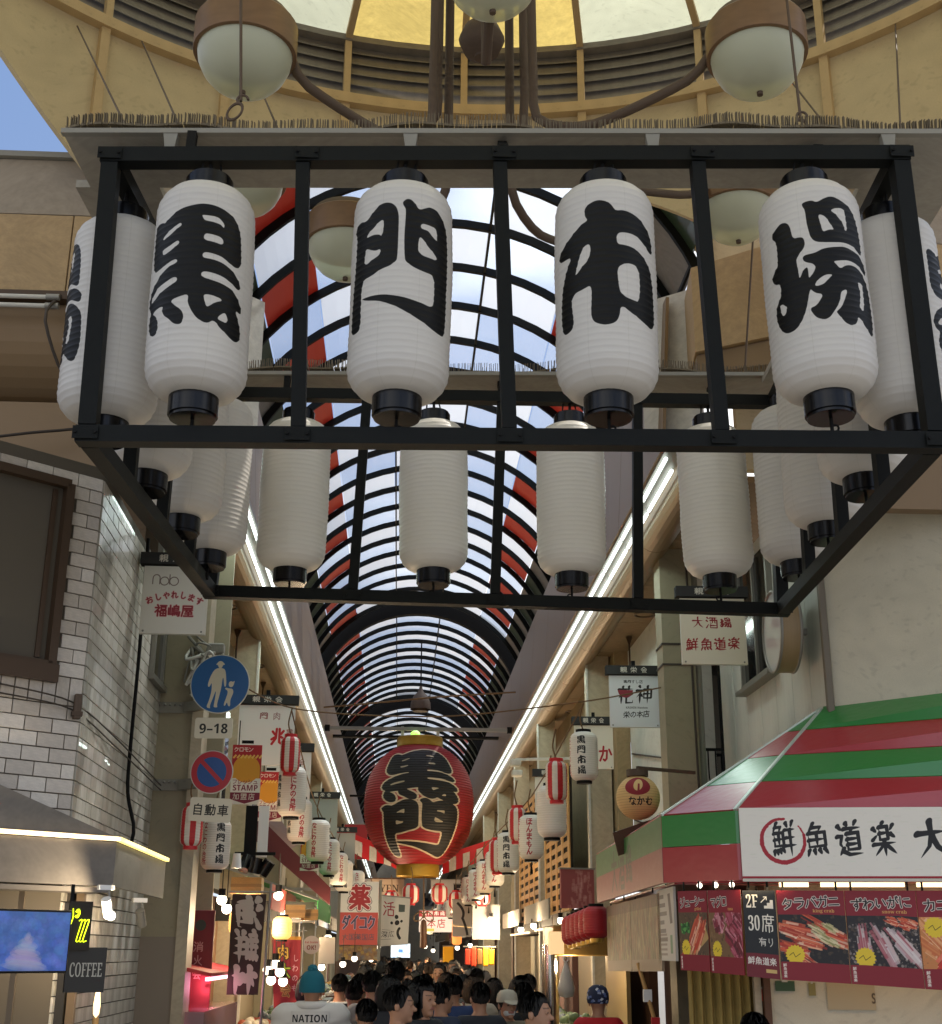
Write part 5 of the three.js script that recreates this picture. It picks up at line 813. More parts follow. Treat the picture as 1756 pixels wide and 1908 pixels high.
{ // right column and what hangs on it
  const c = thing('steel_column', 'tall olive steel column standing behind the striped awning', 'column', [2.9, 0, -13.5]);
  part('shaft', bx(0.34, 6.1, 0.32, 0, 3.05, 0), M.column, c); part('pipe', cyl(0.045, 6.0, 0.215, 3, 0.05, 12), M.concrete, c); part('cable', rod([0.16, 0.5, 0.19], [0.12, 6, 0.17], 0.012), M.wire, c);
  for (const y of [5.0, 4.78]) part('strap', bx(0.36, 0.02, 0.34, 0, y, 0), M.wire, c);
  const g = thing('globe_sign', 'round paper globe sign with a dark red crest on the right side', 'sign', [2.17, 3.25, -12.0]);
  part('globe', new THREE.SphereGeometry(0.2, 40, 28)  , printed(1024, 512, (x, w, h) => {
    fill(x, '#d8b478', 0, 0, w, h); for (let i = 0; i < 26; i++) fill(x, 'rgba(150,105,60,0.5)', 0, i * 20, w, 3);
    x.fillStyle = '#8a1a26'; x.beginPath(); x.ellipse(w * 0.26, h * 0.34, 110, 80, 0, 0, 7); x.fill(); x.fillStyle = '#d8b478'; x.beginPath(); x.ellipse(w * 0.265, h * 0.33, 38, 54, 0.3, 0, 7); x.fill(); x.strokeStyle = '#8a1a26'; x.lineWidth = 16; x.beginPath(); x.moveTo(w * 0.27, h * 0.32); x.lineTo(w * 0.265, h * 0.44); x.stroke();
    for (const [c0, k] of [['な', 0], ['か', 1], ['む', 2]]) glyph(x, c0, w * 0.19 + k * 64, h * 0.52, 58, 62, '#2a1a14', 15);
  }, 0.7), g).rotation.y = -14 * D2R;
  part('cap', cyl(0.1, 0.06, 0, 0.22, 0, 20), M.rust, g); part('arm', bar([0, 0.27, 0], [0.6, 0.27, -0.3], 0.03), M.rust, g);
  part('lower_plaque', slab([[-0.25, -0.32, 0.05], [0.1, -0.2, 0.05], [0.1, -0.42, 0.02], [-0.2, -0.52, 0.02]].reverse(), 0.02), M.woodDark, g);
}
// ---------------------------------------------------------------- hanging shop signs with the black 親栄会 header
const headMat = printed(256, 48, (g, w, h) => { fill(g, '#1b1b1a', 0, 0, w, h); across(g, '親栄会', 66, 9, 30, '#cfcabd', 12, 0.55); }, 0.5);
function hangSign(label, x, y, z, w, h, face, turn = 0, hh = 0.1) { // y = top of the header
  const s = thing('hanging_shop_sign', label, 'shop sign', [x, y, z], turn, 'hanging shop signs with black headers'), e = M.blackMatte;
  part('header', bx(w + 0.07, hh, 0.1, 0, -hh / 2, 0), [e, e, e, e, headMat, headMat].map((m) => m), s);
  const u = s.children[0].geometry.attributes.uv; for (let i = 16; i < 24; i++) u.setXY(i, u.getX(i) / (w + 0.07), u.getY(i) / hh);
  const f = part('board', new THREE.BoxGeometry(w, h, 0.045).translate(0, -hh - 0.012 - h / 2, 0), [M.offWhite, M.offWhite, M.offWhite, M.offWhite, face, face], s);
  part('screw', [-1, 1].map((k) => new THREE.SphereGeometry(0.009, 6, 5).translate(k * (w / 2 - 0.03), -hh - h + 0.01, 0.024)), M.steelGrey, s);
  part('bracket', bar([0, 0, 0], [0, 0.06, 0], 0.04), M.blackMatte, s);
  return s;
}
hangSign('hanging sign reading nob and red 福嶋屋 on the left of the street', -1.885, 5.03, -10.5, 0.53, 0.57, printed(512, 548, (g, w, h) => {
  fill(g, '#dddbd1', 0, 0, w, h); g.strokeStyle = '#7a6a62'; g.lineWidth = 8; g.beginPath(); g.moveTo(74, 150); g.lineTo(74, 104); g.arc(102, 98, 27, Math.PI, 0); g.lineTo(129, 150); g.moveTo(200, 122); g.arc(166, 122, 33, 0, 7); g.moveTo(206, 66); g.lineTo(206, 150); g.moveTo(276, 122); g.arc(241, 122, 34, 0, 7); g.stroke();
  [...'おしやれします'].forEach((c, i) => { const t = (i - 3) / 3; g.save(); g.translate(w / 2 + t * 196, 232 + t * t * 48); g.rotate(t * 0.42); glyph(g, c, -26, -28, 52, 56, '#8e1727', 15, '#d8a8a2', 4); g.restore(); });
  across(g, '福嶋屋', 110, 316, 92, '#8e1727', 13, 0.12, '#d8a8a2', 4);
}, 0.5), 0.02);
hangSign('hanging cream sign with red brushed 鮮魚道楽 on the right', 2.85, 5.14, -11.6, 0.6, 0.62, printed(512, 530, (g, w, h) => {
  fill(g, '#e2dbc7', 0, 0, w, h); brushed1(g, '大', 90, 150, 92, 92, '#8f1a20', 13); brushed1(g, '酒', 200, 150, 92, 92, '#8f1a20', 13); glyph(g, '場', 310, 150, 92, 92, '#8f1a20'); g.save(); g.translate(36, 330); g.transform(1, -0.04, 0, 1, 0, 0); [...'鮮魚道楽'].forEach((c, i) => brushed1(g, c, i * 110, 0, 96, 100, '#9a1a20', 14)); g.restore();
}, 0.6), -0.03);
hangSign('hanging pale sign with black brushed 花神 and 本店', 2.6, 4.98, -14.4, 0.56, 0.58, printed(512, 530, (g, w, h) => {
  fill(g, '#dde1e3', 0, 0, w, h); across(g, '黒門すし店', 150, 44, 36, '#2a2a2a', 9, 0.12); g.save(); g.translate(70, 110); g.transform(1, -0.03, -0.08, 1, 0, 0); brushed1(g, '花', 20, 0, 170, 190, '#191919', 14); brushed1(g, '神', 210, 0, 170, 190, '#191919', 14); g.restore();
  g.fillStyle = '#8a2434'; g.beginPath(); g.arc(165, 150, 78, 0, Math.PI); g.fill(); latin(g, 'KASHIN Honten', w / 2 + 20, 330, 30, '#555', 'sans-serif'); g.save(); g.translate(140, 372); g.transform(1, -0.05, -0.1, 1, 0, 0); across(g, '栄の本店', 0, 0, 66, '#191919', 11, 0.02); g.restore();
}, 0.5), -0.03);
hangSign('hanging white sign with a single red か, half behind a paper lantern', 2.5, 4.83, -16.9, 0.5, 0.56, printed(384, 420, (g, w, h) => { fill(g, '#e0dac9', 0, 0, w, h); glyph(g, 'か', 240, 200, 130, 150, '#a8161e', 15); }, 0.6), -0.04);
hangSign('hanging white sign with thin red brush strokes beyond the blank lantern', 2.1, 4.36, -18.5, 0.42, 0.75, printed(256, 450, (g, w, h) => { fill(g, '#dedacd', 0, 0, w, h); down(g, 'のイ', 120, 60, 90, '#b0202c', 8, 0.2); }, 0.6), -0.03);
hangSign('hanging white meat-shop sign with red 肉 and 兆 behind the blue road sign', -1.5, 4.62, -14.6, 0.62, 0.66, printed(512, 545, (g, w, h) => { fill(g, '#dfdfda', 0, 0, w, h); across(g, '門肉', 190, 60, 74, '#8f5a58', 8, 0.6); glyph(g, '兆', 300, 210, 130, 150, '#b5121b', 17); down(g, '黒門', 440, 210, 60, '#a06a66', 8, 0.25); }, 0.5), 0.02);
hangSign('hanging white sign with black brushed 門平 beside the red and white lanterns', -1.42, 4.42, -16.8, 0.56, 0.8, printed(384, 548, (g, w, h) => { fill(g, '#dcdcd7', 0, 0, w, h); across(g, '肉・店・会', 60, 60, 50, '#9a4a44', 9, 0.1); glyph(g, '門', 60, 210, 140, 140, '#191919'); brushed1(g, '平', 208, 210, 140, 150, '#191919', 18); }, 0.5), 0.02);
hangSign('small far hanging sign with black header on the left', -1.25, 4.35, -21.5, 0.5, 0.7, mat('#9aa09a', 0.6), 0.02);
hangSign('farther small hanging sign with black header on the left', -1.1, 4.2, -26, 0.5, 0.6, mat('#a4a49c', 0.6), 0.02);
// stamp-campaign posters: yellow panel between a red heading and purple lettering
const stampMat = printed(256, 512, (g, w, h) => {
  fill(g, '#e0d9cb', 0, 0, w, h); fill(g, '#ae2027', 0, 0, w, 290); g.fillStyle = '#d9972a'; g.beginPath(); g.ellipse(w / 2, 210, 118, 118, 0, 0, 7); g.fill(); fill(g, '#d9972a', 10, 200, 236, 90); for (let i = 0; i < 8; i++) { g.strokeStyle = '#e6b95a'; g.lineWidth = 16; g.beginPath(); g.moveTo(10 + i * 32, 116); g.lineTo(34 + i * 32, 88); g.stroke(); }
  across(g, 'クロモン', 14, 20, 40, '#e9e2d2', 13, 0.05); across(g, 'フレッシュ', 14, 300, 40, '#8a3040', 12, 0.12); latin(g, 'STAMP', w / 2, 372, 68, '#7a2436', 'sans-serif', 'center', 'bold', 240); g.fillStyle = '#7a1c34'; g.beginPath(); g.moveTo(0, 412); g.lineTo(w, 412); g.lineTo(w, 470); g.lineTo(w / 2, 508); g.lineTo(0, 470); g.fill(); across(g, '加盟店', 24, 420, 54, '#cfc3b2', 11, 0.25);
}, 0.6);
for (const [x, y, z, w, l] of [[-1.58, 3.62, -13.6, 0.3, 'yellow and red stamp poster hanging under the meat-shop sign'], [-1.5, 3.6, -15.4, 0.28, 'yellow and red stamp poster hanging under the 門平 sign'], [-1.22, 3.2, -18.5, 0.25, 'far yellow and red stamp poster below the paper lanterns']]) {
  const p = thing('stamp_poster', l, 'poster', [x, y, z], 0.03, 'stamp posters on the left');
  part('sheet', slab([[-w / 2, -w, 0], [w / 2, -w, 0], [w / 2, w, 0], [-w / 2, w, 0]], 0.01), stampMat, p); part('hanger', [rod([-w * 0.3, w, 0], [-w * 0.3, w + 0.25, 0], 0.006), bx(w * 0.4, 0.03, 0.02, 0, w + 0.03, 0)], M.blackMatte, p);
}
// ---------------------------------------------------------------- paper lanterns on lines along both sides
const midGeo = lathe(lanternProfile(0.145, 0.5, 22, 0.075, 0.03), 36), slimGeo = lathe(lanternProfile(0.1, 0.36, 14, 0.06, 0.05), 28), roundGeo = lathe(lanternProfile(0.145, 0.3, 12, 0.06, 0.05), 28);
const lanMat = (front, side, fc, sc) => printed(512, 256, (g, w, h) => { fill(g, '#e0dbd0', 0, 0, w, h); for (let i = 0; i < 22; i++) fill(g, 'rgba(120,110,95,0.18)', 0, i * 11.6, w, 1.5); if (front) { const n = [...front].length, s = Math.min(66, 200 / n); down(g, front, w / 2 - s * 0.6, (h - n * s * 1.06) / 2, s, fc, 15, 0.06); } if (side) { const n = [...side].length, s = Math.min(40, 200 / n); down(g, side, w * 0.3 - s / 2, (h - n * s * 1.06) / 2, s, sc, 12, 0.06); down(g, side, w * 0.78 - s / 2, (h - n * s * 1.06) / 2, s, sc, 12, 0.06); } fill(g, '#b52026', 0, 0, 26, h); fill(g, '#b52026', w - 26, 0, 26, h); }, 0.5);
const LM = { kuro: lanMat('黒門市場', 'なにわの台所', '#1a1a1a', '#a3202a'), nani: lanMat('なにわの台所', '黒門市場', '#a3202a', '#1a1a1a'), hon: lanMat('ほんまもん', 'ほんまもん', '#a3202a', '#a3202a'), blank: lanMat('', '', '#000', '#000'), stripe: printed(512, 32, (g, w, h) => { for (let i = 0; i < 12; i++) fill(g, i % 2 ? '#d9cfc2' : '#b81e22', (i * w) / 12, 0, w / 12 + 1, h); }, 0.5) };
function lantern(kind, x, y, z, k, turn, label, group) { // y = middle
  const s = kind === 'stripe', rd = kind === 'ball', G = s ? slimGeo : rd ? roundGeo : midGeo, H = s ? 0.36 : rd ? 0.3 : 0.5, c = s ? 0.065 : 0.08;
  const l = thing('small_lantern', label, 'lantern', [x, y, z], turn, group); l.scale.setScalar(k);
  part('body', G, LM[rd ? 'stripe' : kind], l, [0, 0, 0], [0, Math.PI, 0]);
  const m = s || rd ? M.red : M.blackMatte;
  part('cap', cyl(c, 0.03, 0, H / 2 + 0.012, 0, 16), m, l); part('cap', cyl(c, 0.03, 0, -H / 2 - 0.012, 0, 16), m, l);
  part('cord', tube([[0, H / 2 + 0.02, 0], [-0.03, H / 2 + 0.14, 0], [0, H / 2 + 0.3, 0]], 0.008, 10, 5), M.rope, l);
  if (kind === 'hon') part('tassel', lathe([[0.001, -H / 2 - 0.16], [0.018, -H / 2 - 0.15], [0.008, -H / 2 - 0.06], [0.001, -H / 2 - 0.03]], 8), M.blackMatte, l);
  return l;
}
lantern('stripe', -1.8, 2.93, -11.7, 0.95, 0, 'red and white striped lantern half behind the 自動車 plate', 'striped lanterns on the left');
lantern('kuro', -1.69, 2.84, -12.5, 0.92, 0.5, 'white lantern with black 黒門市場 below the 自動車 plate', 'paper lanterns on the left');
lantern('stripe', -1.175, 3.88, -14, 1.05, 0, 'red and white striped lantern topmost on the left line', 'striped lanterns on the left');
[[-1.16, 3.53, -14.3, 1.05, 0.2], [-1.14, 3.32, -15.3, 0.95, 0.3], [-1.05, 3.27, -17.5, 1.05, -0.3], [-1.0, 3.2, -19.5, 1.0, 0.1], [-0.95, 3.15, -21.5, 1.0, 0.4]].forEach(([x, y, z, k, t], i) => lantern('nani', x, y, z, k, t, `white lantern with red なにわの台所, ${['directly below the topmost striped lantern', 'second in the left string', 'third in the left string', 'fourth in the left string', 'fifth in the left string'][i]}`, 'paper lanterns on the left'));
lantern('kuro', -0.9, 3.1, -22.5, 1, 0.2, 'far white lantern with black lettering at the end of the left string', 'paper lanterns on the left');
lantern('kuro', 1.89, 3.83, -13.5, 1.0, -0.25, 'white lantern with black 黒門市場 in front of the か sign', 'paper lanterns on the right');
lantern('stripe', 1.66, 3.64, -14, 1.15, 0, 'red and white striped lantern behind the right 黒門市場 lantern', 'striped lanterns on the right');
lantern('blank', 1.72, 3.42, -15, 1.15, 0.3, 'blank white lantern hanging low beside the striped one on the right', 'paper lanterns on the right');
lantern('hon', 1.68, 3.3, -17, 1.1, -0.2, 'white lantern with red ほんまもん and a tassel, nearest of the right string', 'paper lanterns on the right');
lantern('stripe', 1.55, 3.5, -17.5, 1.2, 0, 'striped lantern beside the nearest ほんまもん lantern', 'striped lanterns on the right');
lantern('kuro', 1.55, 3.25, -19, 1.1, -0.2, 'white lantern with black 黒門市場 beside the wooden lattice', 'paper lanterns on the right');
lantern('stripe', 1.42, 3.22, -19.3, 1.25, 0, 'striped lantern overlapped by the lattice-side 黒門市場 lantern', 'striped lanterns on the right');
for (let i = 0; i < 6; i++) lantern('hon', 1.5 - i * 0.035, 3.15 - i * 0.03, -21 - i * 1.9, 1.05, -0.1, `white lantern with red ほんまもん farther along the right string`, 'far ほんまもん lanterns on the right');
for (let i = 0; i < 7; i++) lantern('ball', -0.9 + i * 0.38 + (i > 3 ? 0.2 : 0), 2.95 + 0.05 * Math.sin(i * 2), -25.5 - (i % 3) * 1.2, 1.1, i, 'small round red and white striped lantern below the big red lantern', 'round striped lanterns across the street');
for (let i = 0; i < 8; i++) lantern('hon', 1.3 - (i % 2) * 0.15, 2.95 - i * 0.03, -33 - i * 2, 1, 0, 'tiny far white lantern over the crowd on the right', 'farthest lanterns on the right');
for (let i = 0; i < 7; i++) lantern('nani', -0.75 + (i % 2) * 0.1, 3.05 - i * 0.02, -24.5 - i * 2.4, 1, 0.1, 'tiny far white lantern over the crowd on the left', 'farthest lanterns on the left');
tag(part('lantern_line', tube([[-1.9, 4.5, -12.2], [-1.18, 4.38, -14], [0.4, 4.32, -14.05], [1.9, 4.42, -13.6], [2.9, 4.6, -13.5]], 0.008, 40, 5), M.rope, scene), 'thin rope strung across the street above the small lanterns', 'rope');
tag(part('lantern_line', tube([[-1.18, 4.35, -14], [-1.1, 3.75, -17], [-0.95, 3.5, -22], [-0.75, 3.3, -40]], 0.008, 40, 5), M.rope, scene), 'thin rope carrying the left string of paper lanterns', 'rope');
tag(part('lantern_line', tube([[1.9, 4.38, -13.5], [1.68, 3.8, -17], [1.45, 3.6, -22], [1.15, 3.3, -48]], 0.008, 40, 5), M.rope, scene), 'thin rope carrying the right string of paper lanterns', 'rope');
// ---------------------------------------------------------------- the big red lantern
{
  const L = thing('big_red_lantern', 'giant red paper lantern with black outlined characters and gold bands', 'lantern', [0.38, 4.68, -26.5]);
  const pr = [], H = 2.3, R = 1.1, N = 46 * 5; for (let i = 0; i <= N; i++) { const t = i / N, y = (t - 0.5) * H, e = Math.sqrt(Math.max(0, 1 - (Math.abs(y) / (H / 2) * 0.925) ** 2.3)); pr.push([R * Math.max(0.38, e) - 0.014 * Math.abs(Math.sin(t * 46 * Math.PI)) ** 0.7, y]); }
  const m = printed(1024, 512, (g, w, h) => {
    fill(g, '#96141b', 0, 0, w, h); for (let i = 0; i < 46; i++) fill(g, 'rgba(60,6,8,0.35)', 0, (i * h) / 46, w, 2);
    const X = w / 2 - 122, Wd = 244, rows = [['kuro', 0.03, 0.52], ['mon', 0.47, 0.52]], fx = (u) => X + (u / 100) * Wd, fy = (y0, hh) => (v) => (y0 + (v / 100) * hh) * h;
    const each = (set, fn) => rows.forEach(([k, y0, hh]) => OUTLINE[k][set].forEach((p) => fn(p, fy(y0, hh))));
    g.lineJoin = 'round'; each(0, (p, f) => { g.beginPath(); smoothPath(g, p, fx, f); g.strokeStyle = '#cdb899'; g.lineWidth = 17; g.stroke(); });
    each(0, (p, f) => { g.beginPath(); smoothPath(g, p, fx, f); g.fillStyle = '#14120e'; g.fill(); g.strokeStyle = '#14120e'; g.lineWidth = 4; g.stroke(); });
    each(1, (p, f) => { let cx = 0, cy = 0; for (let i = 0; i < p.length; i += 2) { cx += p[i] / (p.length / 2); cy += p[i + 1] / (p.length / 2); } g.beginPath(); smoothPath(g, p.map((v, i) => (i % 2 ? cy + (v - cy) * 0.6 : cx + (v - cx) * 0.6)), fx, f); g.fillStyle = '#b5a58a'; g.fill(); });
  }, 0.62);
  part('body', lathe(pr, 72), m, L, [0, 0, 0], [0, Math.PI, 0]);
  const goldRing = (r, h) => lathe([[r - 0.03, -h / 2], [r, -h / 2], [r + 0.012, -h / 2 + 0.02], [r + 0.012, h / 2 - 0.02], [r, h / 2], [r - 0.03, h / 2], [0.01, h / 2 - 0.02]], 40);
  part('band', goldRing(0.45, 0.2), M.gold, L, [0, 1.24, 0]); part('band', goldRing(0.41, 0.24), M.gold, L, [0, -1.26, 0]);
  part('tassel_cord', rod([0.12, -1.35, 0], [0.13, -2.15, 0], 0.014), M.rope, L);
  part('tassel_bow', [new THREE.TorusGeometry(0.1, 0.014, 6, 18).scale(1, 0.7, 1).rotateZ(0.7).translate(0.03, -2.12, 0), new THREE.TorusGeometry(0.1, 0.014, 6, 18).scale(1, 0.7, 1).rotateZ(-0.7).translate(0.23, -2.12, 0)], M.rope, L);
  part('tassel', lathe([[0.001, -2.7], [0.07, -2.69], [0.065, -2.3], [0.05, -2.2], [0.001, -2.16]], 14).translate(0.13, 0, 0), M.woodDark, L);
  for (const x of [-0.36, 0.36]) part('hanger', bx(0.06, 0.25, 0.05, x, 1.44, 0), M.offWhite, L);
  const b = thing('cross_bar', 'steel bar spanning the street above the big red lantern', 'bar', [0, 6.2, -26.5]); part('pipe', bar([-1.6, 0, 0], [2.3, 0, 0], 0.07, 0.07), M.steelGrey, b); part('clamp', [bx(0.1, 0.12, 0.1, -1.5, 0, 0), bx(0.1, 0.12, 0.1, 2.2, 0, 0)], M.blackMatte, b);
  const gl = thing('green_beacon', 'small glowing green beacon on top of the big red lantern', 'lamp', [0.28, 6.07, -26.3]); part('lens', lathe([[0.1, -0.04], [0.09, 0.03], [0.05, 0.06], [0.001, 0.065]], 16), lit('#a6ff20', 1.2), gl); part('base', cyl(0.1, 0.03, 0, -0.055, 0, 14), M.blackMatte, gl);
  const pl = thing('pendant_lamp', 'dark brown bell lamp hanging inside the second vault', 'lamp', [0.47, 8.05, -33]); part('bell', lathe([[0.26, -0.3], [0.25, -0.12], [0.18, 0.05], [0.07, 0.16], [0.03, 0.3]], 24), M.rust, pl); part('base', cyl(0.2, 0.05, 0, -0.32, 0, 20), M.bronzeDark, pl); part('rod', rod([0, 0.3, 0], [0, 1.5, 0], 0.02), M.blackMatte, pl);
  const cw = thing('catenary_rope', 'sagging tinsel rope crossing the street before the third vault', 'rope'); part('strand', tube([[-1.5, 6.35, -25], [-0.4, 6.5, -25.2], [0.7, 6.62, -25.2], [2.2, 6.7, -25]], 0.018, 60, 5), M.rope, cw);
  // red and white bunting
  const bun = (pts, l) => { const o = thing('striped_bunting', l, 'bunting', [0, 0, 0], 0, 'red and white bunting behind the red lantern'); const w2 = M.offWhite; for (let i = 0; i < pts.length - 1; i++) part('stripe', slab([[pts[i][0], pts[i][1] - 0.3, pts[i][2]], [pts[i + 1][0] - 0.006, pts[i + 1][1] - 0.3, pts[i + 1][2]], [pts[i + 1][0] - 0.006, pts[i + 1][1], pts[i + 1][2]], [pts[i][0], pts[i][1], pts[i][2]]], 0.006), i % 2 ? w2 : M.red, o); part('header', bar([pts[0][0], pts[0][1] + 0.03, pts[0][2]], [pts[pts.length - 1][0], pts[pts.length - 1][1] + 0.03, pts[0][2]], 0.02, 0.1), M.red, o); };
  bun(Array.from({ length: 11 }, (_, i) => [-1.35 + i * 0.15, 4.28 - i * 0.055 + 0.03 * Math.sin(i), -27.6]), 'red and white striped bunting sagging left of the big red lantern');
  bun(Array.from({ length: 9 }, (_, i) => [0.9 + i * 0.14, 3.72 + i * 0.045, -27.6]), 'red and white striped bunting rising right of the big red lantern');
}
// ---------------------------------------------------------------- shop fronts and stalls down the street
const shopWall = (label, x, z0, z1, m, y1 = 6.05) => { const s = thing('shop_facade', label, 'shop', [0, 0, 0]); part('upper_wall', bx(0.2, y1 - 2.7, z0 - z1 - 0.02, x, (y1 + 2.7) / 2, (z0 + z1) / 2), m, s); part('lower_wall', bx(0.12, 2.7, z0 - z1 - 0.02, x + Math.sign(x) * 0.3, 1.35, (z0 + z1) / 2), M.woodDark, s); return s; };
const windowsOn = (s, x, zs, y, w, h, o) => { for (const z of zs) { const q = part('window', bx(0.03, h, w, x + o * 0.105, y, z), M.darkGlass, s); part('frame', [bx(0.05, h + 0.06, 0.05, x + o * 0.11, y, z - w / 2), bx(0.05, h + 0.06, 0.05, x + o * 0.11, y, z + w / 2), bx(0.05, 0.05, w, x + o * 0.11, y - h / 2, z), bx(0.05, 0.05, w, x + o * 0.11, y + h / 2, z)], M.offWhite, q); } };
const LX = -2.55, RX = 3.15;
{
  let s = shopWall('brown upper shop facade behind the road signs on the left', LX, -12.8, -17.2, mat('#6a6152', 0.75, { map: stained1 })); windowsOn(s, LX, [-14.2, -16], 4.3, 1, 1.5, 1);
  s = shopWall('grey upper shop facade with tall windows on the left', LX, -17.2, -23, mat('#7d786b', 0.75, { map: stained1 })); windowsOn(s, LX, [-18.5, -20.5, -22.2], 4.3, 0.9, 1.7, 1);
  s = shopWall('dull cream upper shop facade past the green awning on the left', LX, -23, -31, mat('#8a806a', 0.75, { map: coarse1 })); windowsOn(s, LX, [-24.5, -26.5, -28.5], 4.4, 1, 1.4, 1);
  s = shopWall('far brown upper facade on the left', LX, -31, -48, mat('#857a68', 0.8, { map: coarse1 })); windowsOn(s, LX, [-33, -36, -39, -42], 4.4, 1.2, 1.4, 1);
  s = shopWall('farthest plain facade on the left', LX, -48, -110, mat('#857a68', 0.8, { map: coarse1 }));
  s = shopWall('white panelled upper wall beyond the olive column on the right', RX + 0.2, -14.2, -18.4, M.whiteWall); windowsOn(s, RX + 0.2, [-15], 4.6, 0.9, 1.5, -1);
  for (const y of [3.4, 4.3, 5.2]) part('joint_cable', rod([RX + 0.08, y - 0.4, -14.3], [RX + 0.08, y + 0.25, -18.2], 0.012), M.wire, s);
  s = shopWall('warm plaster upper wall above the wooden lattice on the right', RX, -18.4, -30, mat('#a08c68', 0.75, { map: coarse1 }));
  s = shopWall('far warm facade on the right', RX, -30, -48, mat('#968464', 0.8, { map: coarse1 })); windowsOn(s, RX, [-33, -37, -41], 4.4, 1.2, 1.3, -1);
  s = shopWall('farthest brown facade on the right', RX, -48, -110, mat('#968464', 0.8, { map: coarse1 }));
  const end = thing('end_building', 'plain building front closing the far end of the street', 'building', [0.35, 0, -111]); part('wall', bx(9, 10, 0.4, 0, 5, 0), mat('#8f8672', 0.8, { map: coarse1 }), end); for (let i = 0; i < 6; i++) part('window', bx(0.8, 1, 0.05, -2.2 + (i % 3) * 2.2, 4 + Math.floor(i / 3) * 2, 0.21), M.darkGlass, end);
}
const colM = M.columnPale;
[[-2.12, -17.6, M.columnPale], [-2.12, -22.6, M.column], [-2.12, -27.6, M.column], [-2.12, -33, M.column], [-2.12, -39, M.column], [2.86, -18.9, colM], [2.7, -24.3, colM], [2.7, -29.4, colM], [2.75, -35, colM], [2.75, -41, colM]].forEach(([x, z, m], i) => {
  const c = thing('arcade_column', i < 5 ? `square steel arcade column on the left, ${['first', 'second', 'third', 'fourth', 'fifth'][i]} past the road-sign post` : `pale square arcade column on the right, ${['first', 'second', 'third', 'fourth', 'fifth'][i - 5]} past the olive column`, 'column', [x, 0, z], 0, 'columns of the market street');
  part('shaft', bx(0.32, 6.05, 0.32, 0, 3.025, 0), m, c); part('base', bx(0.36, 0.3, 0.36, 0, 0.15, 0), M.concrete, c); part('edge_trim', bx(0.03, 6.05, 0.03, x < 0 ? 0.17 : -0.17, 3.025, 0.17), M.offWhite, c);
});
{ // wooden lattice facade on the right: planks and bars
  const lat = (z0, z1, y0, y1, label) => {
    const L = thing('wooden_lattice', label, 'lattice', [2.62, 0, 0], 0, 'wooden lattices on the right'), n = Math.round((y1 - y0) / 0.17);
    const nv = 4, w = z0 - z1;
    for (let i = 0; i <= nv; i++) part('upright', bx(0.02, y1 - y0, 0.2, 0, (y0 + y1) / 2, z0 - (i * w) / nv), M.wood, L);
    for (let j = 0; j <= n; j++) part('slat', bx(0.014, 0.085, w, 0.004, y0 + j * ((y1 - y0) / n), (z0 + z1) / 2), M.wood, L);
    part('backing', bx(0.03, y1 - y0, w, 0.05, (y0 + y1) / 2, (z0 + z1) / 2), M.dark, L);
    part('bottom_beam', bx(0.35, 0.24, w + 0.3, 0.1, y0 - 0.14, (z0 + z1) / 2), mat('#4b463d', 0.7), L);
    const l = new THREE.RectAreaLight(0xffc070, 16, 0.06, w); l.position.set(2.42, y0 - 0.2, (z0 + z1) / 2); l.rotation.set(Math.PI / 2, 0, 0); l.lookAt(2.7, 6, (z0 + z1) / 2); scene.add(l);
    part('glow_strip', bx(0.03, 0.03, w, -0.2, y0 - 0.24, (z0 + z1) / 2), lit('#ffce8a', 1.6), L);
  };
  lat(-20.6, -23.9, 2.52, 4.7, 'tall wooden lattice of crossed slats beside the first pale column'); lat(-25, -29, 2.5, 4.8, 'second wooden lattice of crossed slats farther along the right');
}
const glow = (x, y, z, k, c = 0xffe2b8) => { const p = new THREE.PointLight(c, k, 0, 2); p.position.set(x, y, z); p.shadow.radius = 4; p.castShadow = true; scene.add(p); };
function bulbs(label, list, group, m = M.bulb, r = 0.05) { list.forEach(([x, y, z], i) => { const b = thing('spot_lamp', label, 'lamp', [x, y, z], 0, group); part('bulb', new THREE.SphereGeometry(r, 12, 10), m, b); part('socket', cyl(r * 0.7, r * 1.6, 0, r * 1.3, 0, 10), M.blackMatte, b); part('wire', rod([0, r * 1.5, 0], [0, r * 1.5 + 0.35, 0], 0.006), M.wire, b); }); }
bulbs('bright round bulb hanging over the left stalls', [[-1.72, 2.38, -13.4], [-1.68, 2.3, -13.5], [-1.25, 2.46, -14.3], [-1.35, 1.72, -14.6], [-1.28, 1.78, -14.7], [-1.22, 1.7, -14.6], [-1.3, 1.62, -14.5], [-1.2, 1.6, -14.8], [-1.0, 2.1, -20], [-0.98, 1.95, -20.4], [-1.05, 1.7, -19.5], [-0.85, 1.72, -22], [-0.7, 1.8, -23], [-1.4, 2.35, -17], [-0.55, 1.75, -30], [-0.45, 2.02, -34]], 'bulbs over the left stalls');
bulbs('bright round bulb hanging over the right stalls', [[2.1, 2.3, -21], [1.95, 2.25, -21.5], [2.35, 2.35, -19.6], [1.85, 2.3, -26], [1.75, 2.5, -25.5], [1.55, 2.05, -29], [1.3, 2.0, -29.5], [1.2, 1.8, -31], [0.9, 1.95, -34], [0.75, 2.05, -36], [2.2, 1.95, -18.7], [2.15, 1.97, -18.9], [2.3, 1.96, -18.8]], 'bulbs over the right stalls');
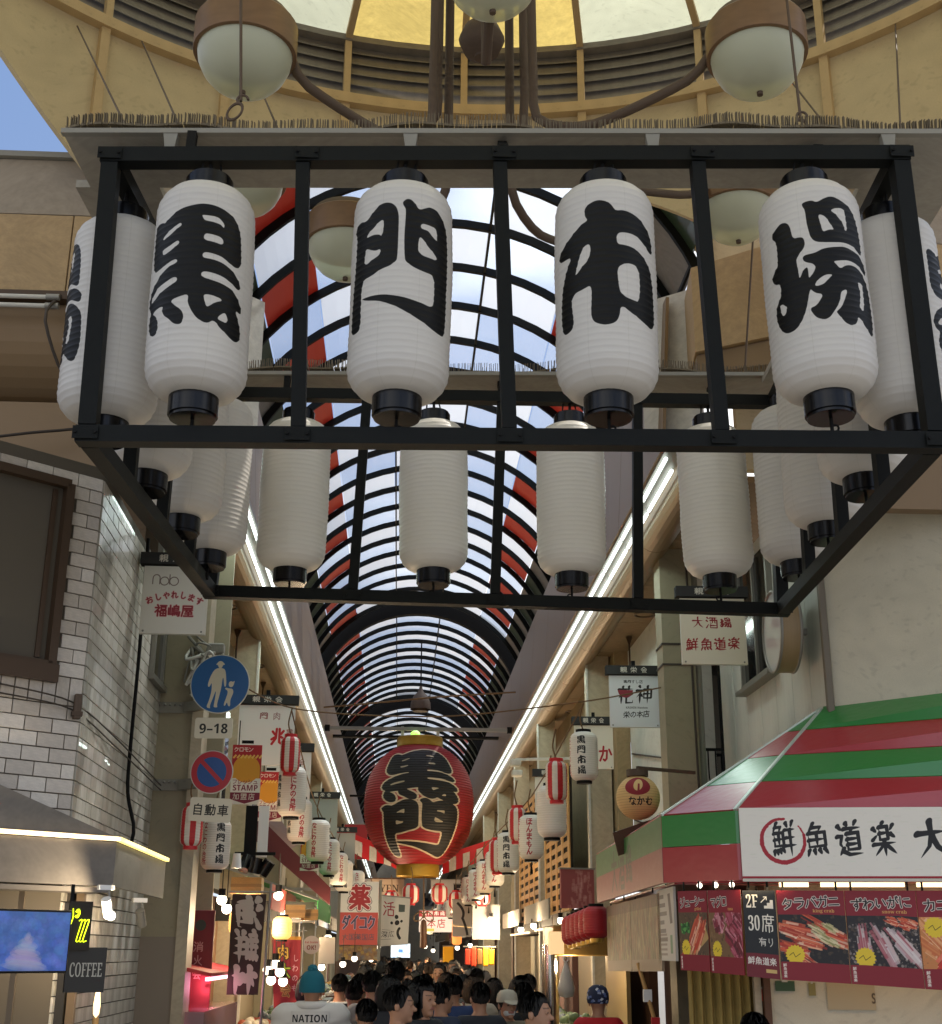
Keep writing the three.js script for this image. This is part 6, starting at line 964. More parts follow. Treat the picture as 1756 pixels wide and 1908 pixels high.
glow(-1.5, 2.2, -13.6, 5.78); glow(-1.2, 2.1, -17, 5.78); glow(-1.0, 2.1, -21, 5.78); glow(-0.8, 2.2, -27, 10.56); glow(-0.5, 2.3, -36, 11.89); glow(2.0, 2.2, -20, 5.78); glow(1.8, 2.3, -25, 10.56); glow(1.4, 2.2, -30, 10.56); glow(1.2, 2.3, -38, 11.89); glow(0.5, 2.6, -46, 13.2);
// left stalls
{
  const red = thing('meat_counter', 'meat stall counter with pink light and red canopy on the left', 'stall', [-1.95, 0, -13.4]);
  part('counter', bx(0.7, 0.95, 2.6, 0, 0.475, 0), M.steelGrey, red); part('case', bx(0.6, 0.45, 2.5, 0, 1.18, 0), mat('#e3c8cf', 0.1, { transmission: 0.7, thickness: 0 }), red);
  for (let i = 0; i < 6; i++) part('meat_tray', rbx(0.3, 0.07, 0.3, 0.02, 0.05, 1.02, -1 + i * 0.4), mat(['#a5333b', '#c45a5e', '#8c2830'][i % 3], 0.4), red);
  part('canopy', slab([[-0.3, 1.86, 1.3], [0.35, 1.72, 1.3], [0.35, 1.72, -1.3], [-0.3, 1.86, -1.3]], 0.03), M.red, red); part('strip_light', bx(0.03, 0.03, 2.4, 0.3, 1.67, 0), lit('#ffb6d2', 2.4), red);
  part('back_panel', bx(0.04, 2.4, 2.6, -0.45, 1.3, 0), mat('#7b4a46', 0.6), red);
  glow(-1.75, 1.6, -13.0, 2.5, 0xff9ac0);
  const box = (name, label, cat, geo, m, pos, extra, turn = 0) => { const t = thing(name, label, cat, pos, turn); part('panel', geo, m, t); part('pole', extra, M.steelGrey, t); return t; };
  const kai = printed(256, 704, (g, w, h) => { fill(g, '#3a2a24', 0, 0, w, h); g.save(); g.translate(w, 0); g.scale(-1, 1); brushed1(g, '海', 34, 24, 190, 220, '#b9b1a4', 26); brushed1(g, '鮮', 34, 260, 190, 230, '#b9b1a4', 20); brushed1(g, '村', 34, 510, 190, 210, '#b9b1a4', 26); g.restore(); }, 0.8);
  box('tall_banner', 'brown cloth banner with large pale mirrored brush characters on the left', 'banner', slab([[-0.16, -0.9, 0], [0.13, -0.9, 0], [0.16, 0, 0], [-0.16, 0, 0]], 0.008), kai, [-1.41, 2.42, -13.0], [rod([-0.2, 0.02, 0], [0.26, 0.02, 0], 0.009), rod([0.2, 0.1, 0], [0.14, -2.4, 0], 0.014)]);
  const nik = printed(192, 512, (g, w, h) => { fill(g, '#8a1826', 0, 0, w, h); fill(g, '#c08a2e', 0, 0, w, 24); glyph(g, '肉', 30, 60, 80, 100, '#c9a23c', 12, '#3a1a14', 6); glyph(g, '大', 36, 190, 80, 100, '#b6c23c', 14, '#2e3a14', 6); glyph(g, '会', 46, 320, 80, 100, '#7a4a2e', 12, '#b08a4a', 4); down(g, 'しわのも', 132, 130, 46, '#c99aa0', 12, 0.5); }, 0.7);
  box('tall_banner', 'red banner with a gold 肉 character beside the brown banner', 'banner', slab([[-0.1, -0.75, 0], [0.16, -0.75, 0], [0.16, 0, 0], [-0.16, 0, 0]], 0.008), nik, [-1.2, 2.06, -15], [rod([-0.18, 0.03, 0], [0.22, 0.06, 0], 0.008), rod([0.18, 0.1, 0], [0.18, -2.04, 0], 0.012)]);
  const fx = thing('fire_hydrant_box', 'red fire equipment sign box strapped to a post on the left', 'box', [-1.86, 1.82, -13.0], 0.1);
  part('board', rbx(0.28, 0.9, 0.06, 0.01), mat('#6b1a1c', 0.5), fx); part('panel', slab([[-0.13, -0.44, 0.032], [0.13, -0.44, 0.032], [0.13, 0.44, 0.032], [-0.13, 0.44, 0.032]], 0.002), printed(128, 420, (g, w, h) => { fill(g, '#6b1a1c', 0, 0, w, h); g.fillStyle = '#2e3a30'; g.beginPath(); g.arc(70, 60, 24, 0, 7); g.fill(); down(g, '消火会', 44, 130, 44, '#b08a84', 11, 0.3); fill(g, '#5a8a6a', 16, 370, 26, 24); }, 0.6), fx); part('post', bx(0.2, 6, 0.16, 0, 1.2, -0.14), M.column, fx); part('lower_cover', bx(0.22, 1.3, 0.03, 0, -1.12, -0.04), mat('#6f6a60', 0.6), fx);
  const dk = thing('speaker_cluster', 'cluster of black spotlights and wires above the brown banner', 'spotlights', [-1.42, 2.72, -13.3]);
  for (let i = 0; i < 3; i++) part('housing', turned(cyl(0.06, 0.15, 0, 0, 0, 14), { p: [-0.08 + i * 0.1, -0.02 * i, rr(-0.05, 0.05)], rz: rr(-0.9, 0.9), rx: rr(-0.5, 0.5) }), M.blackGloss, dk); part('shade', cyl(0.05, 0.14, -0.16, 0.02, 0.05, 14, 0.035), M.white, dk); part('arm', bar([-0.2, 0.1, -0.1], [0.2, 0.1, -0.1], 0.03), M.blackMatte, dk); part('drop_sheet', bx(0.12, 0.5, 0.02, -0.06, 0.32, -0.15), M.blackMatte, dk); part('drop_sheet', bx(0.1, 0.5, 0.02, 0.06, 0.32, -0.16), M.white, dk);
  [[-1.5, 2.52, -13.6, 0.3, 0.16], [-1.15, 2.33, -15.4, 0.22, 0.14], [-1.0, 2.3, -15.6, 0.16, 0.12]].forEach(([x, y, z, w, h], i) => { const c = thing('cardboard_box', `brown cardboard box stored above the left stall, ${['biggest of three', 'middle one', 'smallest of three'][i]}`, 'box', [x, y, z], 0.1 * i); part('carton', rbx(w, h, 0.25, 0.006), M.wood, c); part('tape', bx(w + 0.004, 0.03, 0.254, 0, 0, 0), mat('#a07a48', 0.5), c); });
  bulbLantern(-1.55, 2.17, -13.5, 'glowing yellow paper lantern left of the brown banner'); bulbLantern(-1.17, 2.13, -14, 'glowing yellow paper lantern right of the brown banner');
  function bulbLantern(x, y, z, l) { const b = thing('lit_lantern', l, 'lantern', [x, y, z], 0, 'lit yellow lanterns'); part('body', lathe(lanternProfile(0.1, 0.22, 8, 0.05, 0.05), 24), lit('#ffd070', 1.1, '#f0c878'), b); part('cap', cyl(0.06, 0.02, 0, 0.12, 0, 14), M.blackMatte, b); part('cap', cyl(0.06, 0.02, 0, -0.12, 0, 14), M.blackMatte, b); }
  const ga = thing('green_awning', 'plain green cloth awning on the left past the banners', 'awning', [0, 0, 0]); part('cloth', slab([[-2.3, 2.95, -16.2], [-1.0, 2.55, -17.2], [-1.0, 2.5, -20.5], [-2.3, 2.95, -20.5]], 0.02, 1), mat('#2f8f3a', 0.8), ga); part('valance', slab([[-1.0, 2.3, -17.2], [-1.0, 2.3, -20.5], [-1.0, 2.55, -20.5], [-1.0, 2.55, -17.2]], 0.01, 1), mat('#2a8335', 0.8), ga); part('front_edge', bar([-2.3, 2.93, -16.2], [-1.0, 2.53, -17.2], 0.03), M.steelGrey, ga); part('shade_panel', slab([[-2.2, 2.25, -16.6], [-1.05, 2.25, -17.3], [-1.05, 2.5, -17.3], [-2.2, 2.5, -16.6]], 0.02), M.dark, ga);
  const ra = thing('maroon_awning', 'maroon awning edge rising past the green awning', 'awning', [0, 0, 0]); part('cloth', slab([[-2.3, 4.0, -20.8], [-1.05, 2.85, -21.2], [-1.05, 2.6, -21.2], [-2.3, 3.6, -20.8]].reverse(), 0.03), mat('#5b1f24', 0.8), ra); part('lining', slab([[-2.25, 4.4, -21.0], [-1.6, 3.5, -21.3], [-1.75, 3.4, -21.3], [-2.3, 4.0, -21.0]].reverse(), 0.02), mat('#8f7a7c', 0.8), ra);
  const ok = thing('round_menu_sign', 'round white sign reading OK! on the left stall', 'sign', [-1.02, 1.98, -16.5]); const og = new THREE.CircleGeometry(0.105, 28); part('disc', og, printed(128, 128, (g, w) => { fill(g, '#e2d4c6', 0, 0, w, w); latin(g, 'Eat Inside', w / 2, 44, 20, '#c2665a', 'sans-serif'); latin(g, 'OK!', w / 2, 82, 42, '#9a4a36', 'sans-serif'); }, 0.5), ok); part('back', cyl(0.105, 0.01, 0, 0, 0, 28).rotateX(Math.PI / 2).translate(0, 0, -0.007), M.white, ok);
  const pr = thing('price_poster', 'white price poster reading 500 on the left stall', 'poster', [-0.86, 1.92, -17]); part('sheet', bx(0.2, 0.31, 0.008), printed(128, 200, (g, w, h) => { fill(g, '#ded2c2', 0, 0, w, h); g.fillStyle = '#d08a4a'; g.fillRect(52, 18, 24, 44); across(g, '生ビール', 12, 90, 24, '#5a4a40', 10); latin(g, '500', w / 2, 160, 46, '#c0392b', 'sans-serif'); }, 0.5), pr); part('tape', bx(0.05, 0.02, 0.012, 0, 0.155, 0), M.offWhite, pr);
  const dr = thing('pharmacy_sign', 'upright sign with red 薬 over a red panel reading ダイコク', 'sign', [-0.67, 2.55, -24]);
  part('board', new THREE.BoxGeometry(0.66, 1.06, 0.2), [M.white, M.white, M.white, M.white, printed(384, 620, (g, w, h) => { fill(g, '#e0ded7', 0, 0, w, h); fill(g, '#c2443c', 0, h * 0.49, w, h * 0.51); glyph(g, '薬', 88, 34, 210, 240, '#2a2a30', 30); glyph(g, '薬', 88, 34, 210, 240, '#e8d4d0', 25); glyph(g, '薬', 88, 34, 210, 240, '#a81824', 15); [...'ダイコク'].forEach((c, i) => glyph(g, c, 26 + i * 86, 336, 76, 130, '#241a46', 20, '#b9a2c0', 5)); across(g, '大国薬国店', 28, 512, 60, '#4a4258', 9, 0.1); }, 0.5), M.white], dr);
  part('lower_board', bx(0.66, 0.24, 0.1, 0, -0.66, 0), printed(256, 96, (g, w, h) => { fill(g, '#8a6a4a', 0, 0, w, h); for (let i = 0; i < 60; i++) { g.fillStyle = ['#c9b040', '#6a4a2e', '#a08a70', '#5a6a8a'][i % 4]; g.globalAlpha = 0.4; g.beginPath(); g.arc(rnd() * w, rnd() * h, 6 + rnd() * 10, 0, 7); g.fill(); } g.globalAlpha = 1; }, 0.6), dr); dr.children[1].geometry = new THREE.BoxGeometry(0.66, 0.24, 0.1).translate(0, -0.66, 0); part('frame', [bar([-0.36, -0.8, 0], [-0.36, 0.56, 0], 0.05), bar([0.36, -0.8, 0], [0.36, 0.56, 0], 0.05)], M.concrete, dr); part('arm', bar([-0.36, 0.4, 0], [-1.5, 0.4, 0], 0.05), M.steelGrey, dr);
  const fu = thing('blowfish_banner', 'grey cloth banner with red 活 and black ふぐ brushwork', 'banner', [-0.05, 2.9, -25]); part('cloth', slab([[-0.28, -0.9, 0], [0.25, -0.86, 0], [0.28, -0.05, 0], [-0.28, 0, 0]], 0.01), printed(320, 480, (g, w, h) => { fill(g, '#d0ccc2', 0, 0, w, h); glyph(g, '活', 40, 50, 120, 140, '#9a2a34', 9); fill(g, '#4a5450', 200, 70, 66, 70); g.fillStyle = '#191919'; for (const [x, y, r] of [[180, 190, 20], [130, 250, 14], [188, 248, 26], [236, 236, 14]]) { g.beginPath(); g.arc(x, y, r, 0, 7); g.fill(); } g.strokeStyle = '#191919'; g.lineWidth = 28; g.lineCap = 'round'; g.beginPath(); g.moveTo(216, 310); g.quadraticCurveTo(180, 350, 226, 410); g.stroke(); across(g, '深広', 24, 330, 64, '#3a3a38', 8, 0.15); fill(g, '#55544e', 30, 318, 90, 3); fill(g, '#55544e', 20, 410, 110, 3); }, 0.7), fu); part('rod', rod([-0.3, 0.0, 0], [0.3, -0.05, 0], 0.012), M.steelGrey, fu);
  const ye = thing('yen_signboard', 'pale signboard reading 00YEN hanging behind the striped lanterns', 'signboard', [-0.35, 3.15, -28.5]); part('board', bx(0.95, 0.42, 0.05), printed(256, 112, (g, w, h) => { fill(g, '#a8927c', 0, 0, w, h); latin(g, '100YEN', w / 2, h * 0.45, 52, '#3a2a22', 'serif'); }, 0.6), ye); part('frame', [bar([-0.5, 0.22, 0], [0.5, 0.22, 0], 0.03)], M.woodDark, ye);
  ye.children[0].geometry = new THREE.BoxGeometry(0.95, 0.42, 0.05);
}
{ // right side stalls and far signs
  const put = (name, label, cat, pos, w, h, m, turn = 0, d = 0.05) => { const t = thing(name, label, cat, pos, turn); part('board', new THREE.BoxGeometry(w, h, d), m, t); part('trim', [bx(w + 0.03, 0.02, d + 0.02, 0, h / 2, 0)], M.steelGrey, t); return t; };
  put('white_sunshade', 'plain grey-white sun shade board over the right stalls', 'board', [1.68, 2.45, -25.8], 0.52, 0.62, mat('#9a9a96', 0.7));
  put('red_shop_sign', 'red and white lit shop sign behind the tassel', 'sign', [0.95, 2.62, -33], 0.85, 0.5, glowing(256, 150, (g, w, h) => { fill(g, '#e8d8cc', 0, 0, w, h); fill(g, '#a82a30', 0, 0, w, 44); across(g, '黒門市場', 20, 4, 34, '#f0e0d0', 12, 0.3); across(g, '本店', 60, 60, 60, '#a83a3a', 10, 0.2); fill(g, '#c9c04a', 20, 126, 90, 18); }, 0.5));
  put('black_fish_sign', 'black sign with white brushwork over the right string of lanterns', 'sign', [1.3, 3.0, -28], 0.3, 0.5, printed(96, 160, (g, w, h) => { fill(g, '#1a1a1c', 0, 0, w, h); down(g, '本ニ', 20, 14, 56, '#d8d4cc', 12); }, 0.5));
  put('crane_banner', 'white banner with a black ink bird on the right', 'banner', [1.28, 2.55, -27], 0.38, 0.7, printed(128, 240, (g, w, h) => { fill(g, '#b9b4aa', 0, 0, w, h); g.strokeStyle = '#1c1c1c'; g.lineWidth = 16; g.beginPath(); g.moveTo(30, 20); g.quadraticCurveTo(90, 70, 66, 120); g.quadraticCurveTo(90, 170, 100, 230); g.stroke(); }, 0.6));
  put('light_panel', 'bright white and blue lit shop panel deep in the street', 'panel', [0.1, 1.95, -36], 0.5, 0.35, glowing(128, 96, (g, w, h) => { fill(g, '#dff2ff', 0, 0, w, h); fill(g, '#5a8fd0', 50, 40, 30, 22); for (let i = 0; i < 9; i++) fill(g, '#9fc6ea', rnd() * w, rnd() * h, 14, 8); }, 1.1));
  put('blue_white_sign', 'pale far sign with a blue lower edge right of the big lantern', 'sign', [1.0, 3.15, -28.5], 0.62, 0.42, printed(128, 90, (g, w, h) => { fill(g, '#b4b2ae', 0, 0, w, h); fill(g, '#2a3f7a', 0, 76, w, 14); g.strokeStyle = '#555'; g.lineWidth = 5; g.beginPath(); g.arc(30, 38, 20, 0, 7); g.stroke(); }, 0.6));
  put('red_arrow_sign', 'tall red sign with a white zigzag left of the big lantern', 'sign', [-0.95, 4.2, -29.5], 0.5, 0.75, printed(128, 192, (g, w, h) => { fill(g, '#8e1c22', 0, 0, w, h); g.strokeStyle = '#d4c8bc'; g.lineWidth = 26; g.beginPath(); g.moveTo(10, 150); g.lineTo(70, 90); g.lineTo(120, 160); g.stroke(); }, 0.6));
  const gd = thing('clothes_rack', 'rack of red and yellow goods hanging at the right stalls', 'rack', [1.5, 1.88, -25.2]); ['#d23a20', '#d8421f', '#8a5a2a', '#e8b020', '#e6a818'].forEach((c, i) => part('garment', rbx(0.1, 0.28 + (i % 2) * 0.05, 0.06, 0.02, -0.2 + i * 0.11, -0.05, 0), mat(c, 0.7), gd)); part('rail', bar([-0.28, 0.13, 0], [0.32, 0.13, 0], 0.02), M.steelGrey, gd);
  const gd2 = thing('yellow_garment', 'yellow cloth hanging farther along the right stalls', 'cloth', [1.05, 1.85, -28]); part('cloth', rbx(0.22, 0.34, 0.05, 0.02), mat('#e0a91c', 0.7), gd2); part('hanger', bar([-0.12, 0.18, 0], [0.12, 0.18, 0], 0.015), M.steelGrey, gd2);
  const ol = thing('orange_lantern', 'long glowing orange lantern over the right stalls', 'lantern', [1.2, 2.3, -27.5]); part('body', lathe(lanternProfile(0.1, 0.5, 12, 0.05, 0.05), 20), lit('#ff9a4a', 1.0, '#e08a4a'), ol); part('cap', cyl(0.055, 0.03, 0, 0.26, 0, 12), M.blackMatte, ol);
  // row of small red lanterns by the awning end
  for (let i = 0; i < 6; i++) { const l = thing('red_lantern', 'red ribbed lantern in the row tucked under the awning end', 'lantern', [2.02 + i * 0.012, 2.15 + 0.012 * i, -15.6 + i * 0.28], 0, 'red lanterns under the awning end'); part('body', lathe(lanternProfile(0.14, 0.32, 12, 0.07, 0.06), 24), mat('#a82028', 0.5), l); part('cap', cyl(0.08, 0.03, 0, 0.17, 0, 14), M.blackMatte, l); part('fringe', cyl(0.07, 0.04, 0, -0.18, 0, 14), M.gold, l); }
  const pk = put('pink_banner', 'faded pink banner behind the far end of the striped awning', 'banner', [2.15, 2.64, -16.2], 0.42, 0.46, printed(128, 140, (g, w, h) => { fill(g, '#8f4a48', 0, 0, w, h); for (let i = 0; i < 60; i++) { g.fillStyle = 'rgba(196,150,140,0.35)'; g.fillRect(20 + rnd() * 90, rnd() * h, 4 + rnd() * 8, 8 + rnd() * 26); } }, 0.7), 0.2); void pk;
  // steel kitchen stall under the lanterns
  const k = thing('steel_kitchen', 'stainless steel kitchen hood and counter with copper back on the right', 'stall', [2.35, 0, -17.2]);
  part('hood', rbx(0.9, 0.36, 1.2, 0.02, 0, 2.05, 0), mat('#8d7240', 0.35, { metalness: 0.6 }), k); part('flue', lathe([[0.1, 0.9], [0.1, 2.0]], 18).translate(-0.48, 0, 0.5), M.chrome, k); part('counter', bx(0.9, 0.95, 1.6, 0, 0.475, 0), M.chrome, k); part('back', bx(0.05, 1.1, 1.6, 0.42, 1.5, 0), mat('#a08a5a', 0.4, { metalness: 0.4 }), k); part('lit_box', bx(0.18, 0.26, 0.12, -0.42, 2.02, 0.62), lit('#ffd9a0', 0.7, '#e8c890'), k);
  glow(2.1, 1.75, -16.6, 2.07);
  const bag = thing('plastic_bag', 'white plastic bag hanging from the steel kitchen stall', 'bag', [1.95, 1.62, -15.8]); part('bag', lathe([[0.001, -0.2], [0.08, -0.19], [0.1, -0.1], [0.06, 0.06], [0.02, 0.16], [0.012, 0.2]], 14), mat('#c9cbcb', 0.4, { transmission: 0.3, thickness: 0 }), bag); part('handle', new THREE.TorusGeometry(0.03, 0.006, 6, 14).translate(0, 0.22, 0), M.white, bag);
  const pole = thing('leaning_pole', 'bamboo pole wrapped in paper leaning beside the shop assistant', 'pole', [2.2, 0, -11.6]); part('pole', rod([0.3, 0, 0.3], [-0.1, 1.82, -0.3], 0.018, 10), M.wood, pole); for (let i = 0; i < 4; i++) part('paper', bx(0.07, 0.1, 0.05, 0.1 - i * 0.048, 0.9 + i * 0.22, 0.0 - i * 0.07), [M.white, M.creamTrim, M.red, M.white][i], pole);
  const cam = thing('ceiling_camera', 'two pale projector boxes under the right ceiling', 'camera', [1.75, 4.65, -20]); part('housing', rbx(0.16, 0.1, 0.2, 0.02), M.offWhite, cam); part('housing', rbx(0.16, 0.09, 0.2, 0.02, 0.02, -0.16, 0), M.offWhite, cam); part('pole', bar([0, 0.05, 0], [0.9, 0.08, 0], 0.04), M.offWhite, cam);
}
const NTH = ['first', 'second', 'third', 'fourth', 'fifth', 'sixth', 'seventh', 'eighth', 'ninth'];
// stall blocks along both sides so that the street reads as built up
for (let i = 0; i < 9; i++) for (const s of [-1, 1]) {
  const z = (s < 0 ? -17 : -20.5) - i * 4.6, x = s < 0 ? -1.9 : 2.6; if (z < -60) continue;
  const t = thing('market_stall', s < 0 ? `market stall counter on the left, ${NTH[i]} past the tall banners` : `market stall counter on the right, ${NTH[i]} past the steel kitchen`, 'stall', [x, 0, z], 0, 'market stalls down the street');
  part('counter', bx(0.9, 0.9, 3.6, 0, 0.45, 0), i % 2 ? M.steelGrey : M.woodDark, t); part('back_shelf', bx(0.1, 2.2, 3.8, s * 0.42, 1.3, 0), mat(['#7a5a40', '#8a7a60', '#6a4a44', '#8f8670'][(i + (s > 0)) % 4], 0.7), t);
  for (let j = 0; j < 9; j++) { const gm = mat(['#a5523a', '#b08a4a', '#5a6e4a', '#b8ae9c', '#8f5a44', '#6a7078'][(i * 5 + j * 3 + (s > 0 ? 2 : 0)) % 6], 0.6), h = rr(0.05, 0.12); const tr = part('goods_tray', rbx(0.34, 0.06, 0.34, 0.01, -s * 0.1, 0.93, -1.6 + j * 0.4), M.offWhite, t); part('goods', join(Array.from({ length: 7 }, (_, q) => new THREE.SphereGeometry(rr(0.05, 0.075), 7, 5).translate(-s * 0.1 + rr(-0.11, 0.11), 0.97 + rr(0, h), -1.6 + j * 0.4 + rr(-0.11, 0.11)))), gm, tr).userData.kind = 'stuff'; }
  part('valance', slab([[-s * 0.5, 2.35, 1.8], [-s * 0.5, 2.35, -1.8], [-s * 0.5, 2.62, -1.8], [-s * 0.5, 2.62, 1.8]], 0.02), mat(['#a83a34', '#8a8478', '#9a7040', '#b8b0a0', '#4a5a74'][(i * 2 + (s > 0)) % 5], 0.7), t);
}
// ---------------------------------------------------------------- people
// signed-distance skeletons meshed with marching cubes
const capsule = (p, a, b, ra, rb) => { const x = p[0] - a[0], y = p[1] - a[1], z = p[2] - a[2], u = b[0] - a[0], v = b[1] - a[1], w = b[2] - a[2]; const t = Math.max(0, Math.min(1, (x * u + y * v + z * w) / (u * u + v * v + w * w))); return Math.hypot(x - u * t, y - v * t, z - w * t) - (ra + (rb - ra) * t); };
const ellip = (p, c, r) => { const x = (p[0] - c[0]) / r[0], y = (p[1] - c[1]) / r[1], z = (p[2] - c[2]) / r[2], k = Math.hypot(x, y, z); return (k - 1) * Math.min(...r) * (k > 1 ? 1 : 1); };
const smin = (a, b, k) => { const h = Math.max(0, Math.min(1, 0.5 + (0.5 * (b - a)) / k)); return b + (a - b) * h - k * h * (1 - h); };
function meshSDF(f, c, half, res) {
  const mc = new MarchingCubes(res, M.skin, false, false, 160000); mc.isolation = 0; mc.field.fill(-1);
  const hs = res / 2;
  for (let k = 1; k < res - 1; k++) for (let j = 1; j < res - 1; j++) for (let i = 1; i < res - 1; i++) mc.field[i + j * res + k * res * res] = -f([c[0] + ((i - hs) / hs) * half, c[1] + ((j - hs) / hs) * half, c[2] + ((k - hs) / hs) * half]);
  mc.update();
  const n = mc.count, pos = mc.positionArray.slice(0, n * 3), nor = mc.normalArray.slice(0, n * 3);
  for (let i = 0; i < n; i++) { for (let q = 0; q < 3; q++) pos[i * 3 + q] = pos[i * 3 + q] * half + c[q]; const L = Math.hypot(nor[i * 3], nor[i * 3 + 1], nor[i * 3 + 2]) || 1; for (let q = 0; q < 3; q++) nor[i * 3 + q] /= L; }
  const g = new THREE.BufferGeometry(); g.setAttribute('position', new THREE.BufferAttribute(pos, 3)); g.setAttribute('normal', new THREE.BufferAttribute(nor, 3)); return g;
}
const arms = [-1, 1].map((s) => [[s * 0.175, 1.38, -0.01], [s * 0.235, 1.1, -0.02], [s * 0.235, 0.86, 0.06]]);
const legs = [-1, 1].map((s) => [[s * 0.09, 0.9, 0], [s * 0.1, 0.49, s * 0.05], [s * 0.1, 0.08, s * 0.09 - 0.03]]);
const torso = (p, e) => { let d = ellip(p, [0, 1.22, 0], [0.17 + e, 0.24 + e, 0.105 + e]); d = smin(d, capsule(p, [-0.14, 1.39, -0.01], [0.14, 1.39, -0.01], 0.068 + e, 0.068 + e), 0.06); return smin(d, ellip(p, [0, 0.96, 0], [0.155 + e, 0.14 + e, 0.11 + e]), 0.08); };
const headF = (p) => {
  const H = [0, 1.61, 0.005]; let d = ellip(p, [0, 1.635, -0.008], [0.075, 0.093, 0.096]); d = smin(d, ellip(p, [0, 1.565, 0.03], [0.056, 0.07, 0.062]), 0.035);
  d = smin(d, capsule(p, [0, 1.6, 0.094], [0, 1.583, 0.11], 0.009, 0.014), 0.018); d = smin(d, capsule(p, [-0.035, 1.634, 0.083], [0.035, 1.634, 0.083], 0.009, 0.009), 0.02);
  d = smin(d, capsule(p, [-0.018, 1.553, 0.086], [0.018, 1.553, 0.086], 0.008, 0.008), 0.01); d = smin(d, ellip(p, [0, 1.512, 0.07], [0.022, 0.016, 0.02]), 0.02);
  for (const s of [-1, 1]) { d = Math.max(d, -ellip(p, [s * 0.031, 1.616, 0.104], [0.017, 0.01, 0.012])); d = smin(d, ellip(p, [s * 0.031, 1.616, 0.083], [0.014, 0.011, 0.012]), 0.004); d = smin(d, ellip(p, [s * 0.08, 1.605, -0.012], [0.011, 0.032, 0.018]), 0.008); }
  d = smin(d, capsule(p, [0, 1.55, -0.015], [0, 1.42, -0.02], 0.05, 0.058), 0.03); return d; void H;
};
const handF = (s) => (p) => { const q = [s * 0.235, 0.83, 0.068]; let d = ellip(p, [q[0], q[1] - 0.02, q[2]], [0.018, 0.045, 0.038]); const L = [0.07, 0.08, 0.076, 0.06]; for (let i = 0; i < 4; i++) { const z = q[2] + 0.027 - i * 0.018, m = [q[0] - s * 0.004, q[1] - 0.055 - L[i] * 0.45, z + 0.004], e = [q[0] - s * 0.018, q[1] - 0.055 - L[i] * 0.9, z + 0.006]; d = smin(d, capsule(p, [q[0], q[1] - 0.05, z], m, 0.0088, 0.008), 0.004); d = smin(d, capsule(p, m, e, 0.008, 0.0068), 0.003); } d = smin(d, capsule(p, [q[0], q[1] - 0.005, q[2] + 0.03], [q[0] - s * 0.012, q[1] - 0.045, q[2] + 0.052], 0.011, 0.009), 0.006); return smin(d, capsule(p, [q[0], q[1] - 0.005, q[2]], [s * 0.235, 0.9, 0.05], 0.022, 0.027), 0.01); };
const bodyF = (p) => { let d = torso(p, 0); for (const [a, b, c] of arms) { d = smin(d, capsule(p, a, b, 0.05, 0.041), 0.03); d = smin(d, capsule(p, b, c, 0.041, 0.028), 0.02); } for (const [a, b, c] of legs) { d = smin(d, capsule(p, a, b, 0.085, 0.055), 0.05); d = smin(d, capsule(p, b, c, 0.056, 0.036), 0.02); d = smin(d, capsule(p, [c[0], 0.05, c[2] - 0.03], [c[0] * 1.1, 0.035, c[2] + 0.16], 0.04, 0.032), 0.03); } return smin(d, capsule(p, [0, 1.5, -0.015], [0, 1.38, -0.02], 0.052, 0.07), 0.04); };
function skinned(fine) {
  const parts = [meshSDF(bodyF, [0, 0.82, 0], 0.86, fine ? 90 : 46), meshSDF(headF, [0, 1.57, 0], 0.19, fine ? 84 : 34)];
  if (fine) parts.push(meshSDF(handF(-1), [-0.235, 0.79, 0.07], 0.14, 48), meshSDF(handF(1), [0.235, 0.79, 0.07], 0.14, 48));
  const g = mergeGeometries(parts), P = g.attributes.position, col = new Float32Array(P.count * 3), base = new THREE.Color('#a87d61'), lip = new THREE.Color('#a0685a'), dark = new THREE.Color('#1d1613');
  const t = new THREE.Color();
  for (let i = 0; i < P.count; i++) { const x = Math.abs(P.getX(i)), y = P.getY(i), z = P.getZ(i); t.copy(base); if (z > 0.05) { if (Math.hypot((x - 0.031) / 0.012, (y - 1.616) / 0.005) < 1) t.copy(dark); else if (x > 0.012 && x < 0.05 && Math.abs(y - 1.643 - 0.1 * (0.03 - Math.abs(x - 0.03))) < 0.0035) t.lerp(dark, 0.7); else if (x < 0.023 && Math.abs(y - 1.552) < 0.009) t.copy(lip); } t.toArray(col, i * 3); }
  g.setAttribute('color', new THREE.BufferAttribute(col, 3)); return g;
}
const skinFine = skinned(true), skinFar = skinned(false);
const noSkinUV = (g) => { const n = g.attributes.position, u = new Float32Array(n.count * 2); for (let i = 0; i < n.count; i++) { u[i * 2] = n.getX(i); u[i * 2 + 1] = n.getY(i); } g.setAttribute('uv', new THREE.BufferAttribute(u, 2)); return g; };
const jacketF = (p) => { const w = 0.006 * Math.sin(p[1] * 60 + p[0] * 25) * (p[1] < 1.35 ? 1 : 0.3); let d = torso(p, 0.028 + w); for (const [a, b, c] of arms) { d = smin(d, capsule(p, a, b, 0.072 + w, 0.058), 0.03); d = smin(d, capsule(p, b, c, 0.06 + w, 0.045), 0.02); } d = smin(d, capsule(p, [0, 1.44, -0.02], [0, 1.38, -0.02], 0.07, 0.1), 0.04); return Math.max(d, 0.84 - p[1], p[1] - 1.475); };
const trouserF = (p) => { let d = ellip(p, [0, 0.95, 0], [0.175, 0.14, 0.128]); for (const [a, b, c] of legs) { d = smin(d, capsule(p, a, b, 0.1, 0.075), 0.04); d = smin(d, capsule(p, b, c, 0.075, 0.062), 0.02); } return Math.max(d, 0.07 - p[1]); };
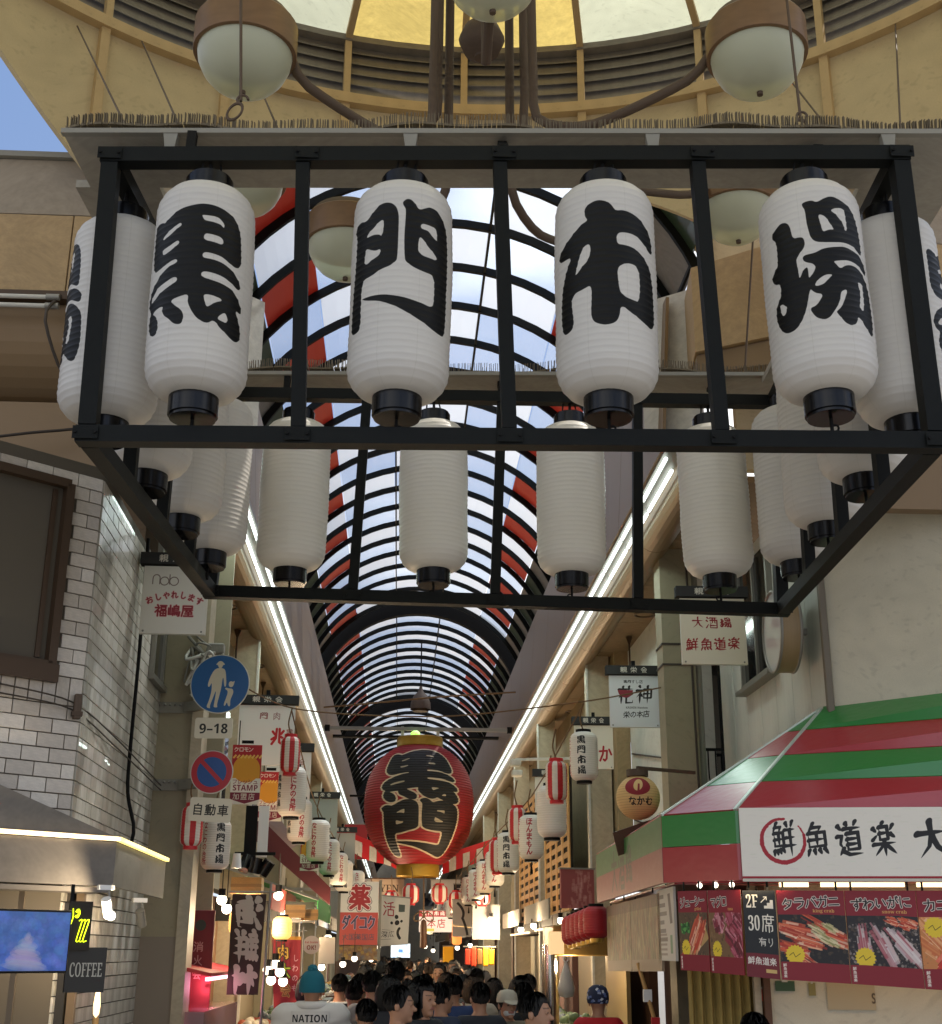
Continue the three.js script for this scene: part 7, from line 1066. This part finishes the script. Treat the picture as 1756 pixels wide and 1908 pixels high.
const shoeF = (p) => { let d = 1; for (const [, , c] of legs) d = Math.min(d, smin(capsule(p, [c[0], 0.055, c[2] - 0.03], [c[0] * 1.1, 0.045, c[2] + 0.17], 0.05, 0.042), capsule(p, [c[0], 0.06, c[2]], [c[0], 0.11, c[2]], 0.05, 0.05), 0.03)); return Math.max(d, 0.003 - p[1]); };
const hn = (p) => noise.noise(p[0] * 75 + 3, p[1] * 26, p[2] * 75) + 0.6 * noise.noise(p[0] * 150, p[1] * 40 + 5, p[2] * 150);
const hairShape = {
  short: (p) => Math.max(ellip(p, [0, 1.648, -0.016], [0.087, 0.098, 0.107]) + 0.006 * hn(p), Math.min(p[2] - 0.055 - (p[1] - 1.66) * 0.4, 1.675 - p[1] + Math.abs(p[0]) * 0.1), 1.555 - p[1] - Math.max(0, p[2]) * 2),
  bob: (p) => Math.max(smin(ellip(p, [0, 1.65, -0.018], [0.095, 0.1, 0.112]), ellip(p, [0, 1.57, -0.035], [0.115, 0.12, 0.095]), 0.05) + 0.005 * hn(p), Math.min(p[2] - 0.05 - Math.max(0, 0.08 - Math.abs(p[0])) * -0.1, 1.672 - p[1]), 1.47 - p[1]),
  long: (p) => Math.max(smin(ellip(p, [0, 1.65, -0.018], [0.092, 0.1, 0.11]), capsule(p, [0, 1.6, -0.05], [0, 1.34, -0.09], 0.105, 0.1), 0.05) + 0.005 * hn(p), Math.min(p[2] - 0.045, 1.67 - p[1] + Math.abs(p[0]) * 0.2), 1.28 - p[1]),
};
const cloth = { jacket: noSkinUV(meshSDF(jacketF, [0, 1.16, 0], 0.42, 72)), trousers: noSkinUV(meshSDF(trouserF, [0, 0.58, 0], 0.56, 64)), shoes: noSkinUV(meshSDF(shoeF, [0, 0.1, 0.04], 0.3, 44)) };
const clothFar = { jacket: noSkinUV(meshSDF(jacketF, [0, 1.16, 0], 0.42, 34)), trousers: noSkinUV(meshSDF(trouserF, [0, 0.58, 0], 0.56, 34)) };
const hair = {}; for (const k in hairShape) hair[k] = noSkinUV(meshSDF(hairShape[k], [0, 1.53, -0.02], 0.27, 84));
const hairFar = {}; for (const k in hairShape) hairFar[k] = noSkinUV(meshSDF(hairShape[k], [0, 1.53, -0.02], 0.27, 36));
const beanie = lathe([[0.104, 1.6], [0.108, 1.62], [0.108, 1.665], [0.103, 1.67], [0.1, 1.7], [0.088, 1.735], [0.06, 1.765], [0.02, 1.778], [0.001, 1.778]], 36).translate(0, 0, -0.01);
const pom = noSkinUV(meshSDF((p) => Math.hypot(p[0], p[1], p[2]) - 0.05 - 0.008 * Math.sin(p[0] * 170) * Math.sin(p[1] * 160) * Math.sin(p[2] * 150), [0, 0, 0], 0.07, 40)).scale(0.85, 0.7, 0.85).translate(0, 1.785, -0.01);
const capTop = join([lathe([[0.1, 1.64], [0.1, 1.67], [0.09, 1.715], [0.06, 1.745], [0.001, 1.755]], 32).translate(0, 0, -0.01), turned(lathe([[0.001, 0.012], [0.07, 0.008], [0.085, 0], [0.07, -0.002], [0.001, 0]], 24), { p: [0, 1.645, 0.105], rx: 0.3, s: [0.95, 1, 0.9] })]);
const wrap = lathe([[0.1, 1.6], [0.108, 1.64], [0.105, 1.69], [0.085, 1.74], [0.05, 1.765], [0.001, 1.77]], 32).translate(0, 0, -0.012);
const packGeo = join([rbx(0.27, 0.38, 0.13, 0.05, 0, 1.2, -0.21), rbx(0.22, 0.18, 0.06, 0.03, 0, 1.12, -0.29)]);
const strapGeo = [-1, 1].map((s) => tube([[s * 0.09, 1.36, -0.16], [s * 0.1, 1.475, -0.05], [s * 0.11, 1.42, 0.1], [s * 0.13, 1.2, 0.145], [s * 0.14, 1.05, 0.03]], 0.016, 20, 6));
const straps = (p, m) => strapGeo.forEach((g) => part('strap', g, m, p));
// loose strands laid over each hair shape so that its outline is not a smooth shell
function strands(kind, n, wd) {
  const pos = [], nor = [], fallTo = { short: 0, bob: 0.1, long: 0.24 }[kind], R = { short: [0.089, 0.1, 0.109], bob: [0.1, 0.103, 0.114], long: [0.096, 0.103, 0.112] }[kind];
  for (let i = 0; i < n; i++) {
    const az = rr(-Math.PI, Math.PI), front = Math.abs(az) < 1.05, a0 = rr(0.05, front ? 0.75 : 1.5), len = front ? rr(0.2, 0.45) : rr(0.35, 0.8), lift = rr(1.0, 1.06), wob = rr(-0.25, 0.25), pts = [];
    for (let k = 0; k <= 5; k++) { let a = a0 + (len * k) / 5, dy = 0; const lim = kind === 'short' ? 1.9 : 1.6; if (front) a = Math.min(a, 1.12); if (a > lim) a = lim; if (fallTo && a0 + len > 1.1 && !front) dy = -fallTo * (k / 5) * rr(0.8, 1); const z = az + wob * (k / 5); pts.push(V3(Math.sin(a) * Math.sin(z) * R[0] * lift, 1.648 + Math.cos(a) * R[1] * lift + dy, -0.016 + Math.sin(a) * Math.cos(z) * R[2] * lift)); }
    for (let k = 0; k < 5; k++) { const A = pts[k], B = pts[k + 1], o = V3(A.x, A.y - 1.6, A.z + 0.016).normalize(), d = B.clone().sub(A); if (d.lengthSq() < 1e-9) continue; const sd = d.cross(o).normalize().multiplyScalar(wd * (1 - k / 6)), sd2 = sd.clone().multiplyScalar(0.75); for (const v of [A.clone().add(sd), A.clone().sub(sd), B.clone().sub(sd2), A.clone().add(sd), B.clone().sub(sd2), B.clone().add(sd2)]) { pos.push(v.x, v.y, v.z); nor.push(o.x, o.y, o.z); } }
  }
  const g = new THREE.BufferGeometry(); g.setAttribute('position', new THREE.Float32BufferAttribute(pos, 3)); g.setAttribute('normal', new THREE.Float32BufferAttribute(nor, 3)); return noSkinUV(g);
}
for (const k in hairShape) { hair[k] = mergeGeometries([hair[k], strands(k, 800, 0.0016)]); hairFar[k] = mergeGeometries([hairFar[k], strands(k, 160, 0.003)]); }
const hairM = { black: mat('#12100e', 0.78), brown: mat('#352619', 0.8), grey: mat('#5c5650', 0.85), dark: mat('#1c1815', 0.8) };
function person(label, x, z, o = {}) {
  const far = o.far, p = thing('person', label, 'person', [x, 0, z], (o.turn ?? 0) * D2R, o.group ?? 'shoppers in the street'); p.scale.setScalar(o.k ?? 1);
  part('body', far ? skinFar : skinFine, M.skin, p);
  const C = far ? clothFar : cloth;
  part('jacket', C.jacket, o.topMat ?? mat(o.top ?? '#23262c', 0.8), p); part('trousers', C.trousers, mat(o.legs ?? '#22242a', 0.85), p);
  if (!far) part('shoes', cloth.shoes, M.blackMatte, p);
  if (o.hair) part('hair', (far ? hairFar : hair)[o.hair], hairM[o.hc ?? 'black'], p);
  if (o.extra) o.extra(p);
  return p;
}
const nationM = printed(256, 96, (g, w, h) => { fill(g, '#d6d3cc', 0, 0, w, h); latin(g, 'NATION', w / 2, h / 2, 68, '#1b1b20', 'sans-serif', 'center', 'bold', 240); }, 0.8);
// back lettering is a curved print standing 3 mm off the shirt
const backPrint = () => { const g = new THREE.CylinderGeometry(0.205, 0.205, 0.1, 24, 1, true, Math.PI - 0.56, 1.12); return g; };
person('person in a teal knitted bobble hat and a white shirt printed NATION', -0.69, -11.5, { turn: 180, k: 0.99, top: '#d6d3cc', extra: (p) => { p.children.find((c) => c.name === 'jacket').scale.set(1.3, 1.03, 1.25); part('hood', new THREE.TorusGeometry(0.085, 0.045, 10, 24).rotateX(Math.PI / 2).scale(1.15, 0.8, 1), mat('#d6d3cc', 0.85), p, [0, 1.5, -0.03]); const m = mat('#1f6f80', 0.9, { bumpMap: fine4, bumpScale: 0.004 }); part('hat', beanie, m, p); part('bobble', pom, m, p); const b = part('back_print', backPrint(), nationM, p, [0, 1.405, 0.04]); b.scale.set(1.42, 1.1, 1.14); } });
person('person in a white shirt with a grey backpack', -0.56, -14, { turn: 175, k: 0.97, top: '#c8c8c8', hair: 'short', extra: (p) => { part('backpack', packGeo, mat('#6d7276', 0.8), p); straps(p, mat('#9aa0a2', 0.8)); } });
person('person with cropped black hair seen from behind in a dark jacket', -0.22, -10.4, { turn: 200, k: 0.9, top: '#2b2a2c', hair: 'short' });
person('young person with short black hair looking right in a black top', 0.03, -9.6, { turn: 84, k: 0.965, top: '#17181b', hair: 'short', extra: (p) => straps(p, M.blackMatte) });
person('person with long black hair walking towards the viewer in a dark jacket', 0.2, -10.2, { turn: 52, k: 0.975, top: '#1c2226', hair: 'long' });
person('person in a navy jacket with black hair behind the long-haired person', 0.38, -11.4, { turn: 125, k: 0.955, top: '#1f2a40', hair: 'short' });
person('person with a brown bob, beige sweater and small brown backpack', 0.76, -13.6, { turn: 180, k: 0.97, top: '#b3a896', hair: 'bob', hc: 'brown', extra: (p) => { part('backpack', packGeo.clone().scale(0.72, 0.72, 0.9).translate(0, 0.26, 0), mat('#6b4230', 0.6), p); straps(p, mat('#6b4230', 0.6)); } });
person('person in a pale cap, face mask and khaki jacket', 0.96, -11.9, { turn: 18, k: 0.915, top: '#77705c', hair: 'short', hc: 'dark', extra: (p) => { part('cap', capTop, mat('#b5ae9c', 0.85), p); part('mask', new THREE.SphereGeometry(0.062, 20, 12, 0, Math.PI * 2, 0.3, 1.5).scale(0.95, 0.85, 0.8).rotateX(Math.PI / 2), mat('#c9c9c6', 0.8), p, [0, 1.555, 0.04]); } });
person('person with cropped black hair looking to the right beside the pale cap', 0.89, -8.8, { turn: 68, k: 0.955, top: '#2a2624', hair: 'short' });
person('shop assistant in a red shirt and a navy patterned head scarf', 1.8, -12.3, { turn: 165, k: 0.925, top: '#b3161f', extra: (p) => part('head_scarf', wrap, printed(256, 128, (g, w, h) => { fill(g, '#1b2440', 0, 0, w, h); for (let i = 0; i < 46; i++) { g.fillStyle = ['#c9ccd4', '#5a6a9a', '#8a93b0'][i % 3]; g.save(); g.translate(rnd() * w, rnd() * h); g.rotate(rnd() * 3); g.fillRect(-7, -5, 14, 10); g.restore(); } }, 0.8), p) });
person('grey-haired person in a dark coat beside the steel kitchen', 1.39, -14.5, { turn: 170, k: 0.97, top: '#2c2e33', hair: 'short', hc: 'grey' });
person('dark-haired person in black right of the beige sweater', 1.06, -15, { turn: 190, k: 0.94, top: '#1b191b', hair: 'bob', hc: 'dark' });
person('person with dark hair under the menu boards, only the crown showing', 2.07, -8.0, { turn: 200, k: 0.905, top: '#2b2a28', hair: 'short' });
person('tall person in a navy coat in the middle of the street', -0.01, -13, { turn: 178, k: 1.045, top: '#1d2430', hair: 'short', extra: (p) => part('hood', rbx(0.2, 0.08, 0.12, 0.04, 0, 1.46, -0.08), mat('#1d2430', 0.85), p) });
person('person in a blue jacket past the long-haired person', 0.52, -12.6, { turn: 185, k: 0.98, top: '#253a66', hair: 'short', hc: 'dark' });
person('person with a brown bob and a grey coat left of the beige sweater', 0.55, -15, { turn: 170, k: 0.97, top: '#55524e', hair: 'bob', hc: 'brown' });
person('person in a light coat left of the tall navy coat', -0.2, -12.2, { turn: 160, k: 1.0, top: '#8f8d88', hair: 'short' });
[[-0.38, -12.6, 190, '#26282d', 'short'], [-0.85, -13.4, 170, '#3b3836', 'bob'], [-0.35, -13.4, 182, '#1d1f24', 'short'], [-0.1, -14.6, 175, '#2c2a2a', 'long'], [0.22, -12.9, 186, '#17191d', 'short'], [0.3, -14.2, 178, '#31353d', 'short'], [0.95, -16.2, 180, '#222', 'short'], [1.2, -13.2, 20, '#3a3a40', 'long'], [-0.85, -15, 160, '#4c4640', 'short'], [0.7, -11.6, 192, '#20242b', 'short'], [-0.05, -11.2, 178, '#23262c', 'bob'], [1.15, -12.5, 184, '#1a1c20', 'short']].forEach(([x, z, t, c, h], i) => person('dark-haired shopper packed into the middle of the crowd', x, z, { turn: t + rr(-12, 12), k: rr(0.94, 1.0), top: c, hair: h, hc: i % 3 ? 'black' : 'dark', group: 'shoppers packed in the middle of the street' }));
{ // the crowd farther down the street, one by one
  const tops = ['#1c1e22', '#2a2f3a', '#3a3230', '#4a4440', '#20262c', '#6a655c', '#31343c', '#5a3a34', '#8a857a', '#24304a'], hk = ['short', 'bob', 'short', 'long', 'short'], hc = ['black', 'dark', 'brown', 'black', 'grey'];
  for (let i = 0; i < 74; i++) {
    const z = -15.5 - i * 0.36 - rr(0, 0.4), w = 1.2, x = 0.4 + rr(-w, w) * Math.min(1, 0.75 + i * 0.006);
    person('distant shopper with dark hair in the crowd under the red lantern', x, z, { far: true, turn: rnd() < 0.6 ? 180 + rr(-30, 30) : rr(-50, 50), k: rr(0.92, 1.04), top: tops[i % 10], legs: ['#22242a', '#2c2f38', '#3a3630'][i % 3], hair: hk[i % 5], hc: hc[(i * 3) % 5], group: 'crowd deep in the street' });
  }
}
renderer.render(scene, camera);
